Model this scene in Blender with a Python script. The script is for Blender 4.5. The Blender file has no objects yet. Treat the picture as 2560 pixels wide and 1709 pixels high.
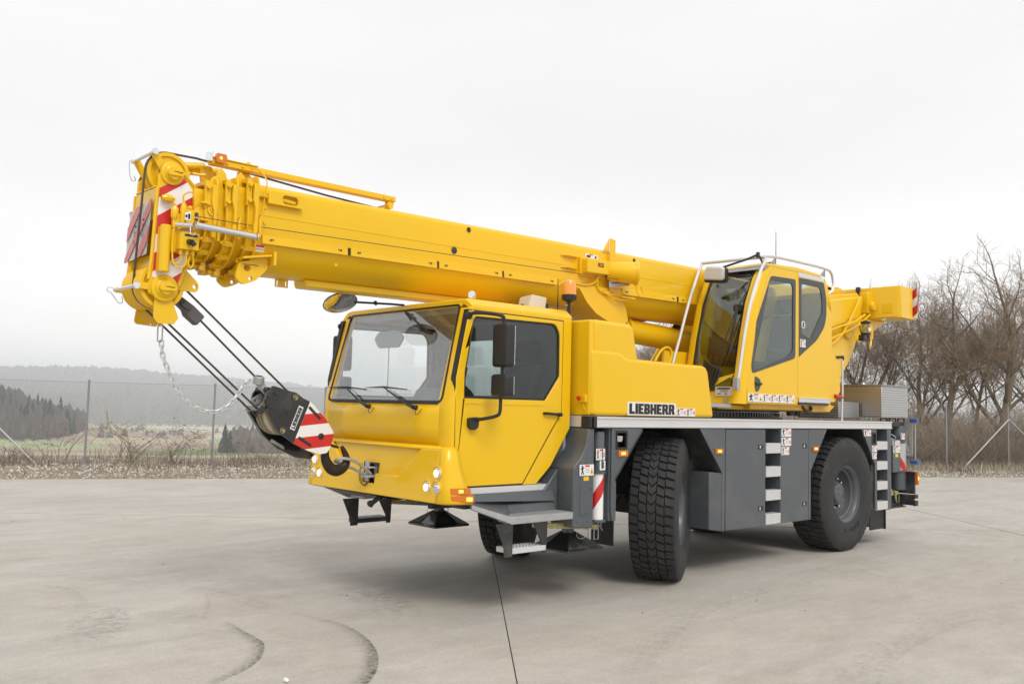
import bpy, math, random
from math import sin, cos, pi, radians, sqrt
from mathutils import Vector, Matrix, noise
from mathutils.geometry import tessellate_polygon

random.seed(7)
sc = bpy.context.scene
col = sc.collection

# ------------------------------------------------------------------ camera, light, exposure
yaw, pit, rol = radians(227.14455), radians(4.20066), radians(1.43411)
fw = Vector((cos(yaw) * cos(pit), sin(yaw) * cos(pit), sin(pit)))
rt = fw.cross(Vector((0, 0, 1))).normalized()
up = rt.cross(fw)
r2 = rt * cos(rol) + up * sin(rol)
u2 = up * cos(rol) - rt * sin(rol)
cd = bpy.data.cameras.new('camera')
cam = bpy.data.objects.new('camera', cd)
col.objects.link(cam)
cam.matrix_world = Matrix(((r2.x, u2.x, -fw.x, 6.98564), (r2.y, u2.y, -fw.y, 6.73402), (r2.z, u2.z, -fw.z, 1.73506), (0, 0, 0, 1)))
cd.sensor_width = 36.0
cd.lens = 2229.642 / 2560 * 36
cd.clip_start = 0.1
cd.clip_end = 20000
sc.camera = cam

w = bpy.data.worlds.new('World')
sc.world = w
w.use_nodes = True
nt = w.node_tree
N, L = nt.nodes, nt.links
N.clear()
out = N.new('ShaderNodeOutputWorld')
bg = N.new('ShaderNodeBackground')
SUN_EL, SUN_AZ = radians(46), radians(72)      # light comes from the crane's left, a little from behind the camera
sky = N.new('ShaderNodeTexSky')
sky.sky_type = 'NISHITA'
sky.sun_disc = False
sky.sun_elevation = SUN_EL
sky.sun_rotation = pi / 2 - SUN_AZ
sky.dust_density = 4
skm = N.new('ShaderNodeVectorMath'); skm.operation = 'SCALE'; skm.inputs['Scale'].default_value = 0.10
tc = N.new('ShaderNodeTexCoord')
mp = N.new('ShaderNodeMapping'); mp.inputs['Scale'].default_value = (1.1, 1.1, 3.2)
ns = N.new('ShaderNodeTexNoise'); ns.inputs['Scale'].default_value = 1.5; ns.inputs['Detail'].default_value = 4; ns.inputs['Roughness'].default_value = .45
cr = N.new('ShaderNodeValToRGB')
cr.color_ramp.elements[0].position = .36; cr.color_ramp.elements[0].color = (.86, .845, .84, 1)
cr.color_ramp.elements[1].position = .60; cr.color_ramp.elements[1].color = (.935, .925, .922, 1)
mx = N.new('ShaderNodeMix'); mx.data_type = 'RGBA'; mx.inputs[0].default_value = .93
L.new(tc.outputs['Generated'], mp.inputs[0]); L.new(mp.outputs[0], ns.inputs['Vector']); L.new(ns.outputs['Fac'], cr.inputs[0])
L.new(sky.outputs[0], skm.inputs[0]); L.new(skm.outputs[0], mx.inputs[6]); L.new(cr.outputs[0], mx.inputs[7])
sx_ = N.new('ShaderNodeSeparateXYZ'); L.new(tc.outputs['Generated'], sx_.inputs[0])      # the thin overcast is a little brighter low down
hz_ = N.new('ShaderNodeMapRange'); hz_.interpolation_type = 'SMOOTHSTEP'; hz_.inputs[1].default_value = 0; hz_.inputs[2].default_value = .30; hz_.inputs[3].default_value = 1.30; hz_.inputs[4].default_value = 1.0
L.new(sx_.outputs[2], hz_.inputs[0]); sk_ = N.new('ShaderNodeVectorMath'); sk_.operation = 'SCALE'; L.new(mx.outputs[2], sk_.inputs[0]); L.new(hz_.outputs[0], sk_.inputs['Scale'])
L.new(sk_.outputs[0], bg.inputs[0]); bg.inputs[1].default_value = 1.0
L.new(bg.outputs[0], out.inputs[0])

sd = bpy.data.lights.new('sun', 'SUN')
sd.energy = 1.4; sd.angle = radians(22); sd.color = (1, .965, .91)
so = bpy.data.objects.new('sun', sd); col.objects.link(so)
sdir = Vector((cos(SUN_AZ) * cos(SUN_EL), sin(SUN_AZ) * cos(SUN_EL), sin(SUN_EL)))
so.rotation_euler = sdir.to_track_quat('Z', 'Y').to_euler()
so.location = (0, 0, 60)

vs = sc.view_settings
vs.view_transform = 'Standard'; vs.look = 'None'; vs.exposure = 0.20; vs.gamma = 1; vs.use_curve_mapping = False
sc.cycles.max_bounces = 8; sc.cycles.transparent_max_bounces = 16; sc.cycles.volume_bounces = 1
sc.cycles.use_denoising = True

HAZE = .00045
ARC1 = [(3.77,-0.14),(3.71,0.04),(3.74,0.36),(3.76,0.62),(3.80,0.78),(3.94,1.02),(4.08,1.18),(4.22,1.29),(4.35,1.36),(4.45,1.43)]
ARC2 = [(3.17,-0.12),(3.09,0.28),(3.03,0.55),(3.06,0.84),(3.13,1.10),(3.24,1.36),(3.35,1.55),(3.50,1.76),(3.63,1.90),(3.73,1.99)]
PRN = [(4.16,-1.00),(4.23,-0.62),(4.34,-0.34),(4.48,-0.12),(4.68,0.11)]
PR2 = [(2.14,-0.61),(2.16,-0.32),(2.08,-0.08),(2.14,0.33),(2.32,0.81)]
ARC3 = [(4.57,-2.55),(4.35,-2.20),(4.26,-1.89),(4.30,-1.47),(4.39,-1.12)]
ARC4 = [(3.39,-1.09),(3.50,-0.78),(3.65,-0.47),(3.75,-0.31)]
STONE = (4.11, 1.65)

# ------------------------------------------------------------------ materials
def newmat(name):
    m = bpy.data.materials.new(name); m.use_nodes = True
    return m, m.node_tree.nodes, m.node_tree.links, m.node_tree.nodes['Principled BSDF']

def mat(name, c, rough=.5, metal=0, coat=0, var=.06, scale=3.0, bump=0, bscale=60, emit=None, spec=.5, dirt=None, rvar=.0):
    """principled material with noise in the colour, optional fine relief and a layer of dust"""
    m, N, L, b = newmat(name)
    b.inputs['Roughness'].default_value = rough; b.inputs['Metallic'].default_value = metal
    b.inputs['Coat Weight'].default_value = coat; b.inputs['Coat Roughness'].default_value = .08
    b.inputs['Specular IOR Level'].default_value = spec
    tc = N.new('ShaderNodeTexCoord')
    n = N.new('ShaderNodeTexNoise'); n.inputs['Scale'].default_value = scale; n.inputs['Detail'].default_value = 6
    L.new(tc.outputs['Object'], n.inputs['Vector'])
    mx = N.new('ShaderNodeMix'); mx.data_type = 'RGBA'
    mx.inputs[6].default_value = [min(1, k * (1 - var)) for k in c] + [1]
    mx.inputs[7].default_value = [min(1, k * (1 + var)) for k in c] + [1]
    L.new(n.outputs['Fac'], mx.inputs[0])
    colout = mx.outputs[2]
    if dirt:
        n2 = N.new('ShaderNodeTexNoise'); n2.inputs['Scale'].default_value = dirt[2]; n2.inputs['Detail'].default_value = 8; n2.inputs['Roughness'].default_value = .65
        L.new(tc.outputs['Object'], n2.inputs['Vector'])
        rp = N.new('ShaderNodeValToRGB'); rp.color_ramp.elements[0].position = .48; rp.color_ramp.elements[1].position = .72
        rp.color_ramp.elements[1].color = (dirt[1],) * 3 + (1,)
        L.new(n2.outputs['Fac'], rp.inputs[0])
        m3 = N.new('ShaderNodeMix'); m3.data_type = 'RGBA'; m3.inputs[7].default_value = list(dirt[0]) + [1]
        L.new(rp.outputs[0], m3.inputs[0]); L.new(colout, m3.inputs[6]); colout = m3.outputs[2]
    L.new(colout, b.inputs['Base Color'])
    if rvar:
        mr = N.new('ShaderNodeMapRange'); mr.inputs[3].default_value = max(0.02, rough - rvar); mr.inputs[4].default_value = rough + rvar
        L.new(n.outputs['Fac'], mr.inputs[0]); L.new(mr.outputs[0], b.inputs['Roughness'])
    if bump:
        nb = N.new('ShaderNodeTexNoise'); nb.inputs['Scale'].default_value = bscale; nb.inputs['Detail'].default_value = 4
        L.new(tc.outputs['Object'], nb.inputs['Vector'])
        bp = N.new('ShaderNodeBump'); bp.inputs['Strength'].default_value = bump; bp.inputs['Distance'].default_value = .01
        L.new(nb.outputs['Fac'], bp.inputs['Height']); L.new(bp.outputs[0], b.inputs['Normal'])
    if emit:
        b.inputs['Emission Color'].default_value = list(emit[0]) + [1]; b.inputs['Emission Strength'].default_value = emit[1]
    return m

def glassmat(name, tint, refl=1.0, base=.07):
    m, N, L, b = newmat(name)
    N.remove(b)
    o = N['Material Output']
    t = N.new('ShaderNodeBsdfTransparent'); t.inputs[0].default_value = list(tint) + [1]
    g = N.new('ShaderNodeBsdfGlossy'); g.inputs['Roughness'].default_value = .015; g.inputs[0].default_value = (refl, refl, refl, 1)
    # Schlick reflectance from the facing angle: the same from inside and outside the pane
    lw = N.new('ShaderNodeLayerWeight'); lw.inputs[0].default_value = .5
    pw = N.new('ShaderNodeMath'); pw.operation = 'POWER'; pw.inputs[1].default_value = 5; L.new(lw.outputs['Facing'], pw.inputs[0])
    f = N.new('ShaderNodeMath'); f.operation = 'MULTIPLY_ADD'; f.inputs[1].default_value = 1 - base; f.inputs[2].default_value = base; L.new(pw.outputs[0], f.inputs[0])
    x = N.new('ShaderNodeMixShader')
    L.new(f.outputs[0], x.inputs[0]); L.new(t.outputs[0], x.inputs[1]); L.new(g.outputs[0], x.inputs[2]); L.new(x.outputs[0], o.inputs[0])
    return m

DUST = (.30, .26, .20)
M = {}
M['yellow'] = mat('yellow_paint', (.83, .505, .003), .32, 0, .30, .025, 1.3, spec=.3, dirt=((.70, .45, .02), .12, 2.2))
M['yellow_dirty'] = mat('yellow_paint_greasy', (.72, .42, .012), .42, 0, .2, .08, 4, dirt=((.30, .20, .05), .35, 9))
M['grey'] = mat('grey_paint', (.078, .090, .102), .42, 0, .15, .05, 1.5, dirt=(DUST, .14, 3))
M['dark'] = mat('dark_frame', (.022, .024, .026), .5, 0, 0, .15, 3, dirt=(DUST, .25, 5))
M['black'] = mat('black_plastic', (.018, .017, .018), .45, 0, 0, .1, 5, bump=.05, bscale=200)
M['gloss_black'] = mat('black_gloss_paint', (.010, .011, .012), .22, 0, .5, .1, 5, dirt=(DUST, .12, 6))
M['rubber'] = mat('tyre_rubber', (.020, .020, .021), .7, 0, 0, .15, 7, bump=.1, bscale=120, dirt=((.10, .092, .08), .22, 5))
M['seal'] = mat('rubber_seal', (.010, .010, .011), .5)
M['alu'] = mat('brushed_aluminium', (.74, .735, .74), .38, .75, 0, .05, 4, rvar=.08)
M['alu_matt'] = mat('anodised_aluminium', (.66, .655, .66), .5, .35, 0, .05, 4)
M['galv'] = mat('galvanised_steel', (.44, .45, .46), .48, .55, 0, .16, 18, rvar=.1)
M['chrome'] = mat('polished_steel', (.75, .76, .77), .18, 1, 0, .03, 6)
M['white'] = mat('white_paint', (.80, .79, .78), .45, 0, 0, .03, 6)
M['sticker'] = mat('white_sticker', (.78, .77, .76), .5, 0, 0, .02, 6)
M['ink'] = mat('black_print', (.015, .014, .014), .55)
M['red'] = mat('red_film', (.58, .018, .012), .4, 0, .1, .08, 8)
M['redpale'] = mat('faded_red_film', (.62, .19, .17), .45, 0, .05, .06, 8)
M['reflwhite'] = mat('reflective_white_film', (.84, .83, .83), .35, .0, 0, .03, 30)
M['orange'] = mat('orange_lens', (.60, .15, .008), .2, 0, .35, .05, 10, emit=((1, .32, .02), .05))
M['amber_dome'] = mat('amber_dome', (.80, .30, .04), .15, 0, .6, .08, 10, emit=((1, .45, .08), .06))
M['orange_lit'] = mat('orange_lens_lit', (.9, .35, .02), .2, 0, .5, .05, 10, emit=((1, .55, .08), 2.0))
M['lit'] = mat('lit_lamp', (.9, .8, .6), .2, 0, .5, .02, 10, emit=((1, .74, .38), 1.8))
M['reflector'] = mat('lamp_reflector', (.82, .82, .82), .12, 1, .6, .15, 60)
M['steel'] = mat('rope_steel', (.10, .085, .07), .5, .6, 0, .3, 40)
M['sheave'] = mat('cast_sheave', (.42, .36, .26), .5, .2, 0, .15, 20)
M['brass'] = mat('yellow_zinc', (.50, .46, .20), .4, .6, 0, .15, 20, dirt=((.05, .04, .03), .6, 25))
M['interior'] = mat('cab_lining', (.30, .32, .34), .7, 0, 0, .05, 5)
M['interior_dark'] = mat('cab_trim', (.075, .08, .085), .65, 0, 0, .1, 5)
M['mirror'] = mat('mirror_glass', (.85, .86, .87), .03, 1)
M['blue'] = mat('blue_plastic', (.03, .10, .32), .45)
M['tan'] = mat('cream_housing', (.62, .55, .42), .5)
M['hookblack'] = mat('forged_hook', (.018, .013, .011), .45, .3, .1, .2, 14, dirt=((.10, .05, .03), .3, 16))
M['glass_front'] = glassmat('windscreen_glass', (.97, .985, .985), base=.13)
M['glass_side'] = glassmat('tinted_side_glass', (.62, .68, .665), base=.05)
M['glass_op'] = glassmat('green_tinted_glass', (.70, .79, .77), base=.09)
M['glass_op_dark'] = glassmat('dark_tinted_glass', (.42, .50, .49), base=.13)
M['amber'] = glassmat('amber_dome', (1, .62, .25))

def treadplate():
    m, N, L, b = newmat('tread_plate')
    b.inputs['Base Color'].default_value = (.50, .50, .51, 1); b.inputs['Metallic'].default_value = .85; b.inputs['Roughness'].default_value = .33
    tc = N.new('ShaderNodeTexCoord'); sp = N.new('ShaderNodeSeparateXYZ'); L.new(tc.outputs['Object'], sp.inputs[0])
    def op(o, a, b2=0.0):
        x = N.new('ShaderNodeMath'); x.operation = o
        for i, v in enumerate((a, b2)):
            if isinstance(v, (int, float)): x.inputs[i].default_value = v
            else: L.new(v, x.inputs[i])
        return x.outputs[0]
    u = op('ADD', sp.outputs[0], sp.outputs[1])
    s1 = op('SINE', op('MULTIPLY', op('ADD', u, sp.outputs[2]), 95)); s2 = op('SINE', op('MULTIPLY', op('SUBTRACT', u, sp.outputs[2]), 95))
    mm = N.new('ShaderNodeMath'); mm.operation = 'MULTIPLY'; L.new(s1, mm.inputs[0]); L.new(s2, mm.inputs[1])
    bp = N.new('ShaderNodeBump'); bp.inputs['Strength'].default_value = .8; bp.inputs['Distance'].default_value = .0025
    L.new(mm.outputs[0], bp.inputs['Height']); L.new(bp.outputs[0], b.inputs['Normal'])
    return m
M['tread_plate'] = treadplate()

def concrete():
    m, N, L, b = newmat('yard_concrete')
    tc = N.new('ShaderNodeTexCoord')
    def noi(scale, det, rough, sx=1, sy=1, rot=0):
        mp = N.new('ShaderNodeMapping'); mp.inputs['Scale'].default_value = (sx, sy, 1); mp.inputs['Rotation'].default_value = (0, 0, rot)
        n = N.new('ShaderNodeTexNoise'); n.inputs['Scale'].default_value = scale; n.inputs['Detail'].default_value = det; n.inputs['Roughness'].default_value = rough
        L.new(tc.outputs['Object'], mp.inputs[0]); L.new(mp.outputs[0], n.inputs['Vector'])
        return n.outputs['Fac']
    def mixc(f, a, c2, lo=.35, hi=.65):
        mr = N.new('ShaderNodeMapRange'); mr.inputs[1].default_value = lo; mr.inputs[2].default_value = hi
        L.new(f, mr.inputs[0])
        x = N.new('ShaderNodeMix'); x.data_type = 'RGBA'; L.new(mr.outputs[0], x.inputs[0])
        for s, v in ((6, a), (7, c2)):
            if isinstance(v, tuple): x.inputs[s].default_value = v + (1,)
            else: L.new(v, x.inputs[s])
        return x.outputs[2]
    base = mixc(noi(.35, 8, .6), (.43, .397, .350), (.515, .485, .440), .3, .7)
    def mul(c1, f, lo, hi, a, bb):
        mr = N.new('ShaderNodeMapRange'); mr.inputs[1].default_value = lo; mr.inputs[2].default_value = hi; mr.inputs[3].default_value = a; mr.inputs[4].default_value = bb
        L.new(f, mr.inputs[0])
        x = N.new('ShaderNodeVectorMath'); x.operation = 'SCALE'; L.new(c1, x.inputs[0]); L.new(mr.outputs[0], x.inputs['Scale'])
        return x.outputs[0]
    c1 = mul(base, noi(2.2, 9, .68, .55, 1.6, radians(-40)), .3, .7, .90, 1.07)      # brushed streaks
    c1 = mixc(noi(.9, 9, .72), c1, (.36, .315, .265), .48, .95)
    c1 = mul(c1, noi(1.1, 6, .6, .25, 2.2, radians(12)), .5, .72, 1.0, .90)           # old wheel dirt
    c1 = mul(c1, noi(38, 5, .8), .28, .72, .84, 1.12)
    c1 = mul(c1, noi(14, 6, .7, .6, 1.7, radians(-40)), .52, .70, 1.0, .93)
    c1 = mul(c1, noi(7, 8, .75), .3, .7, .93, 1.06)
    c1 = mul(c1, noi(110, 2, .6), .30, .42, .72, 1.0)                              # pores
    L.new(c1, b.inputs['Base Color'])
    b.inputs['Roughness'].default_value = .82; b.inputs['Specular IOR Level'].default_value = .35
    bp = N.new('ShaderNodeBump'); bp.inputs['Strength'].default_value = .25; bp.inputs['Distance'].default_value = .004
    L.new(noi(90, 5, .7), bp.inputs['Height']); L.new(bp.outputs[0], b.inputs['Normal'])
    return m
M['concrete'] = concrete()
M['joint'] = mat('joint_filler', (.035, .032, .028), .9)
M['bark'] = mat('bark', (.19, .155, .11), .9, 0, 0, .35, 3, dirt=((.07, .085, .03), .5, .9))
M['twig'] = mat('twigs', (.27, .205, .14), .9, 0, 0, .3, 2)
M['dead_leaf'] = mat('dead_leaves', (.30, .155, .06), .8, 0, 0, .4, 2)
M['brush'] = mat('pale_brushwood', (.31, .25, .18), .9, 0, 0, .35, 2)
M['straw'] = mat('dry_grass', (.50, .44, .33), .9, 0, 0, .25, 3)
M['weed'] = mat('withered_stalks', (.20, .145, .11), .9, 0, 0, .3, 3)
M['gravel'] = mat('pale_gravel', (.58, .54, .48), .9, 0, 0, .25, 9)
M['copse'] = mat('pale_bare_copse', (.19, .165, .15), 1, 0, 0, .4, .15, spec=.1)
M['post'] = mat('weathered_zinc', (.30, .31, .32), .55, .5, 0, .1, 12)
M['wood_far'] = mat('distant_bare_wood', (.115, .097, .09), 1, 0, 0, .45, .012, spec=.1)
M['conifer_far'] = mat('distant_conifers', (.022, .036, .026), 1, 0, 0, .3, .03, spec=.1)

# ------------------------------------------------------------------ mesh building
class MB:
    def __init__(s): s.v = []; s.f = []; s.mi = []; s.m = 0; s.T = None
    def pt(s, p):
        p = Vector(p)
        if s.T is not None: p = s.T(p) if callable(s.T) else s.T @ p
        s.v.append(p); return len(s.v) - 1
    def face(s, idx): s.f.append(tuple(idx)); s.mi.append(s.m)
    def hexa(s, p):        # bottom four then top four
        b = [s.pt(q) for q in p]
        for q in ((0, 3, 2, 1), (4, 5, 6, 7), (0, 1, 5, 4), (1, 2, 6, 5), (2, 3, 7, 6), (3, 0, 4, 7)): s.face([b[i] for i in q])
        return s
    def box(s, x0, x1, y0, y1, z0, z1):
        return s.hexa([(x0, y0, z0), (x1, y0, z0), (x1, y1, z0), (x0, y1, z0), (x0, y0, z1), (x1, y0, z1), (x1, y1, z1), (x0, y1, z1)])
    def prism(s, poly, ax, a0, a1, holes=()):
        """polygon in the plane across the axis ax, between a0 and a1; a0/a1 may be functions of the polygon point"""
        def P(p, a):
            a = a(p) if callable(a) else a
            return (a, p[0], p[1]) if ax == 'x' else ((p[0], a, p[1]) if ax == 'y' else (p[0], p[1], a))
        loops = [list(poly)] + [list(h) for h in holes]
        flat = [p for l in loops for p in l]
        i0 = [s.pt(P(p, a0)) for p in flat]; i1 = [s.pt(P(p, a1)) for p in flat]
        if len(loops) == 1 and len(poly) <= 64:
            s.face(i0[::-1]); s.face(i1)
        else:
            for t in tessellate_polygon([[Vector((p[0], p[1], 0)) for p in l] for l in loops]):
                s.face([i0[k] for k in t][::-1]); s.face([i1[k] for k in t])
        k = 0
        for l in loops:
            n = len(l)
            for i in range(n):
                a, b = k + i, k + (i + 1) % n
                s.face((i0[a], i0[b], i1[b], i1[a]))
            k += n
        return s
    def tube(s, pts, r, n=8, closed=False, cap=True):
        pts = [Vector(p) for p in pts]; m = len(pts)
        rr = r if isinstance(r, (list, tuple)) else [r] * m
        rings = []; pn = None
        for i, p in enumerate(pts):
            if closed: d = pts[(i + 1) % m] - pts[i - 1]
            else: d = pts[min(i + 1, m - 1)] - pts[max(i - 1, 0)]
            if d.length < 1e-9: d = Vector((0, 0, 1))
            d.normalize()
            if pn is None:
                pn = d.orthogonal().normalized()
            pn = (pn - d * pn.dot(d))
            pn = pn.normalized() if pn.length > 1e-6 else d.orthogonal().normalized()
            q = d.cross(pn)
            rings.append([s.pt(p + (pn * cos(2 * pi * k / n) + q * sin(2 * pi * k / n)) * rr[i]) for k in range(n)])
        for i in range(m if closed else m - 1):
            a, b = rings[i], rings[(i + 1) % m]
            for k in range(n): s.face((a[k], a[(k + 1) % n], b[(k + 1) % n], b[k]))
        if cap and not closed: s.face(rings[0][::-1]); s.face(rings[-1])
        return s
    def cyl(s, p0, p1, r, n=16, r1=None): return s.tube([p0, p1], [r, r if r1 is None else r1], n)
    def lathe(s, prof, o=(0, 0, 0), ax='y', n=32, sgn=1):
        """prof: (t along the axis, radius)"""
        o = Vector(o); A = {'x': Vector((1, 0, 0)), 'y': Vector((0, 1, 0)), 'z': Vector((0, 0, 1))}[ax] if isinstance(ax, str) else Vector(ax).normalized()
        u = A.orthogonal().normalized(); q = A.cross(u); rings = []
        for t, r in prof:
            c = o + A * t * sgn
            rings.append([s.pt(c)] if r < 1e-6 else [s.pt(c + (u * cos(2 * pi * k / n) + q * sin(2 * pi * k / n)) * r) for k in range(n)])
        for a, b in zip(rings, rings[1:]):
            for k in range(n):
                x = [a[k % len(a)], a[(k + 1) % len(a)], b[(k + 1) % len(b)], b[k % len(b)]]
                x = [y for i, y in enumerate(x) if y not in x[:i]]
                if len(x) > 2: s.face(x)
        return s
    def loft(s, rings, closed=False, cap=False):
        """rings: lists of points of equal length (open strips unless closed)"""
        I = [[s.pt(p) for p in r] for r in rings]; n = len(I[0])
        for a, b in zip(I, I[1:]):
            for k in range(n if closed else n - 1): s.face((a[k], a[(k + 1) % n], b[(k + 1) % n], b[k]))
        if cap: s.face(I[0][::-1]); s.face(I[-1])
        return s
    def mesh(s, name, mats, smooth=32):
        me = bpy.data.meshes.new(name)
        me.from_pydata([tuple(p) for p in s.v], [], s.f)
        for m in mats: me.materials.append(m)
        if len(mats) > 1: me.polygons.foreach_set('material_index', s.mi)
        me.validate()
        if smooth:
            me.polygons.foreach_set('use_smooth', [True] * len(me.polygons))
            me.set_sharp_from_angle(angle=radians(smooth))
        me.update()
        return me
    def build(s, name, m, parent=None, bevel=0, smooth=32, solid=0, seg=2, fix=True):
        mats = [M[k] for k in (m if isinstance(m, (list, tuple)) else [m])]
        me = s.mesh(name, mats, smooth)
        if fix and len(me.polygons) < 60000:
            import bmesh
            bm = bmesh.new(); bm.from_mesh(me); bmesh.ops.recalc_face_normals(bm, faces=bm.faces); bm.to_mesh(me); bm.free()
        o = bpy.data.objects.new(name, me); col.objects.link(o)
        if parent is not None: o.parent = parent
        if solid:
            md = o.modifiers.new('thickness', 'SOLIDIFY'); md.thickness = solid; md.offset = -1
        if bevel:
            md = o.modifiers.new('bevel', 'BEVEL'); md.width = bevel; md.segments = seg; md.limit_method = 'ANGLE'; md.angle_limit = radians(30)
            md.harden_normals = False
        return o

def tag(o, label=None, cat=None, group=None, kind=None):
    if label: o['label'] = label
    if cat: o['category'] = cat
    if group: o['group'] = group
    if kind: o['kind'] = kind
    return o
def empty(name, loc=(0, 0, 0), parent=None, rz=0):
    o = bpy.data.objects.new(name, None); col.objects.link(o); o.location = loc; o.rotation_euler = (0, 0, rz)
    o.empty_display_size = .2
    if parent is not None: o.parent = parent
    return o
def rounded(poly, r, n=4):
    """round the corners of a 2D polygon; r a number or a list per corner"""
    out = []; m = len(poly)
    for i, p in enumerate(poly):
        ri = r[i] if isinstance(r, (list, tuple)) else r
        p = Vector(p[:2]); a = Vector(poly[i - 1][:2]) - p; b = Vector(poly[(i + 1) % m][:2]) - p
        if ri <= 0: out.append(tuple(p)); continue
        ri = min(ri, a.length * .48, b.length * .48)
        A = p + a.normalized() * ri; B = p + b.normalized() * ri
        for k in range(n + 1):
            t = k / n
            out.append(tuple(A * (1 - t) ** 2 + p * 2 * t * (1 - t) + B * t * t))
    return out
def inset(poly, d):
    """shrink a convex-ish polygon by d (any winding)"""
    m = len(poly); A = sum(poly[i][0] * poly[(i + 1) % m][1] - poly[(i + 1) % m][0] * poly[i][1] for i in range(m)); sg = 1 if A > 0 else -1
    res = []
    for i in range(m):
        p0, p1, p2 = Vector(poly[i - 1]), Vector(poly[i]), Vector(poly[(i + 1) % m])
        e1 = (p1 - p0).normalized(); e2 = (p2 - p1).normalized()
        n1 = Vector((-e1.y, e1.x)) * sg; n2 = Vector((-e2.y, e2.x)) * sg
        k = (n1 + n2); k = k / max(.3, k.dot(n1))
        res.append(tuple(p1 + k * d))
    return res
def bez(pts, n=12):
    """smooth polyline through the points (Catmull-Rom)"""
    P = [Vector(p) for p in pts]; P = [P[0] * 2 - P[1]] + P + [P[-1] * 2 - P[-2]]; o = []
    for i in range(1, len(P) - 2):
        for k in range(n):
            t = k / n
            o.append(.5 * ((2 * P[i]) + (-P[i - 1] + P[i + 1]) * t + (2 * P[i - 1] - 5 * P[i] + 4 * P[i + 1] - P[i + 2]) * t * t + (-P[i - 1] + 3 * P[i] - 3 * P[i + 1] + P[i + 2]) * t ** 3))
    o.append(P[-2]); return o

LET = {
 'L': ([(0, 0), (.72, 0), (.66, .26), (.34, .26), (.34, 1), (0, 1)], []),
 'I': ([(0, 0), (.34, 0), (.34, 1), (0, 1)], []),
 'E': ([(0, 0), (.70, 0), (.66, .24), (.34, .24), (.34, .39), (.62, .39), (.58, .61), (.34, .61), (.34, .76), (.66, .76), (.70, 1), (0, 1)], []),
 'B': ([(0, 0), (.60, 0), (.76, .12), (.76, .42), (.66, .5), (.74, .58), (.74, .88), (.60, 1), (0, 1)], [[(.33, .20), (.44, .20), (.44, .40), (.33, .40)], [(.33, .62), (.43, .62), (.43, .80), (.33, .80)]]),
 'H': ([(0, 0), (.32, 0), (.32, .38), (.48, .38), (.48, 0), (.80, 0), (.80, 1), (.48, 1), (.48, .62), (.32, .62), (.32, 1), (0, 1)], []),
 'R': ([(0, 0), (.33, 0), (.33, .36), (.40, .36), (.50, 0), (.88, 0), (.72, .44), (.79, .58), (.79, .88), (.64, 1), (0, 1)], [[(.33, .58), (.45, .58), (.45, .80), (.33, .80)]]),
}
WID = {'L': .78, 'I': .40, 'E': .76, 'B': .82, 'H': .86, 'R': .90}
def word(mb, text, T, thick=.002):
    """block letters in the unit frame u: 0..1 across, v: 0..1 up, mapped by T(u, v, depth)"""
    tot = sum(WID[c] for c in text) - .06; x = 0
    old = mb.T
    for c in text:
        o, h = LET[c]
        mb.T = lambda p, x=x: T((p.x + x) / tot, p.y, p.z)
        mb.prism(o, 'z', 0, thick, h)
        x += WID[c]
    mb.T = old
def text_obj(s, name, size, loc, mx, m, parent, ext=.001):
    cu = bpy.data.curves.new(name, 'FONT'); cu.body = s; cu.size = size; cu.extrude = ext; cu.align_x = 'CENTER'; cu.align_y = 'CENTER'; cu.offset = size * .004
    tmp = bpy.data.objects.new(name, cu); me = bpy.data.meshes.new_from_object(tmp); bpy.data.objects.remove(tmp)
    me.materials.clear(); me.materials.append(M[m]); o = bpy.data.objects.new(name, me); col.objects.link(o)
    o.matrix_world = Matrix.Translation(loc) @ mx
    if parent is not None: o.parent = parent
    return o
FACE_Y = Matrix(((-1, 0, 0, 0), (0, 0, 1, 0), (0, 1, 0, 0), (0, 0, 0, 1)))   # text that reads from the +y side

def sticker(x0, x1, y, z0, z1, parent, kinds='r', head=.30, name='warning_sticker'):
    """white notice on the +y side: coloured header, black figure, lines of print, a triangle or ring"""
    mb = MB()
    mb.box(min(x0, x1), max(x0, x1), y, y + .002, z0, z1)
    xa, xb = max(x0, x1), min(x0, x1); W = xa - xb; H = z1 - z0
    X = lambda t: xa - W * t
    Z = lambda t: z0 + H * t
    e = .0035
    mb.m = 1
    mb.box(X(.70), X(.38), y, y + e, Z(.80), Z(.95))
    mb.m = 2
    def bar(a, b, c, d, t=.05):
        p, q = Vector((X(a), 0, Z(b))), Vector((X(c), 0, Z(d))); n = (q - p).normalized(); k = Vector((-n.z, 0, n.x)) * W * t * .5
        mb.prism([(v.x, v.z) for v in (p - k, q - k, q + k, p + k)], 'y', y, y + e)
    bar(.18, .78, .20, .30, .09); bar(.08, .60, .32, .72, .05); bar(.20, .42, .10, .10, .05); bar(.20, .42, .30, .10, .05)
    mb.box(X(.24), X(.14), y, y + e, Z(.80), Z(.92))
    for k in range(3): bar(.42, .62 - k * .15, .68, .62 - k * .15, .012)
    if kinds == 't':
        mb.m = 3; mb.prism([(X(.74), Z(.15)), (X(.97), Z(.15)), (X(.855), Z(.72))], 'y', y, y + e)
        mb.m = 2; mb.prism([(X(.82), Z(.22)), (X(.89), Z(.22)), (X(.855), Z(.52))], 'y', y, y + e + .001)
    else:
        mb.m = 1
        c = [(X(.86) + W * .10 * cos(a), Z(.45) + H * .20 * sin(a)) for a in [2 * pi * k / 14 for k in range(14)]]
        ci = [(X(.86) + W * .06 * cos(a), Z(.45) + H * .13 * sin(a)) for a in [2 * pi * k / 14 for k in range(14)]]
        mb.prism(c, 'y', y, y + e, [ci])
    return mb.build(name, ['sticker', 'red', 'ink', 'yellow'], parent)
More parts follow.
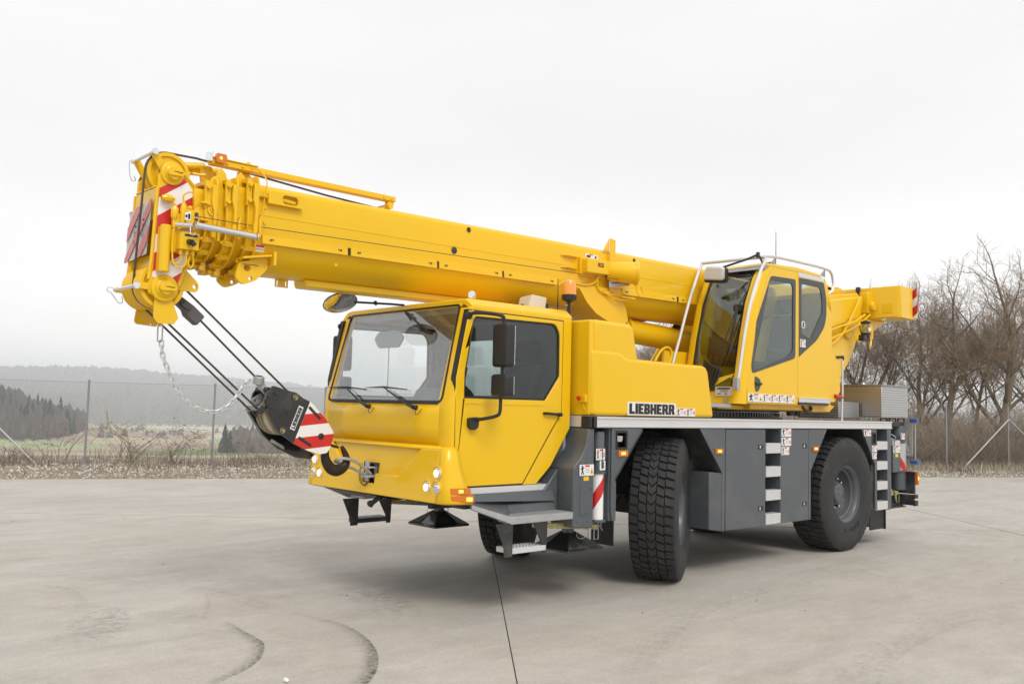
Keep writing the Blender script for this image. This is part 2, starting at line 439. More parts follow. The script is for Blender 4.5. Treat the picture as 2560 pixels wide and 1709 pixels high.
# ------------------------------------------------------------------ the crane: carrier
crane = empty('mobile_crane')
tag(crane, 'yellow two-axle mobile crane with grey chassis parked on the concrete yard', 'mobile crane')
S = 1.209

# chassis
mb = MB()
for s in (1, -1):
    mb.box(-5.75, 2.05, s * .36, s * .42, .82, 1.40)
mb.box(-5.7, 2.0, -.36, .36, .88, .94)
mb.box(1.2, 1.7, -.45, .45, .80, .90)
mb.box(.55, 1.25, -.80, .80, .82, 1.2)
mb.box(-1.13, -3.2, -.9, .9, .62, 1.5)
mb.build('chassis_frame', 'dark', crane, .01)
for x in (-.60, -4.158):
    ax_ = empty('axle', (0, 0, 0), crane)
    mb = MB(); mb.tube([(x, -.72, .73), (x, -.25, .73), (x, -.12, .75), (x, .12, .75), (x, .25, .73), (x, .72, .73)], [.095, .10, .24, .24, .10, .095], 18); mb.build('axle_beam', 'dark', ax_)
    for s in (1, -1):
        mb = MB(); mb.cyl((x, s * .62, .60), (x, s * .62, 1.25), .07, 14); mb.build('suspension_strut', 'dark', ax_)
        mb = MB(); mb.box(x - .12, x + .12, s * .60, s * .70, .50, .95); mb.build('steering_knuckle', 'dark', ax_, .02)
        mb = MB(); mb.tube([(x + .05, s * .6, 1.2), (x + .35, s * .55, .95), (x + .9, s * .4, .9)], .03, 8); mb.build('suspension_link', 'dark', ax_)
mb = MB(); mb.tube([(.25, -.7, .62), (.25, .7, .62)], .03, 10); mb.build('track_rod', 'dark', crane)
mb = MB(); mb.lathe([(.60 + k * .011, .085 if k % 2 else .07) for k in range(18)], (-.1, 0, .80), 'y', 16); mb.build('brake_bellows', 'dark', crane)
for q in ([(.45, .75, 1.3), (.35, .8, 1.0), (.2, .8, .8), (.1, .7, .9)], [(.35, .7, 1.4), (.22, .85, 1.1), (.12, .82, .85), (0, .7, .75)], [(.40, .9, 1.35), (.30, .92, 1.15), (.28, .88, .9), (.15, .7, .8)]):
    mb = MB(); mb.tube(bez(q, 5), .016, 6); mb.build('brake_hose', 'dark', crane)

# deck
mb = MB()
mb.box(-5.38, .80, -1.15, 1.15, 1.60, 1.655)
mb.build('deck_plate', 'dark', crane)
def rail_profile(s): return [(s * 1.17, 1.569), (s * 1.215, 1.569), (s * 1.222, 1.576), (s * 1.222, 1.588), (s * 1.212, 1.592), (s * 1.212, 1.650), (s * 1.222, 1.654), (s * 1.222, 1.666), (s * 1.215, 1.671), (s * 1.13, 1.671), (s * 1.13, 1.660), (s * 1.17, 1.655)]
for s in (1, -1):
    mb = MB(); mb.prism(rail_profile(s), 'x', -5.39, .775); mb.build('deck_edge_rail', 'alu_matt', crane)
    mb = MB(); mb.box(.776, .865, s * 1.15, s * 1.226, 1.567, 1.673)
    mb.prism(rounded([(.82, s * 1.11), (.872, s * 1.11), (.872, s * 1.226), (.82, s * 1.226)], [0, 0, .03, 0]), 'z', 1.5665, 1.6735)
    mb.build('rail_corner_cap', 'black', crane, .004)
    mb = MB(); mb.box(.832, .866, s * .86, s * 1.109, 1.572, 1.670); mb.build('front_rail', 'alu_matt', crane, .004)

# side bodies (mirrored: the far side is seen below the chassis)
def side_body(s):
    n = 'side_panel'
    def PR(poly, y0, y1, name=n, m='grey', bev=.004, holes=()):
        mb = MB(); mb.prism(poly, 'y', s * y0, s * y1, holes); return mb.build(name, m, crane, bev)
    PR([(.79, 1.565), (.09, 1.565), (.50, 1.09), (.50, .695), (.55, .70), (.55, 1.45), (.79, 1.45)] if s < 0 else
       [(.545, 1.565), (.09, 1.565), (.50, 1.09), (.475, 1.06), (.475, .70), (.525, .70), (.545, .80)], 1.19, S, n, holes=[[(.49, 1.54), (.32, 1.54), (.32, 1.365), (.49, 1.365)]] if s > 0 else ())
    # post behind the outrigger tube
    mb = MB(); mb.box(.50, .56, s * .86, s * 1.188, .70, 1.565); mb.build('fender_post', 'grey', crane, .004)
    mb = MB(); mb.prism([(.09, 1.565), (.50, 1.085), (.475, 1.055), (.055, 1.545)], 'y', s * .75, s * 1.187); mb.build('fender', 'dark', crane)
    # rear half of the front arch
    PR([(-.86, 1.565), (-1.335, 1.565), (-1.335, .468), (-1.285, .470), (-1.125, .49), (-1.125, 1.095), (-1.268, 1.095)] if s < 0 else
       [(-.86, 1.565), (-1.325, 1.565), (-1.325, .468), (-1.27, .470), (-1.27, 1.095)], 1.19, S)
    mb = MB()
    mb.hexa([(-1.27, s * 1.207, .47), (-1.13, s * 1.14, .49), (-1.13, s * .75, .49), (-1.27, s * .75, .47), (-1.27, s * 1.207, 1.09), (-1.13, s * 1.14, 1.10), (-1.13, s * .75, 1.10), (-1.27, s * .75, 1.09)])
    mb.build('arch_lining', 'grey', crane, .006)
    mb = MB(); mb.prism([(-.86, 1.56), (-1.25, 1.10), (-1.30, 1.10), (-.91, 1.56)], 'y', s * .75, s * 1.187); mb.build('fender', 'dark', crane)
    # lockers with a ladder recess between them
    mb = MB(); mb.box(-2.13, -1.30, s * .75, s * 1.185, .48, 1.56); mb.box(-3.15, -2.475, s * .75, s * 1.185, .48, 1.56); mb.box(-2.475, -2.13, s * .75, s * .98, .50, 1.56)
    mb.build('locker_body', 'grey', crane, .004)
    for x0, x1 in ((-2.128, -1.342), (-3.108, -2.474)):
        mb = MB(); mb.box(x0, x1, s * 1.187, s * 1.207, .472, 1.558); d = mb.build('locker_door', 'grey', crane, .005)
        for z in ((1.36, .67) if s > 0 else ()):
            mb = MB(); lx = x0 + .04
            mb.box(lx, lx + .10, 1.205, 1.211, z - .025, z + .025); mb.m = 1; mb.box(lx + .055, lx + .075, 1.207, 1.2125, z - .016, z + .016); mb.box(lx + .052, lx + .088, 1.207, 1.212, z - .002, z + .003)
            mb.build('latch', ['black', 'alu'], d)
    for x in (-2.135, -2.468):
        mb = MB(); mb.box(x - .006, x + .006, s * .98, s * 1.203, .47, 1.56); mb.build('ladder_cheek', 'grey', crane)
    lad = empty('ladder', (0, 0, 0), crane)
    for k in range(4):
        z = 1.285 - k * .268
        mb = MB(); mb.box(-2.458, -2.145, s * 1.10, s * 1.214, z, z + .115); mb.box(-2.458, -2.145, s * 1.213, s * 1.217, z + .095, z + .110)
        for j in range(6): mb.box(-2.458, -2.145, s * 1.213, s * 1.2155, z + .015 + j * .013, z + .019 + j * .013)
        mb.build('rung', 'alu_matt', lad, .004)
    PR([(-3.112, 1.56), (-3.565, 1.56), (-3.165, 1.06), (-3.16, .47), (-3.112, .472)], 1.19, S)
    mb = MB(); mb.prism([(-3.56, 1.56), (-3.17, 1.07), (-3.17, .48), (-3.14, .48), (-3.14, 1.08), (-3.52, 1.56)], 'y', s * .75, s * 1.187); mb.build('fender', 'dark', crane)
    # behind the rear wheel
    PR([(-4.51, 1.565), (-4.95, 1.565), (-4.95, .462), (-4.86, .47), (-4.80, .50), (-4.80, 1.09), (-4.885, 1.09)] if s < 0 else
       [(-4.51, 1.565), (-4.935, 1.565), (-4.935, .463), (-4.885, .47), (-4.885, 1.09)], 1.19, S, holes=[[(-4.79, 1.52), (-4.91, 1.52), (-4.91, 1.36), (-4.79, 1.36)]] if s > 0 else ())
    mb = MB(); mb.box(-4.885, -4.81, s * .75, s * 1.186, .475, 1.08); mb.prism([(-4.51, 1.56), (-4.875, 1.09), (-4.92, 1.09), (-4.56, 1.56)], 'y', s * .75, s * 1.187)
    mb.build('fender', 'dark', crane, .004)
    mb = MB(); mb.box(-5.38, -5.255, s * .75, S * s, .465, 1.565); mb.build('corner_post', 'grey', crane, .006)
    mb = MB(); mb.box(-5.25, -4.96, s * .98, s * 1.0, .47, 1.56); mb.build('recess_back', 'dark', crane)
    lad = empty('ladder', (0, 0, 0), crane)
    for k in range(4):
        z = 1.288 - k * .270
        mb = MB(); mb.box(-5.25, -4.94, s * 1.10, s * 1.214, z, z + .112)
        for j in range(6): mb.box(-5.25, -4.94, s * 1.213, s * 1.2155, z + .015 + j * .013, z + .019 + j * .013)
        mb.build('rung', 'alu_matt', lad, .004)
    mb = MB(); mb.box(-5.52, -4.92, s * .72, s * 1.13, .195, .47) if False else mb.hexa([(-4.86, s * 1.12, .26), (-4.90, s * 1.12, .26), (-4.90, s * .62, .26), (-4.86, s * .62, .26), (-4.86, s * 1.12, .47), (-4.90, s * 1.12, .47), (-4.90, s * .62, .47), (-4.86, s * .62, .47)])
    mb.hexa([(-5.36, s * 1.13, .19), (-5.375, s * 1.13, .19), (-5.375, s * .6, .19), (-5.36, s * .6, .19), (-5.36, s * 1.13, .5), (-5.375, s * 1.13, .5), (-5.375, s * .6, .5), (-5.36, s * .6, .5)])
    mb.build('mud_flap', 'seal', crane)
    mb = MB(); mb.box(-4.90, -4.87, s * .6, s * 1.187, .5, 1.5); mb.build('rear_bulkhead', 'dark', crane)
side_body(1); side_body(-1)
# flat mud flap in the plane of the body behind the rear wheel
mb = MB(); mb.box(-5.36, -4.93, 1.10, 1.115, .20, .47); mb.build('mud_flap', 'seal', crane)
# lamp recesses and side markers
def recess(x0, x1, z0, z1):
    mb = MB(); mb.prism([(x0 - .012, z0 - .012), (x1 + .012, z0 - .012), (x1 + .012, z1 + .012), (x0 - .012, z1 + .012)], 'y', 1.192, 1.214, [[(x0 + .004, z0 + .004), (x1 - .004, z0 + .004), (x1 - .004, z1 - .004), (x0 + .004, z1 - .004)]])
    mb.box(x0, x1, 1.10, 1.12, z0, z1)
    fr = mb.build('lamp_recess', 'black', crane)
    mb = MB(); cx = (x0 + x1) / 2; w_ = (x1 - x0) * .36
    mb.hexa([(cx - w_, 1.125, z0 + .05), (cx + w_ * .9, 1.125, z0 + .05), (cx + w_ * .9, 1.15, z0 + .05), (cx - w_, 1.18, z0 + .05), (cx - w_, 1.125, z1 - .03), (cx + w_, 1.125, z1 - .03), (cx + w_, 1.16, z1 - .03), (cx - w_, 1.19, z1 - .03)])
    mb.build('work_lamp', 'reflector', fr, .008)
recess(.335, .475, 1.38, 1.525); recess(-4.90, -4.80, 1.375, 1.505)
for x, z in ((.395, 1.328), (-1.20, 1.325), (-3.262, 1.325)):
    mb = MB(); mb.box(x - .065, x + .065, S, S + .018, z - .028, z + .028); mb.m = 1; mb.box(x - .03, x + .03, S + .017, S + .0195, z - .012, z + .012)
    mb.build('side_marker_lamp', ['orange', 'orange_lit'], crane, .004)
# stickers on the lockers
for z in (1.475, 1.368): sticker(-2.485, -2.70, 1.207, z, z + .095, crane)
sticker(-2.485, -2.655, 1.207, 1.262, 1.355, crane)
sticker(-4.56, -4.765, S, 1.475, 1.555, crane); sticker(-4.78, -4.93, 1.214, 1.262, 1.345, crane); sticker(-4.80, -4.93, S, 1.168, 1.25, crane)

# ------------------------------------------------------------------ wheels
def tread_mb():
    mb = MB(); n = 50; R0, R1 = .690, .731
    def seg(y0, y1, a, da, sk0, sk1, nar=.0):
        P = []
        for R in (R0, R1):
            for (y, k, e) in ((y0, sk0, -1), (y0, sk0, 1), (y1, sk1, 1), (y1, sk1, -1)):
                t = a + k + e * da * .5 * (1 - (.05 if R == R1 else 0))
                rr = R - (.010 if abs(y) > .18 and R == R1 else 0)
                P.append((rr * sin(t), y, rr * cos(t)))
        mb.hexa(P)
    p = 2 * pi / n
    for i in range(n):
        a = i * p
        seg(.132, .212, a, p * .76, .02, .045); seg(-.132, -.212, a + p * .5, p * .76, -.02, -.045)
        seg(.050, .122, a + p * .3, p * .78, -.035, .0); seg(-.050, -.122, a + p * .8, p * .78, .035, .0)
        seg(-.040, .0005, a, p * .86, -.035, .018); seg(.0, .040, a, p * .86, .018, -.035)
    return mb
ty = [(.205, .357), (.218, .375), (.232, .43), (.240, .50), (.243, .53), (.2435, .545), (.242, .56), (.242, .59), (.2435, .60), (.240, .62), (.232, .66), (.224, .69), (.214, .702), (.195, .698), (.10, .699)]
tyre_prof = ty + [(0, .700)] + [(-t, r) for t, r in ty[::-1]]
rim_prof = [(.205, .352), (.212, .362), (.203, .366), (.196, .352), (.188, .335), (.170, .326), (.150, .318), (.128, .312), (.118, .296), (.07, .292), (.04, .280), (.005, .262), (-.010, .22), (-.013, .150), (-.014, .0)]
tyre_me = None
def wheel(name, x, y, z, side, steer=0, roll=0, txt=False):
    global tyre_me
    wroot = empty('wheel', (x, y, z), crane)
    wroot.rotation_euler = (0, roll, steer + (0 if side > 0 else pi))
    if tyre_me is None:
        a = MB(); a.lathe(tyre_prof, n=64); a = a.build('tyre', 'rubber', wroot, smooth=45)
        b = tread_mb().build('tread', 'rubber', wroot, smooth=20); tag(b, kind='stuff')
        c = MB(); c.lathe(rim_prof, n=48); c = c.build('rim', 'grey', wroot, smooth=40)
        d = MB(); d.lathe([(-.012, .155), (.055, .152), (.075, .148), (.076, .138), (.088, .136), (.108, .125), (.114, .11), (.114, .035), (.120, .030), (.120, 0)], n=32)
        for k in range(3): d.box(-.012, .012, .112, .117, .05, .085) if k == 0 else None
        d = d.build('hub', 'grey', wroot, smooth=30)
        nu = MB()
        nu.cyl((0, 0, 0), (0, .05, 0), .021, 6); nu.cyl((0, .045, 0), (0, .075, 0), .013, 8)
        nm = nu.mesh('wheel_nut', [M['gloss_black']], 30)
        cp = MB(); cp.cyl((0, .074, 0), (0, .080, 0), .012, 8)
        cm = cp.mesh('stud_cap', [M['sticker']], 30)
        tyre_me = (a.data, b.data, c.data, d.data, nm, cm)
    else:
        for k, me in zip(('tyre', 'tread', 'rim', 'hub'), tyre_me):
            o = bpy.data.objects.new(k, me); col.objects.link(o); o.parent = wroot
            if k == 'tread': tag(o, kind='stuff')
    for k in range(10):
        for nm, me in (('wheel_nut', tyre_me[4]), ('stud_cap', tyre_me[5])):
            o = bpy.data.objects.new(nm, me); col.objects.link(o); o.parent = wroot
            a = 2 * pi * k / 10 + .2; o.location = (.188 * cos(a), -.012, .188 * sin(a))
    if side > 0:
        mb = MB(); mb.cyl((0, .113, .0), (0, .123, .0), .014, 8); mb.cyl((-.09, .108, .05), (-.09, .116, .05), .010, 8); mb.build('red_cap', 'red', wroot)
    if txt:
        # raised sidewall lettering
        for i, ch in enumerate('X-CRANE'):
            a = radians(208) - radians(i * 7.0 + (4 if i > 0 else 0))
            r = .475
            # angle measured from straight up, clockwise seen from outside
            px, pz = -r * sin(a), r * cos(a)
            t = text_obj(ch, 'sidewall_letter', .085, (0, 0, 0), Matrix(), 'seal', None, .003)
            t.parent = wroot
            t.matrix_local = Matrix.Translation((px, .2385, pz)) @ Matrix.Rotation(-a, 4, 'Y') @ FACE_Y if False else Matrix.Translation((px, .2385, pz)) @ Matrix.Rotation(a * -1 + pi * 0, 4, 'Y') @ FACE_Y
    return wroot
wheel('wheel', -4.158, .960, .731, 1, 0, .3, True)
wheel('wheel', -4.158, -.960, .731, -1, 0, .7)
wheel('wheel', -.60, .92, .731, 1, radians(29.5), .1)
wheel('wheel', -.34, -1.10, .731, -1, radians(33), .5)

# ------------------------------------------------------------------ front outriggers, steps
def outrigger(s):
    # stamped grey housing
    prof = [(.79, 1.562), (.875, 1.562), (.88, 1.50), (.905, 1.40), (.97, 1.29), (1.05, 1.225), (1.065, 1.20), (1.065, .675), (.79, .655)]
    mb = MB(); mb.prism(prof, 'y', s * .93, s * 1.207); h = mb.build('outrigger_housing', 'grey', crane, .012, seg=3)
    mb = MB()
    mb.prism([(1.065, .70), (1.40, .90), (1.40, 1.05), (1.065, 1.05)] if False else [(1.07, .705), (1.30, .74), (1.30, .95), (1.07, 1.19)], 'y', s * .80, s * 1.02); mb.build('outrigger_box', 'grey', crane, .01)
    if s > 0:
        mb = MB(); mb.box(.815, .975, 1.206, 1.212, .775, 1.275); mb.build('cover_plate', 'grey', h, .003)
        for x, z in ((.895, 1.255), (.83, 1.02), (.96, 1.02), (.895, .80), (.86, .72), (1.0, .72)):
            mb = MB(); mb.lathe([(0, .010), (.006, .009), (.008, 0)], (x, 1.211 if z > .76 else 1.206, z), 'y', 8); mb.build('bolt', 'grey', h)
        sticker(.80, .99, 1.212, 1.135, 1.235, h, 't')
        mb = MB(); mb.box(.865, .935, 1.212, 1.2145, 1.09, 1.125); mb.box(.885, .895, 1.213, 1.216, 1.118, 1.132); mb.build('yellow_tag', 'yellow', h)
    # jack
    cx, cy = .655, s * 1.13
    j = MB(); j.lathe([(1.20, .0), (1.20, .062), (1.52, .062), (1.53, .058), (1.53, 0)], (cx, cy, 0), 'z', 24); j.lathe([(.72, 0), (.72, .058), (1.2, .058)], (cx, cy, 0), 'z', 24)
    j = j.build('jack_tube', 'grey', crane)
    mb = MB(); mb.lathe([(1.145, .065), (1.145, .078), (1.165, .078), (1.165, .065)], (cx, cy, 0), 'z', 24); mb.lathe([(.695, .0), (.695, .085), (.72, .085), (.72, 0)], (cx, cy, 0), 'z', 24)
    mb.tube(bez([(cx - .075, cy, 1.155), (cx - .10, cy, 1.12), (cx - .10, cy, .80), (cx - .07, cy, .71)], 5), .012, 8); mb.tube(bez([(cx - .06, cy + .02, 1.34), (cx - .115, cy + .02, 1.26), (cx - .12, cy + .02, 1.17)], 5), .010, 6)
    mb.build('jack_collar', 'grey', j)
    # red and white wrap on the tube
    def T(p): a = p.x; return Vector((cx + p.z * cos(a), cy + s * p.z * sin(a), p.y))
    mb = MB(); mb.T = T; nseg = 12
    for i in range(nseg):
        a0, a1 = pi * i / nseg * 1.0, pi * (i + 1) / nseg
        mb.m = 0; mb.prism([(a0, .72), (a1, .72), (a1, 1.14), (a0, 1.14)], 'z', .0585, .0600)
        zz = lambda a: .80 + (a / pi) * .28
        mb.m = 1; mb.prism([(a0, zz(a0)), (a1, zz(a1)), (a1, zz(a1) + .15), (a0, zz(a0) + .15)], 'z', .0595, .0612)
    mb.build('striped_wrap', ['reflwhite', 'red'], j)
    if s > 0:
        sticker(.62, .745, 1.189, 1.27, 1.375, j)
        mb = MB(); mb.box(.612, .69, 1.187, 1.190, 1.155 + .02, 1.262); mb.build('number_plate_sticker', 'sticker', j)
        text_obj('3', 'number', .088, (.650, 1.1925, 1.218), FACE_Y, 'ink', j)
    # foot: pyramid of plates
    fx, fy, z0 = (.85, s * .95, .445) if s > 0 else (.85, s * .98, .445)
    H = .235
    f = MB(); f.box(fx - H, fx + H, fy - H, fy + H, z0, z0 + .018)
    for dx, dy in ((1, 1), (1, -1), (-1, 1), (-1, -1)):
        n = Vector((-dy, dx, 0)).normalized() * .006
        a, b, c = Vector((fx + dx * H, fy + dy * H, z0 + .018)), Vector((fx + dx * .04, fy + dy * .04, z0 + .018)), Vector((fx + dx * .04, fy + dy * .04, z0 + .165))
        f.hexa([a - n, b - n, b + n, a + n, a - n + Vector((0, 0, .004)), c - n, c + n, a + n + Vector((0, 0, .004))])
    I = [(fx - .16, fy - .16), (fx + .16, fy - .16), (fx + .16, fy + .16), (fx - .16, fy + .16)]
    f.loft([[(x, y, z0 + .018) for x, y in I], [(fx + (x - fx) * .32, fy + (y - fy) * .32, z0 + .15) for x, y in I]], True, True)
    f.lathe([(0, .055), (.16, .055), (.20, .045), (.23, .045)], (fx, fy, z0 + .018), 'z', 16)
    f.build('support_foot', 'gloss_black', crane, .003)
    mb = MB(); y = fy + s * .10
    mb.hexa([(.60, y, .615), (1.42, y, .690), (1.42, y + s * .05, .690), (.60, y + s * .05, .615), (.60, y, .665), (1.42, y, .735), (1.42, y + s * .05, .735), (.60, y + s * .05, .665)])
    mb.build('locking_bar', 'brass', crane, .004)
    mb = MB(); y2 = y + s * .055
    mb.cyl((.74, y2 + s * .01, .65), (.74, y2 + s * .012, .55), .010, 8)
    mb.tube([(.66, y2, .64), (.66, y2, .53), (.60, y2, .53), (.60, y2, .64)], .005, 6)
    mb.tube([(.83 + .07 * cos(a), y2, .60 + .05 * sin(a)) for a in [pi + pi * k / 12 for k in range(13)]], .003, 5)
    mb.build('spring_pin', 'galv', crane)
    # catwalk
    mb = MB(); yo = s * 1.255; yi = s * 1.02
    rev = (lambda q: q) if s > 0 else (lambda q: q[::-1])
    mb.prism(rev([(1.80, yi), (1.86, s * 1.20), (1.85, yo), (1.11, yo), (1.11, yi)]), 'z', .765, .825)
    mb.prism(rev([(1.861, s * 1.20), (2.20, s * 1.125), (2.215, s * 1.165), (1.851, yo)]), 'z', lambda p: .766 + max(0, p[0] - 1.85) * .37, lambda p: .826 + max(0, p[0] - 1.85) * .30)
    cw = mb.build('catwalk', 'galv', crane, .003)
    if s > 0:
        mb = MB()
        for i in range(34):
            x = 1.13 + i * .021
            for k in range(8): mb.box(x, x + .010, s * (1.045 + k * .024), s * (1.056 + k * .024), .8245, .829)
        tag(mb.build('grip_teeth', 'galv', cw, smooth=0), kind='stuff')
    for x0, x1, t0, t1 in ((1.835, 1.92, 1.84, 2.02), (1.43, 1.48, 1.43, 1.60)):
        mb = MB(); mb.prism([(x0, .50), (x1, .50), (x1 + .005, .57), (t1, .775), (t0 - .01, .775)], 'y', *((1.238, 1.248) if s > 0 else (-1.075, -1.065)))
        mb.build('step_bracket', 'dark', crane)
    mb = MB(); mb.prism([(1.845, s * 1.06), (1.845, s * 1.22), (1.82, s * 1.25), (1.44, s * 1.25), (1.44, s * 1.06)], 'z', .52, .565)
    st = mb.build('lower_step', 'alu_matt' if s > 0 else 'dark', crane, .003)
    mb = MB()
    for i in range(10):
        for k in range(4): mb.lathe([(0, .015), (.004, .012), (.0042, .007), (.001, .006)], (1.475 + i * .038, s * (1.09 + k * .042), .565), 'z', 8)
    tag(mb.build('grip_dimples', 'galv', st), kind='stuff')
outrigger(1); outrigger(-1)
mb = MB(); mb.box(.30, .315, .76, 1.04, .43, .70); fl = mb.build('mud_flap', 'seal', crane)
t = text_obj('ER', 'mud_flap_lettering', .13, (.318, .845, .60), Matrix.Rotation(pi / 2, 4, 'Z') @ Matrix.Rotation(pi / 2, 4, 'X'), 'galv', fl)

# ------------------------------------------------------------------ rear end
mb = MB()
mb.lathe([(.70, 0), (.70, .105), (1.60, .105), (1.615, .098), (1.615, 0)], (-5.955, 1.05, 0), 'z', 28)
j = mb.build('rear_jack_tube', 'grey', crane, smooth=40)
mb = MB(); mb.box(-5.76, -5.52, 1.05, 1.17, .96, 1.33); bx = mb.build('control_box', 'grey', crane, .008)
mb = MB(); mb.box(-5.76, -5.52, 1.052, 1.168, 1.331, 1.41); mb.build('control_box_lid', 'alu_matt', bx, .004)
sticker(-5.53, -5.75, 1.171, 1.235, 1.325, bx, 't')
mb = MB(); mb.box(-5.68, -5.59, 1.171, 1.173, 1.175, 1.22); mb.build('yellow_tag', 'yellow', bx)
sticker(-5.80, -5.93, 1.158, 1.42, 1.51, crane)
mb = MB()
mb.T = lambda p: Vector((-5.955 + .107 * cos(p.x), 1.05 + .107 * sin(p.x), p.y)) if p.z < .5 else Vector((-5.955 + .109 * cos(p.x), 1.05 + .109 * sin(p.x), p.y))
for i in range(10):
    a0, a1 = .2 + i * .2, .2 + (i + 1) * .2
    mb.m = 0; mb.prism([(a0, .98), (a1, .98), (a1, 1.36), (a0, 1.36)], 'z', 0, .4)
    z0 = 1.26 - (a0) * .14; z1 = 1.26 - a1 * .14
    mb.m = 1; mb.prism([(a0, z0 - .13), (a1, z1 - .13), (a1, z1), (a0, z0)], 'z', .3, 1)
mb.build('striped_wrap', ['reflwhite', 'red'], j)
mb = MB(); mb.lathe([(.96, .10), (.96, .13), (.975, .13), (.975, .10)], (-5.955, 1.05, 0), 'z', 28); mb.build('jack_collar', 'grey', j)
mb = MB(); mb.tube(bez([(-5.45, 1.17, 1.50), (-5.52, 1.2, 1.46), (-5.58, 1.18, 1.40)], 5), .008, 6); mb.tube(bez([(-5.42, 1.17, 1.44), (-5.48, 1.2, 1.42), (-5.54, 1.18, 1.34)], 5), .008, 6); mb.build('hose', 'galv', j)
H = .2; fx, fy, z0 = -5.66, 1.0, .47
f = MB(); f.box(fx - H, fx + H, fy - H, fy + H, z0, z0 + .018)
f.loft([[(fx + a * .18, fy + b * .18, z0 + .018) for a, b in ((-1, -1), (1, -1), (1, 1), (-1, 1))], [(fx + a * .05, fy + b * .05, z0 + .17) for a, b in ((-1, -1), (1, -1), (1, 1), (-1, 1))]], True, True)
f.build('support_foot', 'gloss_black', crane, .003)
mb = MB(); mb.box(-5.70, -5.40, 1.10, 1.16, .645, .70); mb.cyl((-5.56, 1.17, .71), (-5.60, 1.17, .58), .011, 8); mb.tube([(-5.62, 1.17, .68), (-5.62, 1.17, .55), (-5.70, 1.17, .55), (-5.70, 1.17, .68)], .005, 6)
mb.build('locking_bar', 'brass', crane, .003)
mb = MB(); mb.box(-6.02, -5.95, -1.15, 1.26, .49, .64); mb.box(-6.04, -5.94, 1.262, 1.30, .485, .56); mb.box(-6.04, -5.94, 1.262, 1.30, .59, .645); mb.build('underrun_bar', 'dark', crane, .006)
mb = MB(); mb.box(-6.02, -5.98, .95, 1.27, .65, .955); mb.box(-6.03, -5.94, .93, 1.31, .957, .965); mb.build('lamp_bracket', 'dark', crane, .004)
mb = MB(); mb.box(-6.05, -6.0, 1.272, 1.31, .78, .95); mb.m = 1; mb.box(-6.035, -6.015, 1.309, 1.313, .85, .90); mb.build('rear_lamp', ['orange', 'orange_lit'], crane, .004)
mb = MB(); mb.box(-6.15, -5.5, -1.05, .8, .60, 1.55); mb.build('rear_cross_beam', 'dark', crane, .01)
# folding frame with blue end caps beyond the rear jack
g = MB(); X = -6.02
g.prism([(.95, 1.185), (1.235, 1.185), (1.235, 1.65), (.95, 1.65)], 'x', X, X + .02, [[(1.03, 1.23), (1.195, 1.23), (1.195, 1.60), (1.03, 1.60)]])
for a_, b_ in ((1.04, 1.17), (1.17, 1.04)):
    g.hexa([(X + .001, a_, 1.24), (X + .016, a_, 1.24), (X + .016, a_ + .022, 1.24), (X + .001, a_ + .022, 1.24), (X + .001, b_, 1.59), (X + .016, b_, 1.59), (X + .016, b_ + .022, 1.59), (X + .001, b_ + .022, 1.59)])
g = g.build('folding_frame', 'galv', crane)
mb = MB(); mb.cyl((X - .02, 1.262, 1.12), (X - .02, 1.262, 1.72), .010, 8); mb.build('frame_rod', 'galv', crane)
for z in (1.665, 1.075):
    mb = MB(); mb.box(X - .06, X + .03, 1.20, 1.305, z, z + .055); mb.build('end_cap', 'blue', g, .006)

# aluminium tool box on the rear deck
mb = MB(); mb.box(-6.04, -5.20, .25, 1.16, 1.725, 2.165); sb = mb.build('storage_box', 'tread_plate', crane, .006)
mb = MB(); mb.box(-6.055, -5.185, .24, 1.175, 2.166, 2.182); mb.build('lid', 'tread_plate', sb, .004)
mb = MB(); mb.lathe([(0, .03), (.02, .028), (.035, .018), (.04, 0)], (-5.5, .75, 2.182), 'z', 12); mb.build('lid_knob', 'chrome', sb)
mb = MB(); mb.box(-5.15, -4.55, .25, .86, 1.70, 1.93); mb.build('small_storage_box', 'tread_plate', crane, .006)
for x in (-5.25, -5.52, -5.80):
    mb = MB(); mb.tube(bez([(x, 1.12, 1.672), (x - .01, 1.12, 1.715), (x - .10, 1.12, 1.72), (x - .19, 1.12, 1.715), (x - .20, 1.12, 1.672)], 5), .012, 6); mb.build('lashing_handle', 'black', crane)
mb = MB(); mb.box(-6.1, -5.39, .2, 1.12, 1.60, 1.668); mb.build('rear_shelf', 'dark', crane, .004)

# ------------------------------------------------------------------ yellow engine cover beside the driver's cab
prof = [(.845, 2.586), (.27, 2.580), (.235, 2.562), (.215, 2.545), (.135, 2.245), (.135, 2.235), (.33, 2.236), (.44, 2.292), (.845, 2.293)]
mb = MB(); mb.prism([(.80, 2.578), (.28, 2.572), (.245, 2.555), (.228, 2.535), (.130, 2.15), (.80, 2.15)], 'y', .42, 1.200)
ec = mb.build('engine_cover', 'yellow', crane, .045, seg=4)
low = [(.845, 2.292), (.445, 2.290), (.405, 2.272), (.345, 2.242), (.31, 2.236), (-.90, 2.228), (-.965, 2.215), (-1.005, 2.16), (-1.045, 1.98), (-1.115, 1.682), (.845, 1.682)]
mb = MB(); mb.prism(low, 'y', .42, 1.210); mb.build('lower_cover', 'yellow', ec, .035, seg=4)
mb = MB(); mb.box(.79, .855, .42, 1.19, 1.68, 2.57); mb.build('cover_front', 'yellow', ec, .02, seg=3)
pl = MB(); pl.box(-.435, .33, 1.2105, 1.2135, 1.69, 1.818); pl = pl.build('name_panel', 'sticker', ec, .001)
mb = MB(); word(mb, 'LIEBHERR', lambda u, v, d: Vector((.305 - u * .715 , 1.2135 + d, 1.703 + v * .102)), .0025); mb.build('lettering', 'ink', pl, smooth=0)
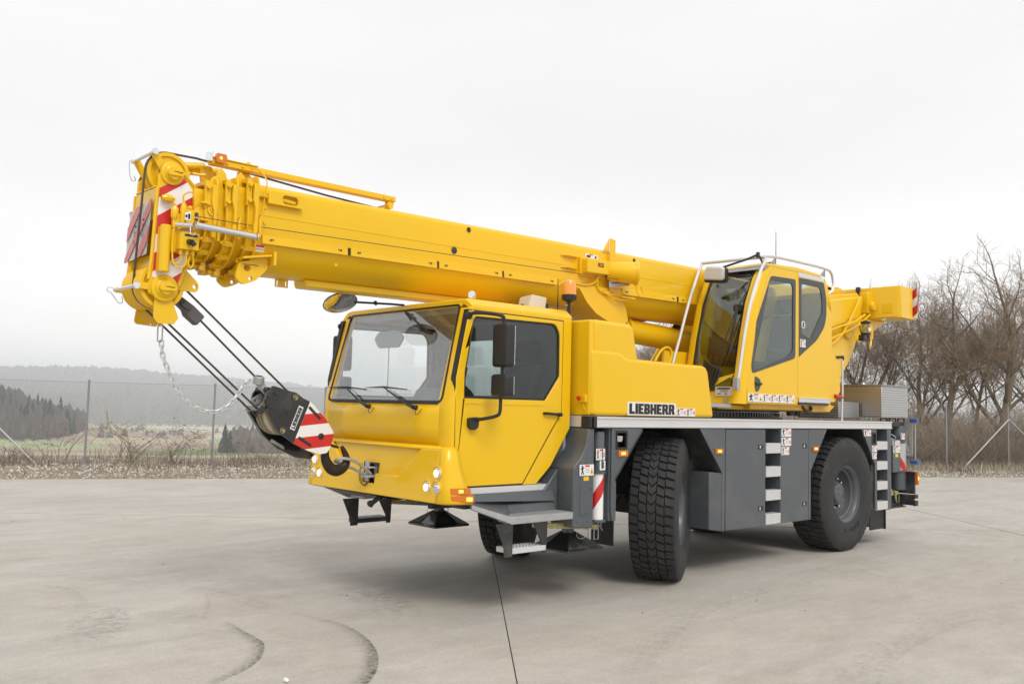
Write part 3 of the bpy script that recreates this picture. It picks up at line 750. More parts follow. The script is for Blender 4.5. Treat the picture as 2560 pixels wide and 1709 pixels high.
sticker(-.445, -.605, 1.2105, 1.69, 1.772, ec); sticker(-.61, -.765, 1.2105, 1.69, 1.772, ec)
mb = MB(); mb.box(.855, .885, 1.085, 1.17, 1.80, 1.87); es = mb.build('emergency_stop_box', 'yellow', ec, .006)
mb = MB(); mb.lathe([(0, .012), (.015, .012), (.016, .022), (.03, .020), (.034, 0)], (.885, 1.105, 1.838), 'x', 14); mb.build('stop_button', 'red', es)
mb = MB(); mb.tube(bez([(.87, 1.14, 1.80), (.872, 1.14, 1.76), (.86, 1.15, 1.73)], 4), .005, 6); mb.build('cable', 'yellow', es)
# ------------------------------------------------------------------ driver's cab
def xf(z):      # front surface of the cab at height z
    P = [(1.06, 2.325), (1.40, 2.335), (1.60, 2.350), (1.76, 2.345), (2.2, 2.240), (2.62, 2.134), (2.70, 2.11)]
    for a, b in zip(P, P[1:]):
        if z <= b[0]: return a[1] + (b[1] - a[1]) * (z - a[0]) / (b[0] - a[0])
    return P[-1][1]
cabp = empty('driver_cab', (0, 0, 0), crane)
win = rounded([(2.105, 2.50), (2.195, 2.03), (2.195, 1.805), (1.235, 1.805), (1.055, 2.03), (1.06, 2.43), (1.12, 2.515)], [.04, .0, .01, .01, .02, .05, .05])
seam = [(2.165, 2.545), (2.285, 1.97), (2.275, 1.07), (1.50, 1.07), (1.155, 1.535), (1.02, 1.70), (1.02, 2.545)]
for s in (1, -1):
    # fixed side wall behind and below the door, and the door with its window
    wall = [(.905, 2.575), (2.15, 2.575), (2.163, 2.553), (1.012, 2.553), (1.012, 1.695), (1.49, 1.06), (1.33, 1.06), (1.15, 1.215), (.905, 1.56)]
    mb = MB(); mb.prism(wall, 'y', s * .955, s * 1.0); mb.build('side_wall', 'yellow', cabp, .004)
    mb = MB(); mb.prism(seam, 'y', s * .960, s * 1.001, [win]); d = mb.build('door', 'yellow', cabp, .005)
    mb = MB(); mb.prism(win, 'y', s * .978, s * .984); mb.build('side_window', 'glass_side' if s > 0 else 'glass_front', cabp, smooth=0)
    mb = MB(); mb.prism(inset(win, -.004), 'y', s * .972, s * .990, [inset(win, .018)]); mb.build('window_seal', 'seal', cabp)
    mb = MB(); mb.prism([(2.14, 2.53), (2.25, 1.97), (2.25, 1.09), (1.5, 1.09), (1.0, 1.72), (1.0, 2.53)], 'y', s * .935, s * .952, [inset(win, .0)]); mb.build('door_lining', 'interior', cabp)
    if s > 0:
        mb = MB(); mb.box(1.24, 2.185, .999, 1.006, 1.758, 1.766); mb.box(2.05, 2.16, 1.001, 1.0075, 1.764, 1.769); mb.box(1.30, 1.40, 1.001, 1.0075, 1.764, 1.769); mb.build('waist_line', 'yellow', d)
        mb = MB(); mb.tube([(1.255, 1.004, 1.69), (1.25, 1.03, 1.69), (1.07, 1.032, 1.682), (1.06, 1.004, 1.682)], [.012, .014, .012, .014], 8); mb.cyl((1.065, 1.0, 1.682), (1.065, 1.045, 1.682), .018, 10); mb.build('door_handle', 'black', d)
    # dark gap behind the door edge
    mb = MB(); mb.prism(inset(seam, -.010), 'y', s * .940, s * .9945, [inset(seam, .03)]); mb.build('door_gasket', 'seal', cabp)
    # front corner pillar
    rings = []
    for z in (1.06, 1.25, 1.40, 1.6, 1.70, 1.76, 1.80, 2.0, 2.2, 2.4, 2.575):
        f_ = xf(z); gx = f_ - .05 if z > 1.9 else f_ - .055
        sx = 2.289 if z < 1.97 else 2.289 - (z - 1.97) * .2087
        sx = min(sx, f_ - .035)
        rings.append([(sx - .0, s * .950, z), (sx, s * 1.0, z), (sx + (f_ - sx) * .25, s * .998, z), (sx + (f_ - sx) * .55, s * .982, z), (sx + (f_ - sx) * .85, s * .950, z), (f_ - .001, s * .915, z), (f_, s * .875, z), (f_ - .002, s * .84, z), (f_ - .05, s * .84, z)])
    mb = MB(); mb.loft(rings, closed=True, cap=True); mb.build('corner_pillar', 'yellow', cabp, smooth=40)
    # roof flank
mb = MB()
sec = [(-1.0, 2.576), (-.995, 2.60), (-.93, 2.655), (-.90, 2.664), (.90, 2.664), (.93, 2.655), (.995, 2.60), (1.0, 2.576), (.96, 2.576), (.90, 2.625), (-.90, 2.625), (-.96, 2.576)]
mb.loft([[(.905, y, z) for y, z in sec], [(2.10, y, z - .004) for y, z in sec], [(2.135 if True else 0, y * .998, z - .008 - (.012 if z > 2.62 else 0)) for y, z in sec]], closed=True, cap=True)
mb.build('roof', 'yellow', cabp, smooth=35)
mb = MB(); mb.prism([(-.86, 2.585), (.86, 2.585), (.885, 2.653), (-.885, 2.653)], 'x', lambda p: xf(p[1]) - .05, lambda p: xf(p[1]) + .002); mb.build('roof_front', 'yellow', cabp, .01, seg=3)
# front wall below the windscreen
mb = MB(); mb.loft([[(xf(z) + dx, y, z) for y in (-.86, -.5, 0, .5, .86)] for z, dx in ((1.40, 0), (1.55, .006), (1.66, .006), (1.745, 0))]); mb.build('front_wall', 'yellow', cabp, smooth=50, solid=.03)
def bx(z):      # bumper front surface
    return 2.4495 - (z - .942) * .1213
# bumper shell: flat front, rounded corners, flared sides
rows = [(1.405, 2.33, .93, 2.315, .965, 2.28, .985), (1.395, 2.375, .96, 2.35, 1.005, 2.275, 1.020), (1.375, 2.397, .98, 2.37, 1.03, 2.268, 1.036), (1.24, 2.415, .99, 2.385, 1.045, 2.250, 1.062), (1.10, 2.432, 1.0, 2.398, 1.075, 2.232, 1.105), (.955, 2.448, 1.0, 2.410, 1.095, 2.212, 1.16), (.94, 2.440, 1.0, 2.40, 1.09, 2.21, 1.155)]
for s in (1, -1):
    mb = MB()
    R = []
    for z, a, ya, b_, yb, c_, yc in rows:
        a = min(a, bx(z)) if z <= 1.376 else a
        R.append([(a - .0008, s * (ya - .025), z), (a - .003, s * ya, z), (a * .7 + b_ * .3 - .001, s * (ya * .45 + yb * .55), z), (b_, s * yb, z), (b_ * .5 + c_ * .5 + .006, s * (yb * .5 + yc * .5 + .004), z), (c_, s * yc, z)])
    mb.loft(R)
    mb.build('bumper_corner', 'yellow', cabp, smooth=50, solid=.02)
hole = [(-.125, 1.035), (.075, 1.035), (.075, 1.20), (-.125, 1.20)]
def sub(y0, y1, z0, z1, n=6): return [(y0, z0 + (z1 - z0) * k / n) for k in range(n + 1)]
outer = [(-.958, 1.376), (-.972, .942), (.972, .942), (.958, 1.376)]
mb = MB(); mb.prism(outer, 'x', lambda p: bx(p[1]) - .050, lambda p: bx(p[1]) - .028, [hole]); mb.build('bumper_panel', 'yellow', cabp, .002)
raised = [(-.957, 1.375), (-.971, .942), (.971, .942), (.957, 1.375), (.70, 1.375), (.42, 1.125), (.075, 1.125), (.075, 1.035), (-.125, 1.035), (-.125, 1.125), (-.42, 1.125), (-.70, 1.375)]
mb = MB(); mb.prism(raised, 'x', lambda p: bx(p[1]) - .03, lambda p: bx(p[1])); mb.build('raised_panel', 'yellow', cabp, .010, seg=3)
mb = MB(); mb.loft([[(2.33, -.91, 1.408), (2.33, .91, 1.408)], [(2.375, -.94, 1.400), (2.375, .94, 1.400)], [(2.391, -.955, 1.388), (2.391, .955, 1.388)], [(2.394, -.957, 1.37), (2.394, .957, 1.37)]]); mb.build('bumper_ledge', 'yellow', cabp, smooth=60, solid=.01)
# coupling recess with jaw
mb = MB(); mb.box(2.20, 2.22, -.13, .08, 1.02, 1.21); mb.prism([(-.14, 1.02), (.09, 1.02), (.09, 1.215), (-.14, 1.215)], 'x', 2.20, 2.402, [hole]); cu = mb.build('coupling_pocket', 'dark', cabp)
mb = MB(); mb.prism(rounded([(2.25, -.09), (2.50, -.06), (2.50, .04), (2.25, .07)], .03), 'z', 1.085, 1.105); mb.prism(rounded([(2.25, -.09), (2.48, -.06), (2.48, .04), (2.25, .07)], .03), 'z', 1.165, 1.18)
mb.cyl((2.45, -.01, 1.05), (2.45, -.01, 1.22), .022, 12); mb.tube([(2.45, -.01, 1.22), (2.44, -.04, 1.235), (2.42, -.07, 1.22)], .008, 6); mb.box(2.28, 2.34, -.07, .05, 1.05, 1.2); mb.build('towing_jaw', 'galv', cu, .003)
# small safety chain on the coupling pin
pts = bez([(2.46, -.09, 1.20), (2.47, -.10, 1.12), (2.47, -.09, 1.05), (2.46, -.04, 1.01), (2.46, .01, 1.04)], 8)
mb = MB()
for i in range(0, len(pts) - 2, 2):
    a, b = pts[i], pts[i + 2]; d = (b - a); u = d.normalized(); v = (Vector((0, 1, 0)) if (i // 2) % 2 else Vector((1, 0, 0))); v = (v - u * v.dot(u)).normalized(); c = (a + b) / 2
    mb.tube([c + u * cos(t) * d.length * .62 + v * sin(t) * .008 for t in [2 * pi * k / 10 for k in range(10)]], .0028, 4, closed=True)
mb.build('safety_chain', 'dark', cu)
# headlamps
def lamp(y, z, r, lit):
    mb = MB(); mb.lathe([(-.01, r * 1.22), (.010, r * 1.22), (.013, r * 1.16), (.006, r * 1.02), (.002, r)], (bx(z) - .004, y, z), 'x', 28); o = mb.build('headlamp_bezel', 'yellow', cabp)
    mb = MB(); mb.lathe([(.004, r), (.010, r * .85), (.014, r * .5), (.015, 0)], (bx(z) - .004, y, z), 'x', 28); mb.build('headlamp_lens', 'reflector', o)
    if lit:
        mb = MB(); mb.lathe([(.0140, r * .62), (.0165, r * .45), (.018, 0)], (bx(z) - .004, y - .006, z), 'x', 18); mb.build('bulb', 'lit', o)
for s in (1, -1):
    lamp(s * .957, 1.184, .050, True); lamp(s * .966 if s < 0 else .966, 1.063, .050, False); lamp(s * .842, 1.063, .050, True)
    T = lambda p, s=s: Vector((2.385 - p.x * 1.0, s * (1.082 + p.x * .42 + p.z), p.y))
    mb = MB(); mb.T = T
    mb.prism([(.0, 1.022), (.155, 1.022), (.155, 1.072), (.0, 1.072)], 'z', -.01, .016); mb.m = 1; mb.prism([(.06, 1.035), (.095, 1.035), (.095, 1.06), (.06, 1.06)], 'z', .014, .018)
    o = mb.build('indicator_lamp', ['orange', 'orange_lit'], cabp, .004)
    mb = MB(); mb.T = T
    mb.prism([(.0, .955), (.180, .955), (.180, 1.014), (.0, 1.014)], 'z', -.01, .020); mb.m = 1; mb.prism([(.12, .968), (.165, .968), (.165, 1.0), (.12, 1.0)], 'z', .018, .022)
    mb.build('indicator_lamp', ['orange', 'orange_lit'], cabp, .004)
# windscreen
def WS(off): return lambda p: xf(p[1]) + off
wso = rounded([(-.899, 1.757), (.899, 1.757), (.857, 2.612), (-.857, 2.612)], [.06, .07, .05, .05], 5)
wsi = inset(wso, .020)
# lower edge follows the sloping front: split so that the surface bends with xf()
mb = MB(); mb.prism(wso, 'x', WS(-.012), WS(.008), [wsi]); mb.build('windscreen_seal', 'seal', cabp, .003)
mb = MB(); mb.prism(inset(wso, .012), 'x', WS(-.006), WS(-.001)); mb.build('windscreen', 'glass_front', cabp, smooth=0)
# inside
mb = MB(); mb.box(.91, .935, -.95, .95, 1.06, 2.62) if False else mb.prism([(-.95, 1.06), (.95, 1.06), (.95, 2.60), (-.95, 2.60)], 'x', .906, .935, [rounded([(-.78, 1.85), (.05, 1.85), (.05, 2.42), (-.78, 2.42)], .06)]); mb.build('rear_wall', 'interior', cabp)
mb = MB(); mb.prism(rounded([(-.79, 1.84), (.06, 1.84), (.06, 2.43), (-.79, 2.43)], .06), 'x', .915, .921); mb.build('rear_window', 'glass_front', cabp)
mb = MB(); mb.box(.94, 2.30, -.93, .93, 1.0, 1.06); mb.box(.94, 2.08, -.93, .93, 2.600, 2.620); mb.build('floor_and_headliner', 'interior', cabp)
mb = MB(); mb.prism([(2.30, 1.45), (2.30, 1.77), (2.10, 1.80), (1.92, 1.74), (1.90, 1.50)], 'y', -.93, .93); mb.prism([(1.98, 1.72), (2.24, 1.76), (2.20, 1.88), (2.05, 1.90), (1.94, 1.82)], 'y', .32, .86); mb.build('dashboard', 'interior_dark', cabp, .03, seg=3)
mb = MB(); c = Vector((1.90, .55, 1.82)); ax = Vector((-.75, 0, .66)); u = Vector((0, 1, 0)); v = ax.cross(u)
mb.tube([c + (u * cos(a) + v * sin(a)) * .22 for a in [2 * pi * k / 28 for k in range(28)]], .016, 8, closed=True)
for a in (.5, 2.6, 4.7): mb.tube([c + ax * -.02, c + (u * cos(a) + v * sin(a)) * .22], .014, 6)
mb.cyl(c - ax * .25, c, .04, 10); mb.build('steering_wheel', 'interior_dark', cabp)
for y in (.55, -.55):
    mb = MB(); mb.prism([(1.15, 1.45), (1.62, 1.45), (1.66, 1.54), (1.15, 1.56)], 'y', y - .24, y + .24); mb.prism([(1.20, 1.52), (1.32, 1.52), (1.12, 2.16), (1.02, 2.14)], 'y', y - .22, y + .22); mb.prism([(1.04, 2.17), (1.12, 2.18), (1.07, 2.38), (.99, 2.36)], 'y', y - .13, y + .13); mb.box(1.2, 1.55, y - .16, y + .16, 1.06, 1.45)
    mb.build('seat', 'interior_dark', cabp, .03, seg=3)
mb = MB(); mb.prism([(-.84, 2.40), (.30, 2.44), (.30, 2.60), (-.84, 2.60)], 'x', 2.02, 2.06) if False else mb.box(1.98, 2.06, -.86, .86, 2.545, 2.598); mb.build('sun_visor_box', 'interior', cabp, .01)
# roof furniture
mb = MB(); mb.lathe([(-.03, .028), (0, .036), (.022, .036), (.03, .028), (.036, 0)], (2.02, .86, 2.695), Vector((.8, .5, .15)), 16); mb.cyl((1.99, .84, 2.65), (1.99, .84, 2.69), .012, 8); mb.build('marker_lamp', 'reflector', cabp)
mb = MB(); mb.hexa([(.86, .46, 2.70), (1.06, .40, 2.685), (1.06, .56, 2.685), (.86, .60, 2.70), (.84, .44, 2.80), (1.00, .38, 2.82), (.98, .54, 2.84), (.82, .58, 2.82)]); rc = mb.build('roof_camera_housing', 'tan', cabp, .008)
mb = MB(); mb.box(.80, .86, .44, .58, 2.67, 2.76); mb.cyl((1.06, .48, 2.66), (1.06, .48, 2.74), .012, 8); mb.build('camera_bracket', 'black', rc)
mb = MB(); mb.tube([(.69, .60, 2.66), (.69, .60, 3.02)], [.008, .003], 6); mb.build('antenna', 'black', cabp)
def beacon(x, y, z, par, k=1.0):
    mb = MB(); mb.lathe([(0, .014 * k), (.09 * k, .014 * k), (.10 * k, .03 * k), (.115 * k, .058 * k), (.15 * k, .062 * k), (.155 * k, .058 * k), (.155 * k, 0)], (x, y, z), 'z', 20); b = mb.build('beacon', 'black', par)
    mb = MB(); mb.lathe([(.156 * k, .057 * k), (.23 * k, .056 * k), (.26 * k, .045 * k), (.275 * k, .025 * k), (.279 * k, 0)], (x, y, z), 'z', 24); mb.build('beacon_dome', 'amber_dome', b)
    mb = MB(); mb.cyl((x, y, z + .157 * k), (x, y, z + .19 * k), .03 * k, 12); mb.box(x - .004, x + .004, y - .035 * k, y + .035 * k, z + .18 * k, z + .25 * k); mb.build('beacon_reflector', 'orange', b)
    mb = MB(); mb.cyl((x + .012, y, z + .07 * k), (x + .05 * k, y + .01, z + .07 * k), .008, 8); mb.build('beacon_screw', 'chrome', b)
beacon(.76, .82, 2.645, cabp, 1.22)
# mirrors, left side
def padded(x0, x1, y0, y1, z0, z1, name, par):
    mb = MB(); mb.prism(rounded([(x0, z0), (x1, z0), (x1, z1), (x0, z1)], .035, 5), 'y', y0, y1); o = mb.build(name, 'black', par, .022, seg=3)
    return o
for s in (1, -1):
    y = s * 1.24
    mb = MB()
    mb.tube(bez([(2.165, s * .99, 2.50), (2.15, s * 1.05, 2.52), (2.08, s * 1.16, 2.515), (2.00, s * 1.235, 2.495), (1.985, s * 1.24, 2.44)], 6), .016, 10)
    mb.lathe([(0, .032), (.02, .034), (.03, .024), (.03, 0)], (2.165, s * .985, 2.50), Vector((.2, s, 0)), 12); mb.build('upper_mirror_arm', 'black', cabp)
    mb = MB(); mb.tube(bez([(1.985, y, 2.10), (1.99, y, 1.98), (2.00, y, 1.80), (2.005, y, 1.70), (2.02, y - s * .02, 1.665), (2.07, s * 1.14, 1.64), (2.10, s * 1.04, 1.625)], 6), .015, 10)
    mb.prism(rounded([(2.06, 1.65), (2.16, 1.64), (2.16, 1.57), (2.12, 1.535), (2.07, 1.56)], .02), 'y', s * 1.0, s * 1.05)
    arm = mb.build('mirror_arm', 'black', cabp)
    mb = MB(); mb.T = lambda p, s=s: Matrix.Rotation(radians(-6 if s > 0 else 12), 3, 'Z') @ (p - Vector((2.0, s * 1.24, 0))) + Vector((2.0, s * 1.24, 0))
    mb.prism(rounded([(s * 1.135, 2.07), (s * 1.345, 2.07), (s * 1.345, 2.435), (s * 1.135, 2.435)], .035, 5), 'x', 1.935, 2.03)
    m1 = mb.build('mirror_housing', 'black', arm, .02, seg=3)
    mb = MB(); mb.T = lambda p, s=s: Matrix.Rotation(radians(-6 if s > 0 else 12), 3, 'Z') @ (p - Vector((2.0, s * 1.24, 0))) + Vector((2.0, s * 1.24, 0))
    mb.prism(rounded([(s * 1.125, 1.825), (s * 1.345, 1.825), (s * 1.345, 2.01), (s * 1.125, 2.01)], .035, 5), 'x', 1.935, 2.03)
    mb.build('mirror_housing', 'black', arm, .02, seg=3)
    mb = MB(); mb.box(1.929, 1.934, s * 1.155, s * 1.325, 2.09, 2.415); mb.box(1.929, 1.934, s * 1.15, s * 1.325, 1.845, 1.99); mb.build('mirror_glass', 'mirror', arm)
# kerb mirror on the right front and the round mirror above the windscreen
mb = MB(); mb.tube([(2.13, .02, 2.655), (2.20, -.08, 2.665), (2.56, -.16, 2.655)], .010, 8); mb.cyl((2.36, -.10, 2.652), (2.36, -.12, 2.672), .018, 8); rm = mb.build('front_mirror_arm', 'black', cabp)
n_ = Vector((.05, .50, -.86)).normalized(); ce = Vector((2.62, -.30, 2.655))
mb = MB(); mb.lathe([(-.05, 0), (-.045, .07), (-.03, .12), (-.005, .155), (.006, .160), (.010, .152)], ce, n_, 32); mb.build('round_mirror', 'gloss_black', rm)
mb = MB(); mb.lathe([(.008, .152), (.020, .10), (.026, .05), (.028, 0)], ce, n_, 32); mb.build('round_mirror_glass', 'mirror', rm)
mb = MB(); mb.tube(bez([(2.18, .11, 2.585), (2.165, .16, 2.53), (2.11, .20, 2.44), (2.05, .30, 2.415)], 5), .014, 6); mb.build('inner_arm', 'black', cabp)
mb = MB(); mb.prism(rounded([(-.42, 2.27), (-.10, 2.27), (-.02, 2.36), (-.10, 2.43), (-.42, 2.43), (-.50, 2.36)], .03), 'x', 2.08, 2.10); mb.cyl((2.09, -.26, 2.27), (2.09, -.26, 1.80), .006, 6); mb.build('interior_mirror', 'interior', cabp, .01)  # interior mirror as a plain board on a stalk, in lining colour
# wipers
for y0, y1 in ((-.16, -.60), (.55, .03)):
    zb = 1.715; x0 = xf(zb) + .014
    mb = MB(); mb.lathe([(0, .022), (.02, .020), (.035, .014), (.036, 0)], (x0 - .012, y0, zb), 'x', 12)
    zt = 1.893; xt = xf(zt) + .03
    mb.tube([(x0 + .02, y0, zb), (xf(1.77) + .04, y0 + (y1 - y0) * .30, 1.765), (xt + .005, y1 + .02, zt - .005)], [.018, .013, .006], 8)
    mb.tube(bez([(x0 + .01, y0 + .02, zb - .02), (x0 + .02, y0 + .03, zb - .06), (x0 + .015, y0 + .07, zb - .045), (x0, y0 + .09, zb - .01)], 4), .003, 5)
    wa = mb.build('wiper_arm', 'black', cabp)
    mb = MB(); mb.tube([(xf(1.886) + .016, y1 - .30, 1.886), (xf(zt) + .020, y1, zt), (xf(1.87) + .016, y1 + .36, 1.870)], [.004, .008, .004], 6); mb.build('wiper_blade', 'seal', wa)
# sill strip and lower side of the cab
for s in (1, -1):
    mb = MB(); mb.box(1.17, 2.19, s * .95, s * 1.004, 1.003, 1.056); mb.build('sill_strip', 'alu_matt', cabp, .003)
    mb = MB(); K = lambda x, y, z: (x, s * y, z); mb.hexa([K(2.24, .9, .93), K(1.13, .9, .905), K(1.13, 1.06, .905), K(2.23, 1.10, .955), K(2.20, .9, 1.002), K(1.15, .9, 1.002), K(1.15, 1.03, 1.002), K(2.20, 1.03, 1.002)]); mb.loft([[K(2.235, .93, .93), K(2.235, 1.125, .945), K(1.87, 1.215, .828), K(1.70, 1.06, .82), K(1.13, 1.06, .82), K(1.13, .93, .82)], [K(2.22, .93, .955), K(2.22, 1.095, .957), K(1.93, 1.055, .92), K(1.70, 1.040, .905), K(1.13, 1.035, .905), K(1.13, .93, .905)]], closed=True, cap=True); mb.build('side_skirt', 'grey', cabp, .008)
mb = MB(); mb.prism([(2.42, .935), (2.25, .905), (1.85, .895), (1.10, .895), (1.10, 1.05), (2.25, 1.05), (2.42, .96)], 'y', -1.0, 1.0); mb.build('cab_underside', 'dark', cabp, .01)
mb = MB(); mb.hexa([(2.30, -.62, .90), (2.42, -.70, .925), (2.42, .10, .925), (2.30, .05, .90), (2.28, -.55, .93), (2.41, -.68, .94), (2.41, .08, .94), (2.28, .0, .93)])
mb.prism([(1.0 - 1.75, .88), (.05, .88), (.05, .93), (-.75, .93)], 'x', 2.18, 2.30); mb.build('front_skid_plate', 'gloss_black', cabp, .004)
mb = MB(); mb.tube([(2.30, -.02, .90), (2.34, -.05, .86), (2.36, -.08, .84)], .022, 8); mb.lathe([(0, .03), (.03, .034), (.04, .02)], (2.35, -.07, .85), Vector((.3, -.4, -.5)), 10); mb.build('air_coupling', 'black', cabp)
# ------------------------------------------------------------------ superstructure, operator's cab
mb = MB(); mb.lathe([(1.672, 0), (1.672, 1.02), (1.69, 1.02), (1.69, .0)], (-2.55, 0, 0), 'z', 64); mb.lathe([(1.755, 0), (1.755, .98), (1.775, .98), (1.775, .0)], (-2.55, 0, 0), 'z', 64)
ring = mb.build('slewing_ring', 'dark', crane, smooth=25)
mb = MB(); mb.lathe([(1.69, .90), (1.69, .955), (1.75, .955), (1.75, .90)], (-2.55, 0, 0), 'z', 64)
for k in range(150):
    a = 2 * pi * k / 150; mb.T = Matrix.Translation((-2.55, 0, 0)) @ Matrix.Rotation(a, 4, 'Z'); mb.box(.95, .985, -.009, .009, 1.695, 1.745)
mb.T = None; tag(mb.build('ring_teeth', 'gloss_black', ring, smooth=20), kind='stuff')
mb = MB(); mb.box(-4.0, -1.45, -.75, 1.03, 1.776, 1.83); mb.prism([(-1.95, 1.785), (-3.18, 1.785), (-3.22, 1.77), (-3.80, 1.775), (-3.95, 1.86), (-1.95, 1.86)], 'y', .55, 1.12); tb = mb.build('turntable', 'yellow_dirty', crane, .012)
for x in (-3.05, -3.2): 
    mb = MB(); mb.lathe([(0, .05), (.05, .05), (.05, 0)], (x, 1.0, 1.72), 'z', 12); mb.build('hydraulic_fitting', 'dark', tb)
mb = MB(); mb.tube(bez([(-3.10, 1.10, 1.86), (-3.14, 1.14, 1.80), (-3.22, 1.15, 1.775), (-3.30, 1.14, 1.81), (-3.28, 1.12, 1.86)], 5), .018, 8); mb.build('hose', 'dark', tb)
# side plates of the machine frame and tail girders
for s in (1, -1):
    P = [(-2.6, 1.84), (-2.3, 2.2), (-2.9, 2.9), (-3.9, 3.30), (-4.2, 3.36), (-4.60, 3.40), (-5.34, 3.50), (-5.40, 3.47), (-5.72, 3.22), (-5.80, 3.14), (-5.30, 2.80), (-5.18, 2.62), (-5.08, 2.50), (-4.90, 2.34), (-4.55, 1.95), (-4.0, 1.84)]
    mb = MB(); mb.prism(P, 'y', s * .70, s * .75); fr = mb.build('machine_side_plate', 'yellow', crane, .012)
    if s > 0:
        mb = MB(); mb.prism([(-3.7, 2.98), (-4.50, 2.93), (-5.28, 3.13), (-5.42, 3.40), (-5.38, 3.46), (-4.55, 3.33), (-3.7, 3.2)], 'y', .75, .80); mb.build('tail_girder', 'yellow', fr, .02, seg=3)
        mb = MB()
        for a, b, c_ in (((-3.9, .80, 2.62), (-4.7, .82, 2.86), (-5.5, .86, 3.20)), ((-3.9, .80, 2.74), (-4.6, .83, 2.95), (-5.3, .88, 3.18)), ((-3.9, .80, 2.50), (-4.6, .82, 2.78), (-5.2, .86, 3.42))):
            mb.tube(bez([a, b, (b[0] * .5 + c_[0] * .5, b[1] + .03, b[2] * .5 + c_[2] * .5 - .03), c_], 8), .016, 6)
        mb.tube(bez([(-5.15, .84, 3.05), (-5.28, .9, 2.84), (-5.40, .9, 2.72), (-5.47, .88, 2.84), (-5.42, .84, 3.02)], 6), .013, 6)
        mb.tube(bez([(-5.48, .84, 3.06), (-5.50, .88, 2.98), (-5.50, .88, 2.84)], 4), .02, 8)
        mb.lathe([(0, .16), (.04, .16), (.05, .13), (.05, 0)], (-5.02, .75, 2.98), 'y', 20)
        mb.build('hydraulic_hoses', 'yellow', fr)
mb = MB(); mb.box(-5.85, -3.6, -.70, .70, 2.9, 3.0); mb.box(-4.6, -4.3, -.70, .70, 1.84, 2.6); mb.build('machine_cross_beam', 'yellow', crane, .01)
# winch drum and bits on top of the machine
mb = MB(); mb.cyl((-4.75, -.55, 3.32), (-4.75, .55, 3.32), .20, 24); mb.cyl((-4.75, .55, 3.32), (-4.75, .58, 3.32), .26, 24); mb.build('winch_drum', 'yellow', crane)
mb = MB(); mb.box(-5.35, -4.45, .30, .62, 3.42, 3.50); mb.prism([(-4.5, 3.50), (-4.6, 3.56), (-4.9, 3.57), (-5.2, 3.60), (-5.3, 3.50)], 'y', .36, .40); mb.prism([(-4.7, 3.50), (-4.8, 3.55), (-5.1, 3.58), (-5.4, 3.52)], 'y', .55, .58); mb.build('winch_guard', 'yellow', crane, .006)
mb = MB(); mb.lathe([(0, .02), (.05, .02), (.06, .035), (.12, .035), (.13, 0)], (-5.46, .70, 3.48), 'z', 12); mb.cyl((-5.46, .70, 3.40), (-5.46, .70, 3.48), .01, 8); mb.build('tail_camera', 'black', crane)
mb = MB(); mb.box(-5.62, -5.44, .74, .86, 3.22, 3.52); mb.cyl((-5.52, .86, 3.32), (-5.52, .92, 3.32), .07, 14); mb.build('valve_block', 'yellow', crane, .01)
# grease pump
mb = MB(); mb.lathe([(0, .055), (.06, .06), (.065, .068), (.08, .068), (.082, .0)], (-5.06, 1.0, 2.815), 'z', 20); mb.box(-5.12, -4.93, .96, 1.04, 2.78, 2.86); gp = mb.build('grease_pump', 'black', crane, .004)
mb = MB(); mb.lathe([(0, .058), (.125, .058)], (-5.06, 1.0, 2.898), 'z', 20); mb.build('grease_reservoir', 'glass_side', gp)
mb = MB(); mb.lathe([(.125, .058), (.13, .066), (.155, .066), (.16, .03), (.17, .03), (.17, 0)], (-5.06, 1.0, 2.898), 'z', 20); mb.build('reservoir_cap', 'black', gp)
mb = MB(); mb.box(-5.10, -5.02, 1.058, 1.062, 2.92, 2.965); mb.m = 1; mb.box(-5.13, -5.103, 1.035, 1.045, 2.92, 2.965); mb.box(-5.10, -5.05, 1.041, 1.045, 2.80, 2.83); mb.m = 2; mb.box(-4.99, -4.97, 1.041, 1.045, 2.81, 2.83); mb.build('pump_labels', ['sticker', 'blue', 'red'], gp)
mb = MB(); mb.tube(bez([(-4.95, 1.0, 2.86), (-4.90, 1.0, 2.93), (-4.98, .96, 2.99)], 5), .007, 6); mb.tube(bez([(-5.1, 1.0, 2.78), (-5.2, .98, 2.72), (-5.3, .9, 2.85)], 5), .007, 6); mb.build('pump_cable', 'black', gp)
# counterweight
mb = MB(); mb.prism(rounded([(-5.72, -1.10), (-5.72, 1.10), (-5.80, 1.20), (-6.12, 1.20), (-6.12, -1.20), (-5.80, -1.20)], .03), 'z', 3.17, 3.60) if False else mb.prism([(-5.60, -1.18), (-5.60, 1.18), (-5.64, 1.25), (-6.02, 1.25), (-6.02, -1.25), (-5.64, -1.25)], 'z', 3.155, 3.605)
cw = mb.build('counterweight', 'yellow', crane, .010, seg=2)
mb = MB(); mb.prism(rounded([(1.08 - .08, 3.22), (1.15, 3.22), (1.15, 3.36), (1.0, 3.36)], .01), 'x', -5.605, -5.596); mb.box(-6.10, -5.62, -1.26, 1.27, 3.148, 3.160)
mb.build('cast_block', 'yellow', cw, .003)
mb = MB()
for a, b in ((3.20, 3.62),):
    mb.box(-6.07, -6.055, -1.27, 1.295, 3.17, 3.60)
o = mb.build('warning_plate', 'reflwhite', cw)
mb = MB()
for z in (3.17, 3.42):
    mb.prism([(1.20, z), (1.298, z + .07), (1.298, z + .20), (1.20, z + .13)], 'x', -6.054, -6.050)
mb.box(-6.072, -6.05, 1.2955, 1.2975, 3.25, 3.42)
mb.build('red_stripe', 'red', o)
mb = MB(); mb.prism([(-5.50, 3.15), (-6.15, 3.15), (-5.75, 2.98), (-5.35, 2.80)], 'y', .55, .80); mb.build('counterweight_bracket', 'yellow', crane, .012)
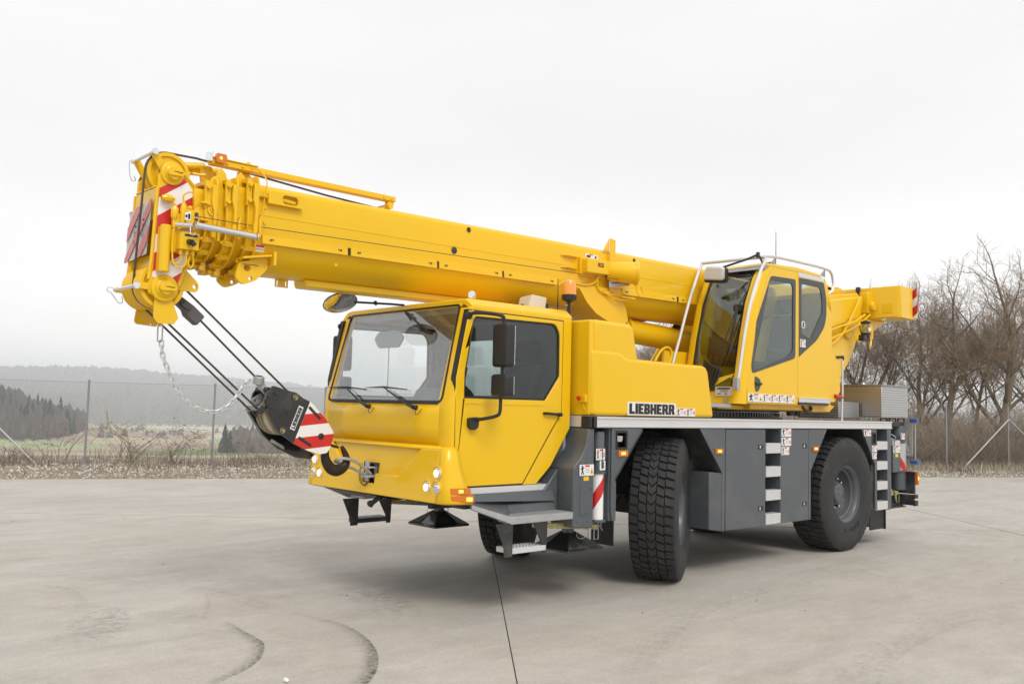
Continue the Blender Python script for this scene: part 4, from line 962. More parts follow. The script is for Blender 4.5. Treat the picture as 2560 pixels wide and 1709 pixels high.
mb = MB(); mb.lathe([(0, .035), (.02, .030), (.03, 0)], (-5.66, .98, 3.15), Vector((0, 0, -1)), 12); mb.build('counterweight_lamp', 'reflector', cw)

# operator's cab: curved front, profile along z
def of(z):      # x of the cab front at y ~ 1.15
    P = [(1.84, -1.60), (2.02, -1.61), (2.18, -1.665), (2.6, -1.755), (3.0, -1.87), (3.30, -2.02), (3.45, -2.14), (3.6, -2.3)]
    for a, b in zip(P, P[1:]):
        if z <= b[0]: return a[1] + (b[1] - a[1]) * (z - a[0]) / (b[0] - a[0])
    return P[-1][1]
YL, YR = .46, 1.209
op = empty('crane_cab', (0, 0, 0), crane)
ds = lambda z: of(z) - .135 + (.0 if z < 3.0 else (z - 3.0) * .0)        # door front seam
zs = [1.87, 2.02, 2.2, 2.4, 2.6, 2.8, 3.0, 3.15, 3.30, 3.40, 3.455]
# door panel with window
dwo = rounded([(-2.235, 3.345), (-2.795, 3.365), (-2.79, 2.41), (-1.845, 2.185), (-1.825, 2.27), (-1.90, 2.58), (-1.93, 2.78)], [.05, .04, .06, .06, .04, .05, .0])
door = [(ds(z) - (.02 if z < 1.9 else 0), z) for z in zs] + [(-2.845, 3.455), (-2.845, 1.87)]
mb = MB(); mb.prism(door, 'y', 1.185, 1.209, [inset(dwo, .01)]); d = mb.build('cab_door', 'yellow', op, .004)
dwi = rounded([(-2.30, 3.30), (-2.70, 3.30), (-2.735, 3.25), (-2.735, 2.50), (-2.62, 2.42), (-1.94, 2.235), (-1.875, 2.27), (-1.90, 2.40), (-2.03, 2.75), (-2.21, 3.28)], [.05, .02, .02, .04, .04, .05, .04, .03, .02, .03])
mb = MB(); mb.prism(dwo, 'y', 1.196, 1.213, [dwi]); mb.build('window_frame', 'interior_dark', op, .002)
mb = MB(); mb.prism(dwi, 'y', 1.200, 1.205); mb.build('door_window', 'glass_op', op, smooth=0)
mb = MB(); mb.prism(rounded([(-1.90, 2.165), (-2.01, 2.13), (-2.03, 2.07), (-1.99, 2.0), (-1.92, 1.975), (-1.895, 2.05)], .03), 'y', 1.208, 1.214); dh = mb.build('handle_recess', 'interior_dark', d, .003)
mb = MB(); mb.box(-2.03, -1.90, 1.212, 1.232, 2.062, 2.088); mb.build('cab_door_handle', 'black', dh, .006)
# rear side panel with window
rwo = rounded([(-2.875, 3.395), (-3.49, 3.40), (-3.555, 3.20), (-3.555, 2.98), (-3.50, 2.84), (-3.31, 2.66), (-2.875, 2.43)], [.01, .02, .04, .06, .06, .06, .01])
rwi = rounded([(-2.94, 3.33), (-3.39, 3.33), (-3.455, 3.18), (-3.45, 3.02), (-3.16, 2.665), (-2.94, 2.72)], [.03, .03, .04, .04, .03, .02])
rear = [(-2.855, 3.46), (-3.52, 3.46), (-3.62, 3.30), (-3.68, 3.05), (-3.70, 2.72), (-3.69, 2.3), (-3.64, 1.91), (-2.855, 1.91)]
mb = MB(); mb.prism(rear, 'y', 1.18, 1.206, [inset(rwo, .01)]); mb.build('rear_side_panel', 'yellow', op, .006)
mb = MB(); mb.prism(rwo, 'y', 1.194, 1.209, [rwi]); mb.build('window_frame', 'interior_dark', op, .002)
mb = MB(); mb.prism(rwi, 'y', 1.197, 1.202); mb.build('rear_side_window', 'glass_op', op, smooth=0)
mb = MB(); mb.box(-3.48, -2.87, 1.190, 1.213, 3.405, 3.46); mb.build('sliding_rail', 'alu', op, .004)
mb = MB(); mb.box(-3.62, -2.86, 1.17, 1.224, 1.885, 1.935); mb.box(-3.62, -2.86, 1.2, 1.230, 1.93, 1.945); mb.m = 1; mb.box(-3.60, -2.86, 1.16, 1.215, 1.855, 1.884); mb.build('lower_sliding_rail', ['alu', 'dark'], op, .003)
sticker(-2.90, -3.03, 1.210, 2.555, 2.65, op)
mb = MB(); mb.lathe([(0, .0), (.0, .045), (.003, .045), (.003, 0)], (-2.985, 1.2035, 2.83), 'y', 20); mb.m = 1; mb.box(-3.005, -2.965, 1.206, 1.208, 2.80, 2.86); mb.build('round_sticker', ['sticker', 'interior_dark'], op)
# front corner pillars (left of the driver = towards the camera) and far pillar
def pillar(y0, y1, x_in, name, w0=.05):
    rings = []
    for z in [1.84, 1.95] + zs[1:]:
        f_ = of(z)
        if y1 > y0: rings.append([(ds(z) + .004, y0 + .05, z), (ds(z) + .004, 1.209, z), (ds(z) + .03, 1.2085, z), (f_ - .055, 1.195, z), (f_ - .02, 1.17, z), (f_ - .002, 1.13, z), (f_, y0 + .0, z), (f_ - .05, y0, z)])
    mb = MB(); mb.loft(rings, closed=True, cap=True); return mb.build(name, 'yellow', op, smooth=40)
pillar(1.10, 1.209, 0, 'cab_front_pillar')
mb = MB(); rings = []
for z in [1.84, 1.95] + zs[1:]:
    f_ = of(z) + .02
    rings.append([(f_ - .10, YL - .03, z), (f_ - .02, YL - .03, z), (f_, YL + .0, z), (f_, YL + .05, z), (f_ - .06, YL + .05, z)])
mb.loft(rings, closed=True, cap=True); mb.build('cab_front_pillar', 'yellow', op, smooth=40)
# front lower wall: V shaped edge under the windscreen
low_ = [(YL + .05, 1.84), (1.115, 1.84), (1.115, 2.185), (.90, 2.135), (.84, 2.09), (.76, 2.00), (.70, 2.09), (YL + .05, 2.24)]
mb = MB(); mb.prism(low_, 'x', lambda p: of(p[1]) - .03, lambda p: of(p[1]) - .004); mb.build('cab_front_wall', 'yellow', op, .006)
def strip(y0, y1, zl, off0, off1):
    a = []; b = []
    for z in zl: a.append(z)
    return a
gz = [1.98, 2.10, 2.2, 2.3, 2.4, 2.5, 2.6, 2.7, 2.8, 2.9, 3.0, 3.08, 3.15, 3.22, 3.30, 3.36, 3.42]
def yl(z): return YL + .05
mb = MB(); mb.loft([[(of(z) - .012, YL + .05, z), (of(z) - .012, 1.105, z)] for z in gz]); mb.build('cab_windscreen', 'glass_op_dark', op, smooth=60, fix=False)
mb = MB()
for y0, y1 in ((YL + .05, YL + .085), (1.075, 1.105)):
    mb.loft([[(of(z) - .008, y0, z), (of(z) - .008, y1, z)] for z in gz])
mb.loft([[(of(z) - .007, YL + .05, z), (of(z) - .007, 1.105, z)] for z in (3.39, 3.42, 3.455)])
mb.loft([[(of(z) - .003, .86, z), (of(z) - .003, 1.05, z)] for z in (3.33, 3.36, 3.42)])
mb.build('windscreen_frame', 'seal', op, smooth=60, solid=.01)
mb = MB(); mb.prism([(.70, 2.10), (.76, 1.95), (.84, 2.00), (.90, 2.10), (.93, 2.22), (.66, 2.35)], 'x', lambda p: of(p[1]) + .0, lambda p: of(p[1]) + .02); mb.build('wiper_motor_cover', 'gloss_black', op, .01)
# roof, back, floor
mb = MB(); mb.prism([(-2.13, 3.455), (-2.20, 3.495), (-2.9, 3.53), (-3.45, 3.51), (-3.55, 3.455)], 'y', YL - .02, 1.18); mb.build('cab_roof', 'yellow', op, .02, seg=3)
mb = MB(); mb.prism([(-2.05, 3.40), (-2.15, 3.46), (-3.5, 3.46), (-3.5, 3.44), (-2.2, 3.43)], 'y', YL, 1.20); mb.build('headliner', 'interior', op)
mb = MB(); mb.box(-3.68, -1.70, YL, 1.20, 1.85, 1.875); mb.box(-3.68, -3.62, YL, 1.18, 1.875, 3.3); mb.prism([(-1.75, 1.88), (-2.3, 1.88), (-2.3, 2.1), (-3.6, 2.1), (-3.6, 3.4), (-2.25, 3.42), (-1.95, 2.8)], 'y', YL - .01, YL + .01, [rounded([(-2.0, 2.3), (-3.3, 2.3), (-3.3, 3.3), (-2.25, 3.3)], .05)]); mb.build('cab_inner_wall', 'yellow', op)
mb = MB(); mb.prism(rounded([(-1.98, 2.28), (-3.32, 2.28), (-3.32, 3.32), (-2.23, 3.32)], .05), 'y', YL - .002, YL + .004); mb.build('inner_side_window', 'glass_op', op)
mb = MB(); mb.prism([(-2.45, 2.25), (-2.95, 2.25), (-2.98, 2.36), (-2.42, 2.36)], 'y', .62, 1.06); mb.prism([(-2.86, 2.34), (-3.0, 2.36), (-3.18, 2.95), (-3.06, 2.97)], 'y', .60, 1.06); mb.prism([(-3.10, 2.99), (-3.18, 2.99), (-3.22, 3.18), (-3.13, 3.18)], 'y', .72, .96); mb.box(-2.9, -2.5, .7, 1.0, 1.88, 2.25); mb.box(-2.85, -2.35, .54, .61, 2.45, 2.52); mb.box(-2.85, -2.35, 1.07, 1.14, 2.45, 2.52); mb.build('operator_seat', 'interior_dark', op, .03, seg=3)
mb = MB(); mb.box(-1.95, -1.90, .58, .76, 2.42, 2.62); mb.cyl((-1.93, .62, 2.0), (-1.93, .62, 2.45), .02, 8); mb.box(-1.80, -1.74, .78, .92, 2.10, 2.16); mb.build('control_screen', 'interior_dark', op, .01)
# handrails
mb = MB(); ty_ = 1.20
mb.tube(bez([(-1.565, 1.19, 2.02), (-1.60, 1.20, 2.18), (-1.70, 1.20, 2.6), (-1.83, 1.20, 3.0), (-2.02, 1.20, 3.36), (-2.16, 1.18, 3.53), (-2.22, 1.10, 3.56)], 8), .019, 10)
mb.tube(bez([(-1.42, .41, 2.24), (-1.55, .41, 2.55), (-1.72, .41, 2.98), (-1.90, .41, 3.36), (-1.97, .43, 3.52)], 8), .019, 10)
mb.tube([(-1.97, .42, 3.535), (-2.05, .70, 3.545), (-2.17, 1.17, 3.56)], .019, 10)
mb.tube(bez([(-2.17, 1.16, 3.565), (-2.40, 1.17, 3.59), (-3.0, 1.17, 3.60), (-3.55, 1.17, 3.60), (-3.74, 1.17, 3.57), (-3.80, 1.17, 3.45), (-3.78, 1.17, 3.34), (-3.72, 1.15, 3.29)], 8), .017, 10)
hr = mb.build('grab_rail', 'alu', op)
for x in (-2.40, -3.58):
    mb = MB(); mb.tube([(x - .05, 1.14, 3.50), (x, 1.17, 3.58)], .009, 6); mb.tube([(x + .06, 1.14, 3.50), (x, 1.17, 3.58)], .009, 6); mb.cyl((x, 1.15, 3.50), (x, 1.15, 3.55), .016, 8); mb.build('rail_bracket', 'galv', hr)
mb = MB(); mb.box(-1.60, -1.54, 1.155, 1.215, 1.99, 2.13); mb.build('rail_bracket', 'galv', hr, .004)
mb = MB(); mb.tube([(-2.95, .85, 3.51), (-2.95, .85, 4.02)], [.006, .003], 6); mb.build('antenna', 'black', op)
mb = MB(); mb.box(-2.55, -2.50, .95, .97, 3.52, 3.56); mb.tube([(-2.48, .98, 3.54), (-2.6, 1.0, 3.57), (-2.65, 1.0, 3.54)], .01, 6); mb.build('wiper_bracket', 'black', op)
# cab mirror on an arm
mb = MB(); mb.tube([(-2.10, 1.12, 3.585), (-2.03, 1.02, 3.53), (-1.86, .83, 3.44), (-1.84, .80, 3.43)], .013, 8); mb.tube([(-2.12, 1.12, 3.58), (-2.15, 1.16, 3.47), (-2.12, 1.17, 3.43)], .012, 8); mb.lathe([(-.03, .022), (.03, .022)], (-2.10, 1.12, 3.58), 'z', 10); ma = mb.build('mirror_arm', 'black', op)
mb = MB(); mb.T = Matrix.Translation((-1.78, .74, 3.355)) @ Matrix.Rotation(radians(14), 4, 'Z') @ Matrix.Rotation(radians(12), 4, 'Y')
mb.prism(rounded([(-.135, -.06), (.12, -.085), (.135, .075), (-.08, .10)], .04, 5), 'x', -.02, .05); mh = mb.build('mirror_shell', 'alu_matt', ma, .02, seg=3)
mb = MB(); mb.T = Matrix.Translation((-1.80, .74, 3.352)) @ Matrix.Rotation(radians(14), 4, 'Z') @ Matrix.Rotation(radians(12), 4, 'Y')
mb.prism(rounded([(-.15, -.09), (.135, -.115), (.15, .065), (-.085, .085)], .04, 5), 'x', -.045, .005); mb.cyl((0, .02, -.12), (0, .02, -.16), .012, 8); mb.build('mirror_back', 'black', ma, .015, seg=3)
# long wiper linkage
mb = MB()
mb.tube([(of(2.04) + .03, .80, 2.04), (of(2.6) + .05, .965, 2.62), (of(2.95) + .06, 1.03, 2.92)], .006, 6)
mb.tube([(of(2.04) + .03, .84, 2.04), (of(2.5) + .05, 1.00, 2.50), (of(2.93) + .06, 1.045, 2.90)], .007, 6)
mb.tube([(of(2.95) + .05, 1.02, 2.98), (of(2.9) + .055, 1.04, 2.90), (of(2.6) + .05, 1.04, 2.6), (of(2.42) + .045, 1.04, 2.42)], [.012, .016, .012, .018], 8)
mb.tube([(of(3.45) + .03, 1.085, 3.33), (of(3.0) + .04, 1.05, 2.98)], [.004, .010], 6)
mb.box(of(2.95) - .02, of(2.95) + .06, .99, 1.07, 2.90, 2.97); mb.build('wiper_linkage', 'black', op)
# plates and stickers at the cab foot
mb = MB(); mb.box(of(1.98) - .002, of(1.98) + .003, .885, 1.10, 1.925, 2.03); npl = mb.build('name_plate', 'alu_matt', op)
mb = MB(); word(mb, 'LIEBHERR', lambda u, v, d: Vector((of(1.98) + .0035 + d, .905 + (u) * .175, 1.998 + v * .022)), .001)
for z in (1.985, 1.972): mb.box(of(1.98) + .003, of(1.98) + .0045, .95, 1.05, z, z + .005)
mb.box(of(1.98) + .003, of(1.98) + .0045, .92, .96, 1.945, 1.955); mb.box(of(1.98) + .003, of(1.98) + .0045, 1.01, 1.04, 1.945, 1.955); mb.build('plate_print', 'ink', npl, smooth=0)
mb = MB(); mb.box(-1.62, -1.0, .55, 1.09, 1.795, 1.838); pf = mb.build('access_platform', 'galv', crane, .003)
mb = MB(); mb.box(of(1.9) + .0, of(1.9) + .006, 1.00, 1.06, 1.855, 1.90); mb.build('small_plate', 'galv', op)
x = -1.765
for wd, k in ((.30, 't'), (.165, 'r'), (.155, 'r'), (.165, 'r'), (.20, 't')):
    sticker(x, x - wd, 1.2095, 1.868, 1.962, op, k); x -= wd + .004
# platform and handle behind the cab
mb = MB(); mb.prism([(-3.66, 2.50), (-4.04, 2.50), (-4.06, 2.05), (-3.90, 1.90), (-3.66, 1.90)], 'y', .80, 1.14); rb = mb.build('rear_platform_box', 'yellow', crane, .015)
mb = MB(); mb.tube([(-4.08, 1.15, 2.50), (-4.09, 1.15, 2.06), (-4.06, 1.15, 1.60)], .014, 8); mb.build('ladder_rail', 'alu', rb)
mb = MB(); mb.tube([(-3.94, 1.14, 2.49), (-4.08, 1.16, 2.50), (-4.09, 1.16, 2.46)], [.016, .02, .014], 8); mb.build('hand_grip', 'black', rb)
mb = MB(); mb.tube([(-3.88, 1.15, 1.985), (-4.10, 1.15, 1.975)], .018, 10); mb.lathe([(-.02, .028), (.02, .028)], (-3.90, 1.15, 1.984), 'x', 10); mb.build('red_lever', 'red', rb)
mb = MB(); mb.box(-1.70, -1.05, .35, .42, 1.84, 2.46) if False else mb.tube(bez([(-1.12, .40, 2.30), (-1.22, .40, 2.42), (-1.32, .40, 2.47), (-1.40, .40, 2.46), (-1.43, .40, 2.38), (-1.38, .40, 2.28)], 5), .016, 8)
mb.prism([(-1.30, 2.20), (-1.30, 2.44), (-1.75, 2.44), (-1.75, 1.83), (-1.30, 1.83)], 'y', .36, .39); mb.build('step_guard', 'yellow', crane)

# luffing cylinder between carrier and boom
mb = MB(); mb.cyl((-.95, 0, 2.675), (-3.6, 0, 2.55), .14, 28); mb.cyl((-.45, 0, 2.70), (-.96, 0, 2.675), .10, 24); mb.lathe([(0, .155), (.06, .155)], (-1.0, 0, 2.672), Vector((-1, 0, -.05)), 28); lc = mb.build('luffing_cylinder', 'yellow', crane)
mb = MB(); mb.box(-1.45, -1.15, -.10, .0, 2.805, 2.85); mb.build('red_tag', 'red', lc)
mb = MB(); mb.lathe([(-.05, .03), (.05, .03)], (-2.0, .05, 2.78), 'x', 10); mb.build('clamp', 'black', lc)
# ------------------------------------------------------------------ boom
def bz(x): return 3.437 + .0125 * (3.83 - x)          # top of the base section at x
def section(hw, top, h, n=14, dz=0):
    """boom cross-section: flat top, upright sides, round belly; returns (y, z) relative to the top line"""
    r = .06; P = []
    sh = h * .585
    for k in range(5):
        a = pi / 2 * k / 4; P.append((hw - r + r * sin(a), top - r + r * cos(a)))
    P.append((hw, top - sh * .6)); P.append((hw, top - sh))
    for k in range(1, n):
        a = pi * k / n; P.append((hw * cos(a), top - sh - (h - sh) * sin(a)))
    P.append((-hw, top - sh)); P.append((-hw, top - sh * .6))
    for k in range(5):
        a = pi / 2 * (4 - k) / 4; P.append((-hw + r - r * sin(a), top - r + r * cos(a)))
    return P
boom = empty('boom', (0, 0, 0), crane)
def sec_loft(x0, x1, hw, top, h, name, m='yellow', par=boom, cap=True, bev=0, smooth=28):
    mb = MB(); R = []
    for x in (x0, x1): R.append([(x, y, bz(x) + z) for y, z in section(hw, top, h)])
    mb.loft(R, closed=True, cap=cap); return mb.build(name, m, par, bev, smooth=smooth)
base = sec_loft(3.80, -4.7, .32, 0, .69, 'base_section')
def ring(x0, x1, hw, top, h, d, name, par=boom):
    mb = MB(); o = section(hw + d, top + d, h + 2 * d, 16); i = section(hw - .004, top - .004, h - .008, 16)
    mb.prism([(y, z) for y, z in o], 'x', lambda p: x0, lambda p: x1, [i]); 
    for k, p in enumerate(mb.v): mb.v[k] = Vector((p.x, p.y, p.z + bz(p.x)))
    return mb.build(name, 'yellow', par, .006)
secs = [(3.80, 3.985, .295, -.035, .62), (3.97, 4.12, .270, -.065, .56), (4.10, 4.26, .245, -.095, .50)]
for x0, x1, hw, top, h in secs: sec_loft(x1, x0, hw, top, h, 'telescopic_section')
# collar of each section: flanges joined by short ribs, lugs at the top and the pad blocks round the belly
cols = [(3.795, 3.875, .32, 0, .69), (3.955, 4.035, .295, -.035, .62), (4.105, 4.185, .270, -.065, .56)]
for x0, x1, hw, top, h in cols:
    c_ = ring(x0, x0 + .014, hw, top, h, .050, 'collar')
    ring(x1 - .012, x1, hw, top, h, .028, 'collar_lip', c_)
    ring(x0 + .014, x1 - .012, hw, top, h, .012, 'collar_web', c_)
    out = section(hw + .012, top + .012, h + .024, 16)
    P = [p for p in out if p[0] > -.05 and p[1] < top - h * .45]
    for (y, z) in P[::2]:
        n = Vector((0, y, z - (top - h * .58))); n = n.normalized() if n.length > 0 else Vector((0, 1, 0)); t = Vector((0, -n.z, n.y)); xm = (x0 + x1) / 2
        c = Vector((xm + .01, y, z + bz(xm))) + n * .018; hx = Vector(((x1 - x0) * .52, 0, 0)); a = n * .022; b = t * .018
        mb = MB(); mb.hexa([c - hx - a - b, c + hx - a - b, c + hx - a + b, c - hx - a + b, c - hx + a * .6 - b, c + hx * 1.2 + a - b, c + hx * 1.2 + a + b, c - hx + a * .6 + b])
        mb.cyl(c + hx * 1.1 + n * .0, c + hx * 1.1 + Vector((.018, 0, 0)), .013, 8)
        mb.tube(bez([c + hx * .9 + n * .02, c + hx * 1.1 + n * .035 + t * .03, c + hx * .9 + n * .02 + t * .055], 3), .004, 5); mb.build('pad_block', 'yellow', c_, .003)
    # upper side: slotted stiffener plate and clamp screws
    yb = hw + .012
    mb = MB(); zt = top + bz(x0)
    mb.prism([(x0 + .01, zt - .02), (x0 + .045, zt - .02), (x0 + .05, zt - .15), (x0 + .03, zt - .22), (x0 + .035, zt - .40), (x0 + .005, zt - .44)], 'y', yb, yb + .045)
    mb.prism([(x0 - .02, zt - .26), (x0 + .0, zt - .30), (x0 + .0, zt - .44), (x0 - .02, zt - .44)], 'y', yb, yb + .055)
    mb.build('side_stiffener', 'yellow', c_, .004)
    mb = MB()
    for dz in (.035, .16): mb.cyl((x0 + .075, yb - .01, zt - dz), (x0 + .075, yb + .045, zt - dz), .016, 10)
    mb.prism([(x0 + .055, zt + .01), (x0 + .095, zt + .02), (x0 + .095, zt - .20), (x0 + .055, zt - .17)], 'y', yb - .005, yb + .02, [[(x0 + .068, zt - .04), (x0 + .082, zt - .04), (x0 + .082, zt - .13), (x0 + .068, zt - .13)]])
    mb.build('clamp_plate', 'yellow', c_, .002)
    mb = MB(); mb.box(x0 + .02, x0 + .05, yb + .03, yb + .07, zt - .42, zt - .34); mb.build('cable_guide', 'yellow', c_, .004)
# upstand lugs over the collars
mb = MB()
for x in (3.86, 4.02): mb.prism([(x - .05, bz(x) - .10), (x + .05, bz(x) - .10), (x + .055, bz(x) + .04), (x + .02, bz(x) + .09), (x - .02, bz(x) + .05)], 'y', .18, .21)
mb.prism(rounded([(4.03, 3.30), (4.14, 3.30), (4.15, 3.42), (4.06, 3.46)], .04), 'y', .24, .262)
mb.build('top_lug', 'yellow', boom, .005)
# plate with red centred lock on the inner section
mb = MB(); mb.prism(rounded([(4.085, 3.36), (4.175, 3.36), (4.18, 3.20), (4.20, 3.14), (4.18, 3.05), (4.09, 3.03)], .015), 'y', .262, .30); lk = mb.build('lock_plate', 'yellow', boom, .004)
mb = MB(); mb.lathe([(.30, .045), (.312, .045), (.312, .036), (.304, .034), (.304, .024), (.312, .022), (.312, .0)], (4.135, 0, 3.165), 'y', 20); mb.build('lock_ring', 'yellow', lk)
mb = MB(); mb.lathe([(.312, .012), (.322, .010), (.324, 0)], (4.135, 0, 3.168), 'y', 12); mb.build('red_lock_cap', 'red', lk)
mb = MB(); mb.prism([(4.17, 3.22), (4.26, 3.16), (4.30, 3.06), (4.17, 3.04)], 'y', .25, .275); mb.prism([(4.17, 3.22), (4.23, 3.215), (4.235, 3.20), (4.17, 3.20)], 'y', .27, .32); mb.prism([(4.17, 3.09), (4.23, 3.085), (4.235, 3.07), (4.17, 3.07)], 'y', .27, .32); mb.build('section_bracket', 'yellow', boom, .004)
# under-lug of the base collar
for y in (.26, -.05):
    mb = MB(); mb.prism(rounded([(3.90, 2.80), (3.66, 2.88), (3.655, 2.78), (3.70, 2.73), (3.76, 2.67), (3.86, 2.63), (3.93, 2.68)], .03), 'y', y, y + .03, [[(3.83 + .028 * cos(a), 2.765 + .028 * sin(a)) for a in [-2 * pi * k / 14 for k in range(14)]], [(3.80 + .017 * cos(a), 2.685 + .017 * sin(a)) for a in [-2 * pi * k / 12 for k in range(12)]]]); mb.build('boom_rest_lug', 'yellow', boom, .006)
mb = MB(); mb.prism([(3.90, 2.84), (3.66, 2.885), (3.66, 2.865), (3.90, 2.82)], 'y', .20, .36); mb.build('boom_rest_plate', 'yellow', boom, .006)
mb = MB(); mb.box(3.62, 3.645, .26, .36, 2.80, 2.91); mb.prism([(3.57, 2.79), (3.54, 2.79), (3.54, 2.75), (3.57, 2.75)], 'y', -.02, .02); mb.prism([(3.42, 2.77), (3.30, 2.77), (3.30, 2.69), (3.42, 2.69)], 'y', -.04, -.03, [[(3.405, 2.745), (3.395, 2.745), (3.395, 2.70), (3.405, 2.70)], [(3.325, 2.745), (3.315, 2.745), (3.315, 2.70), (3.325, 2.70)]]); mb.build('under_bracket', 'yellow', boom, .003)
mb = MB()
for x, z in ((4.14, 2.75), (4.02, 2.72)):
    mb.cyl((x - .05, .10, z), (x + .05, .10, z), .022, 8); mb.cyl((x, .08, z - .01), (x, .16, z - .01), .02, 10); mb.box(x + .03, x + .09, .02, .09, z - .02, z + .02); mb.box(x - .04, x + .0, .06, .14, z - .03, z + .035)
mb.build('locking_cylinder', 'yellow', boom, .003)
# seams, cable channel, holes, bottom strip
mb = MB(); mb.hexa([(3.79, .3195, bz(3.8) - .252), (-4.6, .3195, bz(-4.6) - .252), (-4.6, .3235, bz(-4.6) - .250), (3.79, .3235, bz(3.8) - .250), (3.79, .3195, bz(3.8) - .242), (-4.6, .3195, bz(-4.6) - .242), (-4.6, .3235, bz(-4.6) - .244), (3.79, .3235, bz(3.8) - .244)]); mb.build('weld_seam', 'yellow', boom)
xs = [3.74, 2.94, 2.90, 2.02, 1.98, 1.22, 1.19, .44]
for x0, x1 in ((3.74, 2.96), (2.93, 2.01), (1.985, 1.205), (1.18, .44), (-.6, -1.60), (-1.64, -2.4)):
    mb = MB(); z0, z1 = bz(x0) - .475, bz(x1) - .475
    mb.hexa([(x0, .31, z0 + .0), (x1, .31, z1), (x1, .345, z1), (x0, .345, z0), (x0, .31, z0 + .072), (x1, .31, z1 + .072), (x1, .338, z1 + .070), (x0, .338, z0 + .070)])
    ch = mb.build('cable_channel', 'yellow', boom, .003)
    mb = MB()
    for x in (x0 - .07, x1 + .07): mb.cyl((x, .344, bz(x) - .44), (x, .351, bz(x) - .44), .008, 8); mb.cyl((x - (.02 if x == x0 - .07 else -.02), .343, bz(x) - .437), (x - (.02 if x == x0 - .07 else -.02), .3475, bz(x) - .437), .006, 8)
    mb.build('channel_screw', 'dark', ch)
mb = MB()
for x in (2.945, 1.998, 1.193, -1.62): mb.box(x - .008, x + .008, .323, .342, bz(x) - .47, bz(x) - .41)
mb.build('channel_clip', 'dark', boom)
for x, z, r in ((1.63, 3.40, .030), (1.80, 3.18, .040), (-.82, 3.43, .026)):
    mb = MB(); mb.lathe([(.3205, r), (.3235, r * 1.02), (.3235, r * .9), (.3215, r * .86)], (x, 0, z), 'y', 18); p = mb.build('hole_rim', 'yellow', boom)
    mb = MB(); mb.lathe([(.3215, r * .88), (.3216, 0)], (x, 0, z), 'y', 18); mb.build('side_hole', 'dark', p)
mb = MB(); mb.prism([(3.22, 2.765), (3.20, 2.70), (.4, 2.735), (.3, 2.80)], 'y', -.10, .10); mb.build('belly_strip', 'yellow', boom, .015)
for x, z in ((3.72, 3.25), (3.72, 3.13), (3.0, 2.98)): 
    mb = MB(); mb.lathe([(.32, .016), (.328, .012), (.330, 0)], (x if x > 3.5 else 3.06, 0, z if x > 3.5 else 2.88), 'y', 10); mb.build('plug', 'yellow', boom)
# grip box with oval opening
oval = rounded([(3.595, 3.30), (3.455, 3.30), (3.455, 3.37), (3.595, 3.37)], .034, 6)
mb = MB(); mb.prism(rounded([(3.715, 3.285), (3.41, 3.285), (3.41, 3.385), (3.69, 3.385), (3.715, 3.36)], .008), 'y', .318, .365, [oval]); gb = mb.build('grip_box', 'yellow', boom, .004)
mb = MB(); mb.box(3.42, 3.68, .321, .324, 3.29, 3.38); mb.m = 1; mb.cyl((3.60, .335, 3.335), (3.47, .335, 3.325), .016, 8); mb.build('box_interior', ['yellow_dirty', 'yellow'], gb)
mb = MB(); mb.cyl((3.715, .34, 3.335), (3.80, .35, 3.335), .010, 8)
for k in range(4): mb.lathe([(0, .016), (.012, .016)], (3.72 + k * .02, .342, 3.335), 'x', 8)
mb.build('grip_box_plug', 'yellow', gb)
# bumps near the pivot, pivot yoke, length sensor reel, junction box, mast plate
mb = MB()
for z in (3.335, 3.21): mb.hexa([(.38, .32, z - .012), (.12, .32, z - .010), (.18, .365, z - .006), (.32, .365, z - .006), (.38, .32, z + .012), (.12, .32, z + .014), (.18, .365, z + .010), (.32, .365, z + .010)])
mb.build('guide_bump', 'yellow', boom, .003)
yk = [(.33, 3.06), (.14, 3.01), (.06, 2.96), (-.02, 2.88), (-.16, 2.79), (-.32, 2.715), (-.40, 2.66), (-.62, 2.66), (-.70, 2.74), (-.66, 2.86), (-.60, 2.95), (-.58, 3.06)]
for s in (1, -1):
    mb = MB(); mb.prism(yk, 'y', s * .325, s * .350); yo = mb.build('cylinder_yoke', 'yellow', boom, .006)
mb = MB(); mb.prism([(.16, 3.00), (.04, 2.86), (-.10, 2.76), (-.32, 2.68), (-.34, 2.71), (-.14, 2.80), (.02, 2.93), (.12, 3.02)], 'y', -.34, .40); mb.prism([(-.32, 2.72), (-.40, 2.64), (-.60, 2.64), (-.60, 2.76)], 'y', -.3, .3); mb.build('yoke_plate', 'yellow', boom, .004)
mb = MB(); mb.prism(rounded([(.085, 3.175), (-.275, 3.185), (-.275, 3.335), (.085, 3.325)], .01), 'y', .36, .44); mb.box(-.30, .11, .322, .362, 3.15, 3.35); jb = mb.build('junction_box', 'yellow', boom, .008)
mb = MB(); mb.box(-.165, -.08, .44, .443, 3.255, 3.295); mb.m = 1; mb.box(-.15, -.095, .442, .4445, 3.265, 3.285); mb.build('type_label', ['ink', 'orange'], jb)
mb = MB(); mb.box(-.20, .0, .3225, .3245, 3.355, 3.40) ; mb.m = 1; mb.box(-.12, -.06, .3245, .326, 3.388, 3.398); mb.m = 2; mb.box(-.02, -.08, .3245, .326, 3.362, 3.385); mb.m = 3; mb.lathe([(.3245, .016), (.326, .016), (.326, 0)], (-.165, 0, 3.375), 'y', 14); mb.build('notice', ['sticker', 'red', 'ink', 'blue'], boom)
mb = MB(); mb.prism([(-.36, 3.32), (-.36, 3.615), (-.45, 3.60), (-.455, 3.30), (-.44, 3.02), (-.36, 3.02)], 'y', .35, .362); mb.prism([(-.27, 3.47), (-.362, 3.612), (-.362, 3.47)], 'y', .335, .349); mb.box(-.455, -.36, .30, .352, 3.30, 3.44); mb.build('rope_guide_plate', 'yellow', boom, .005)
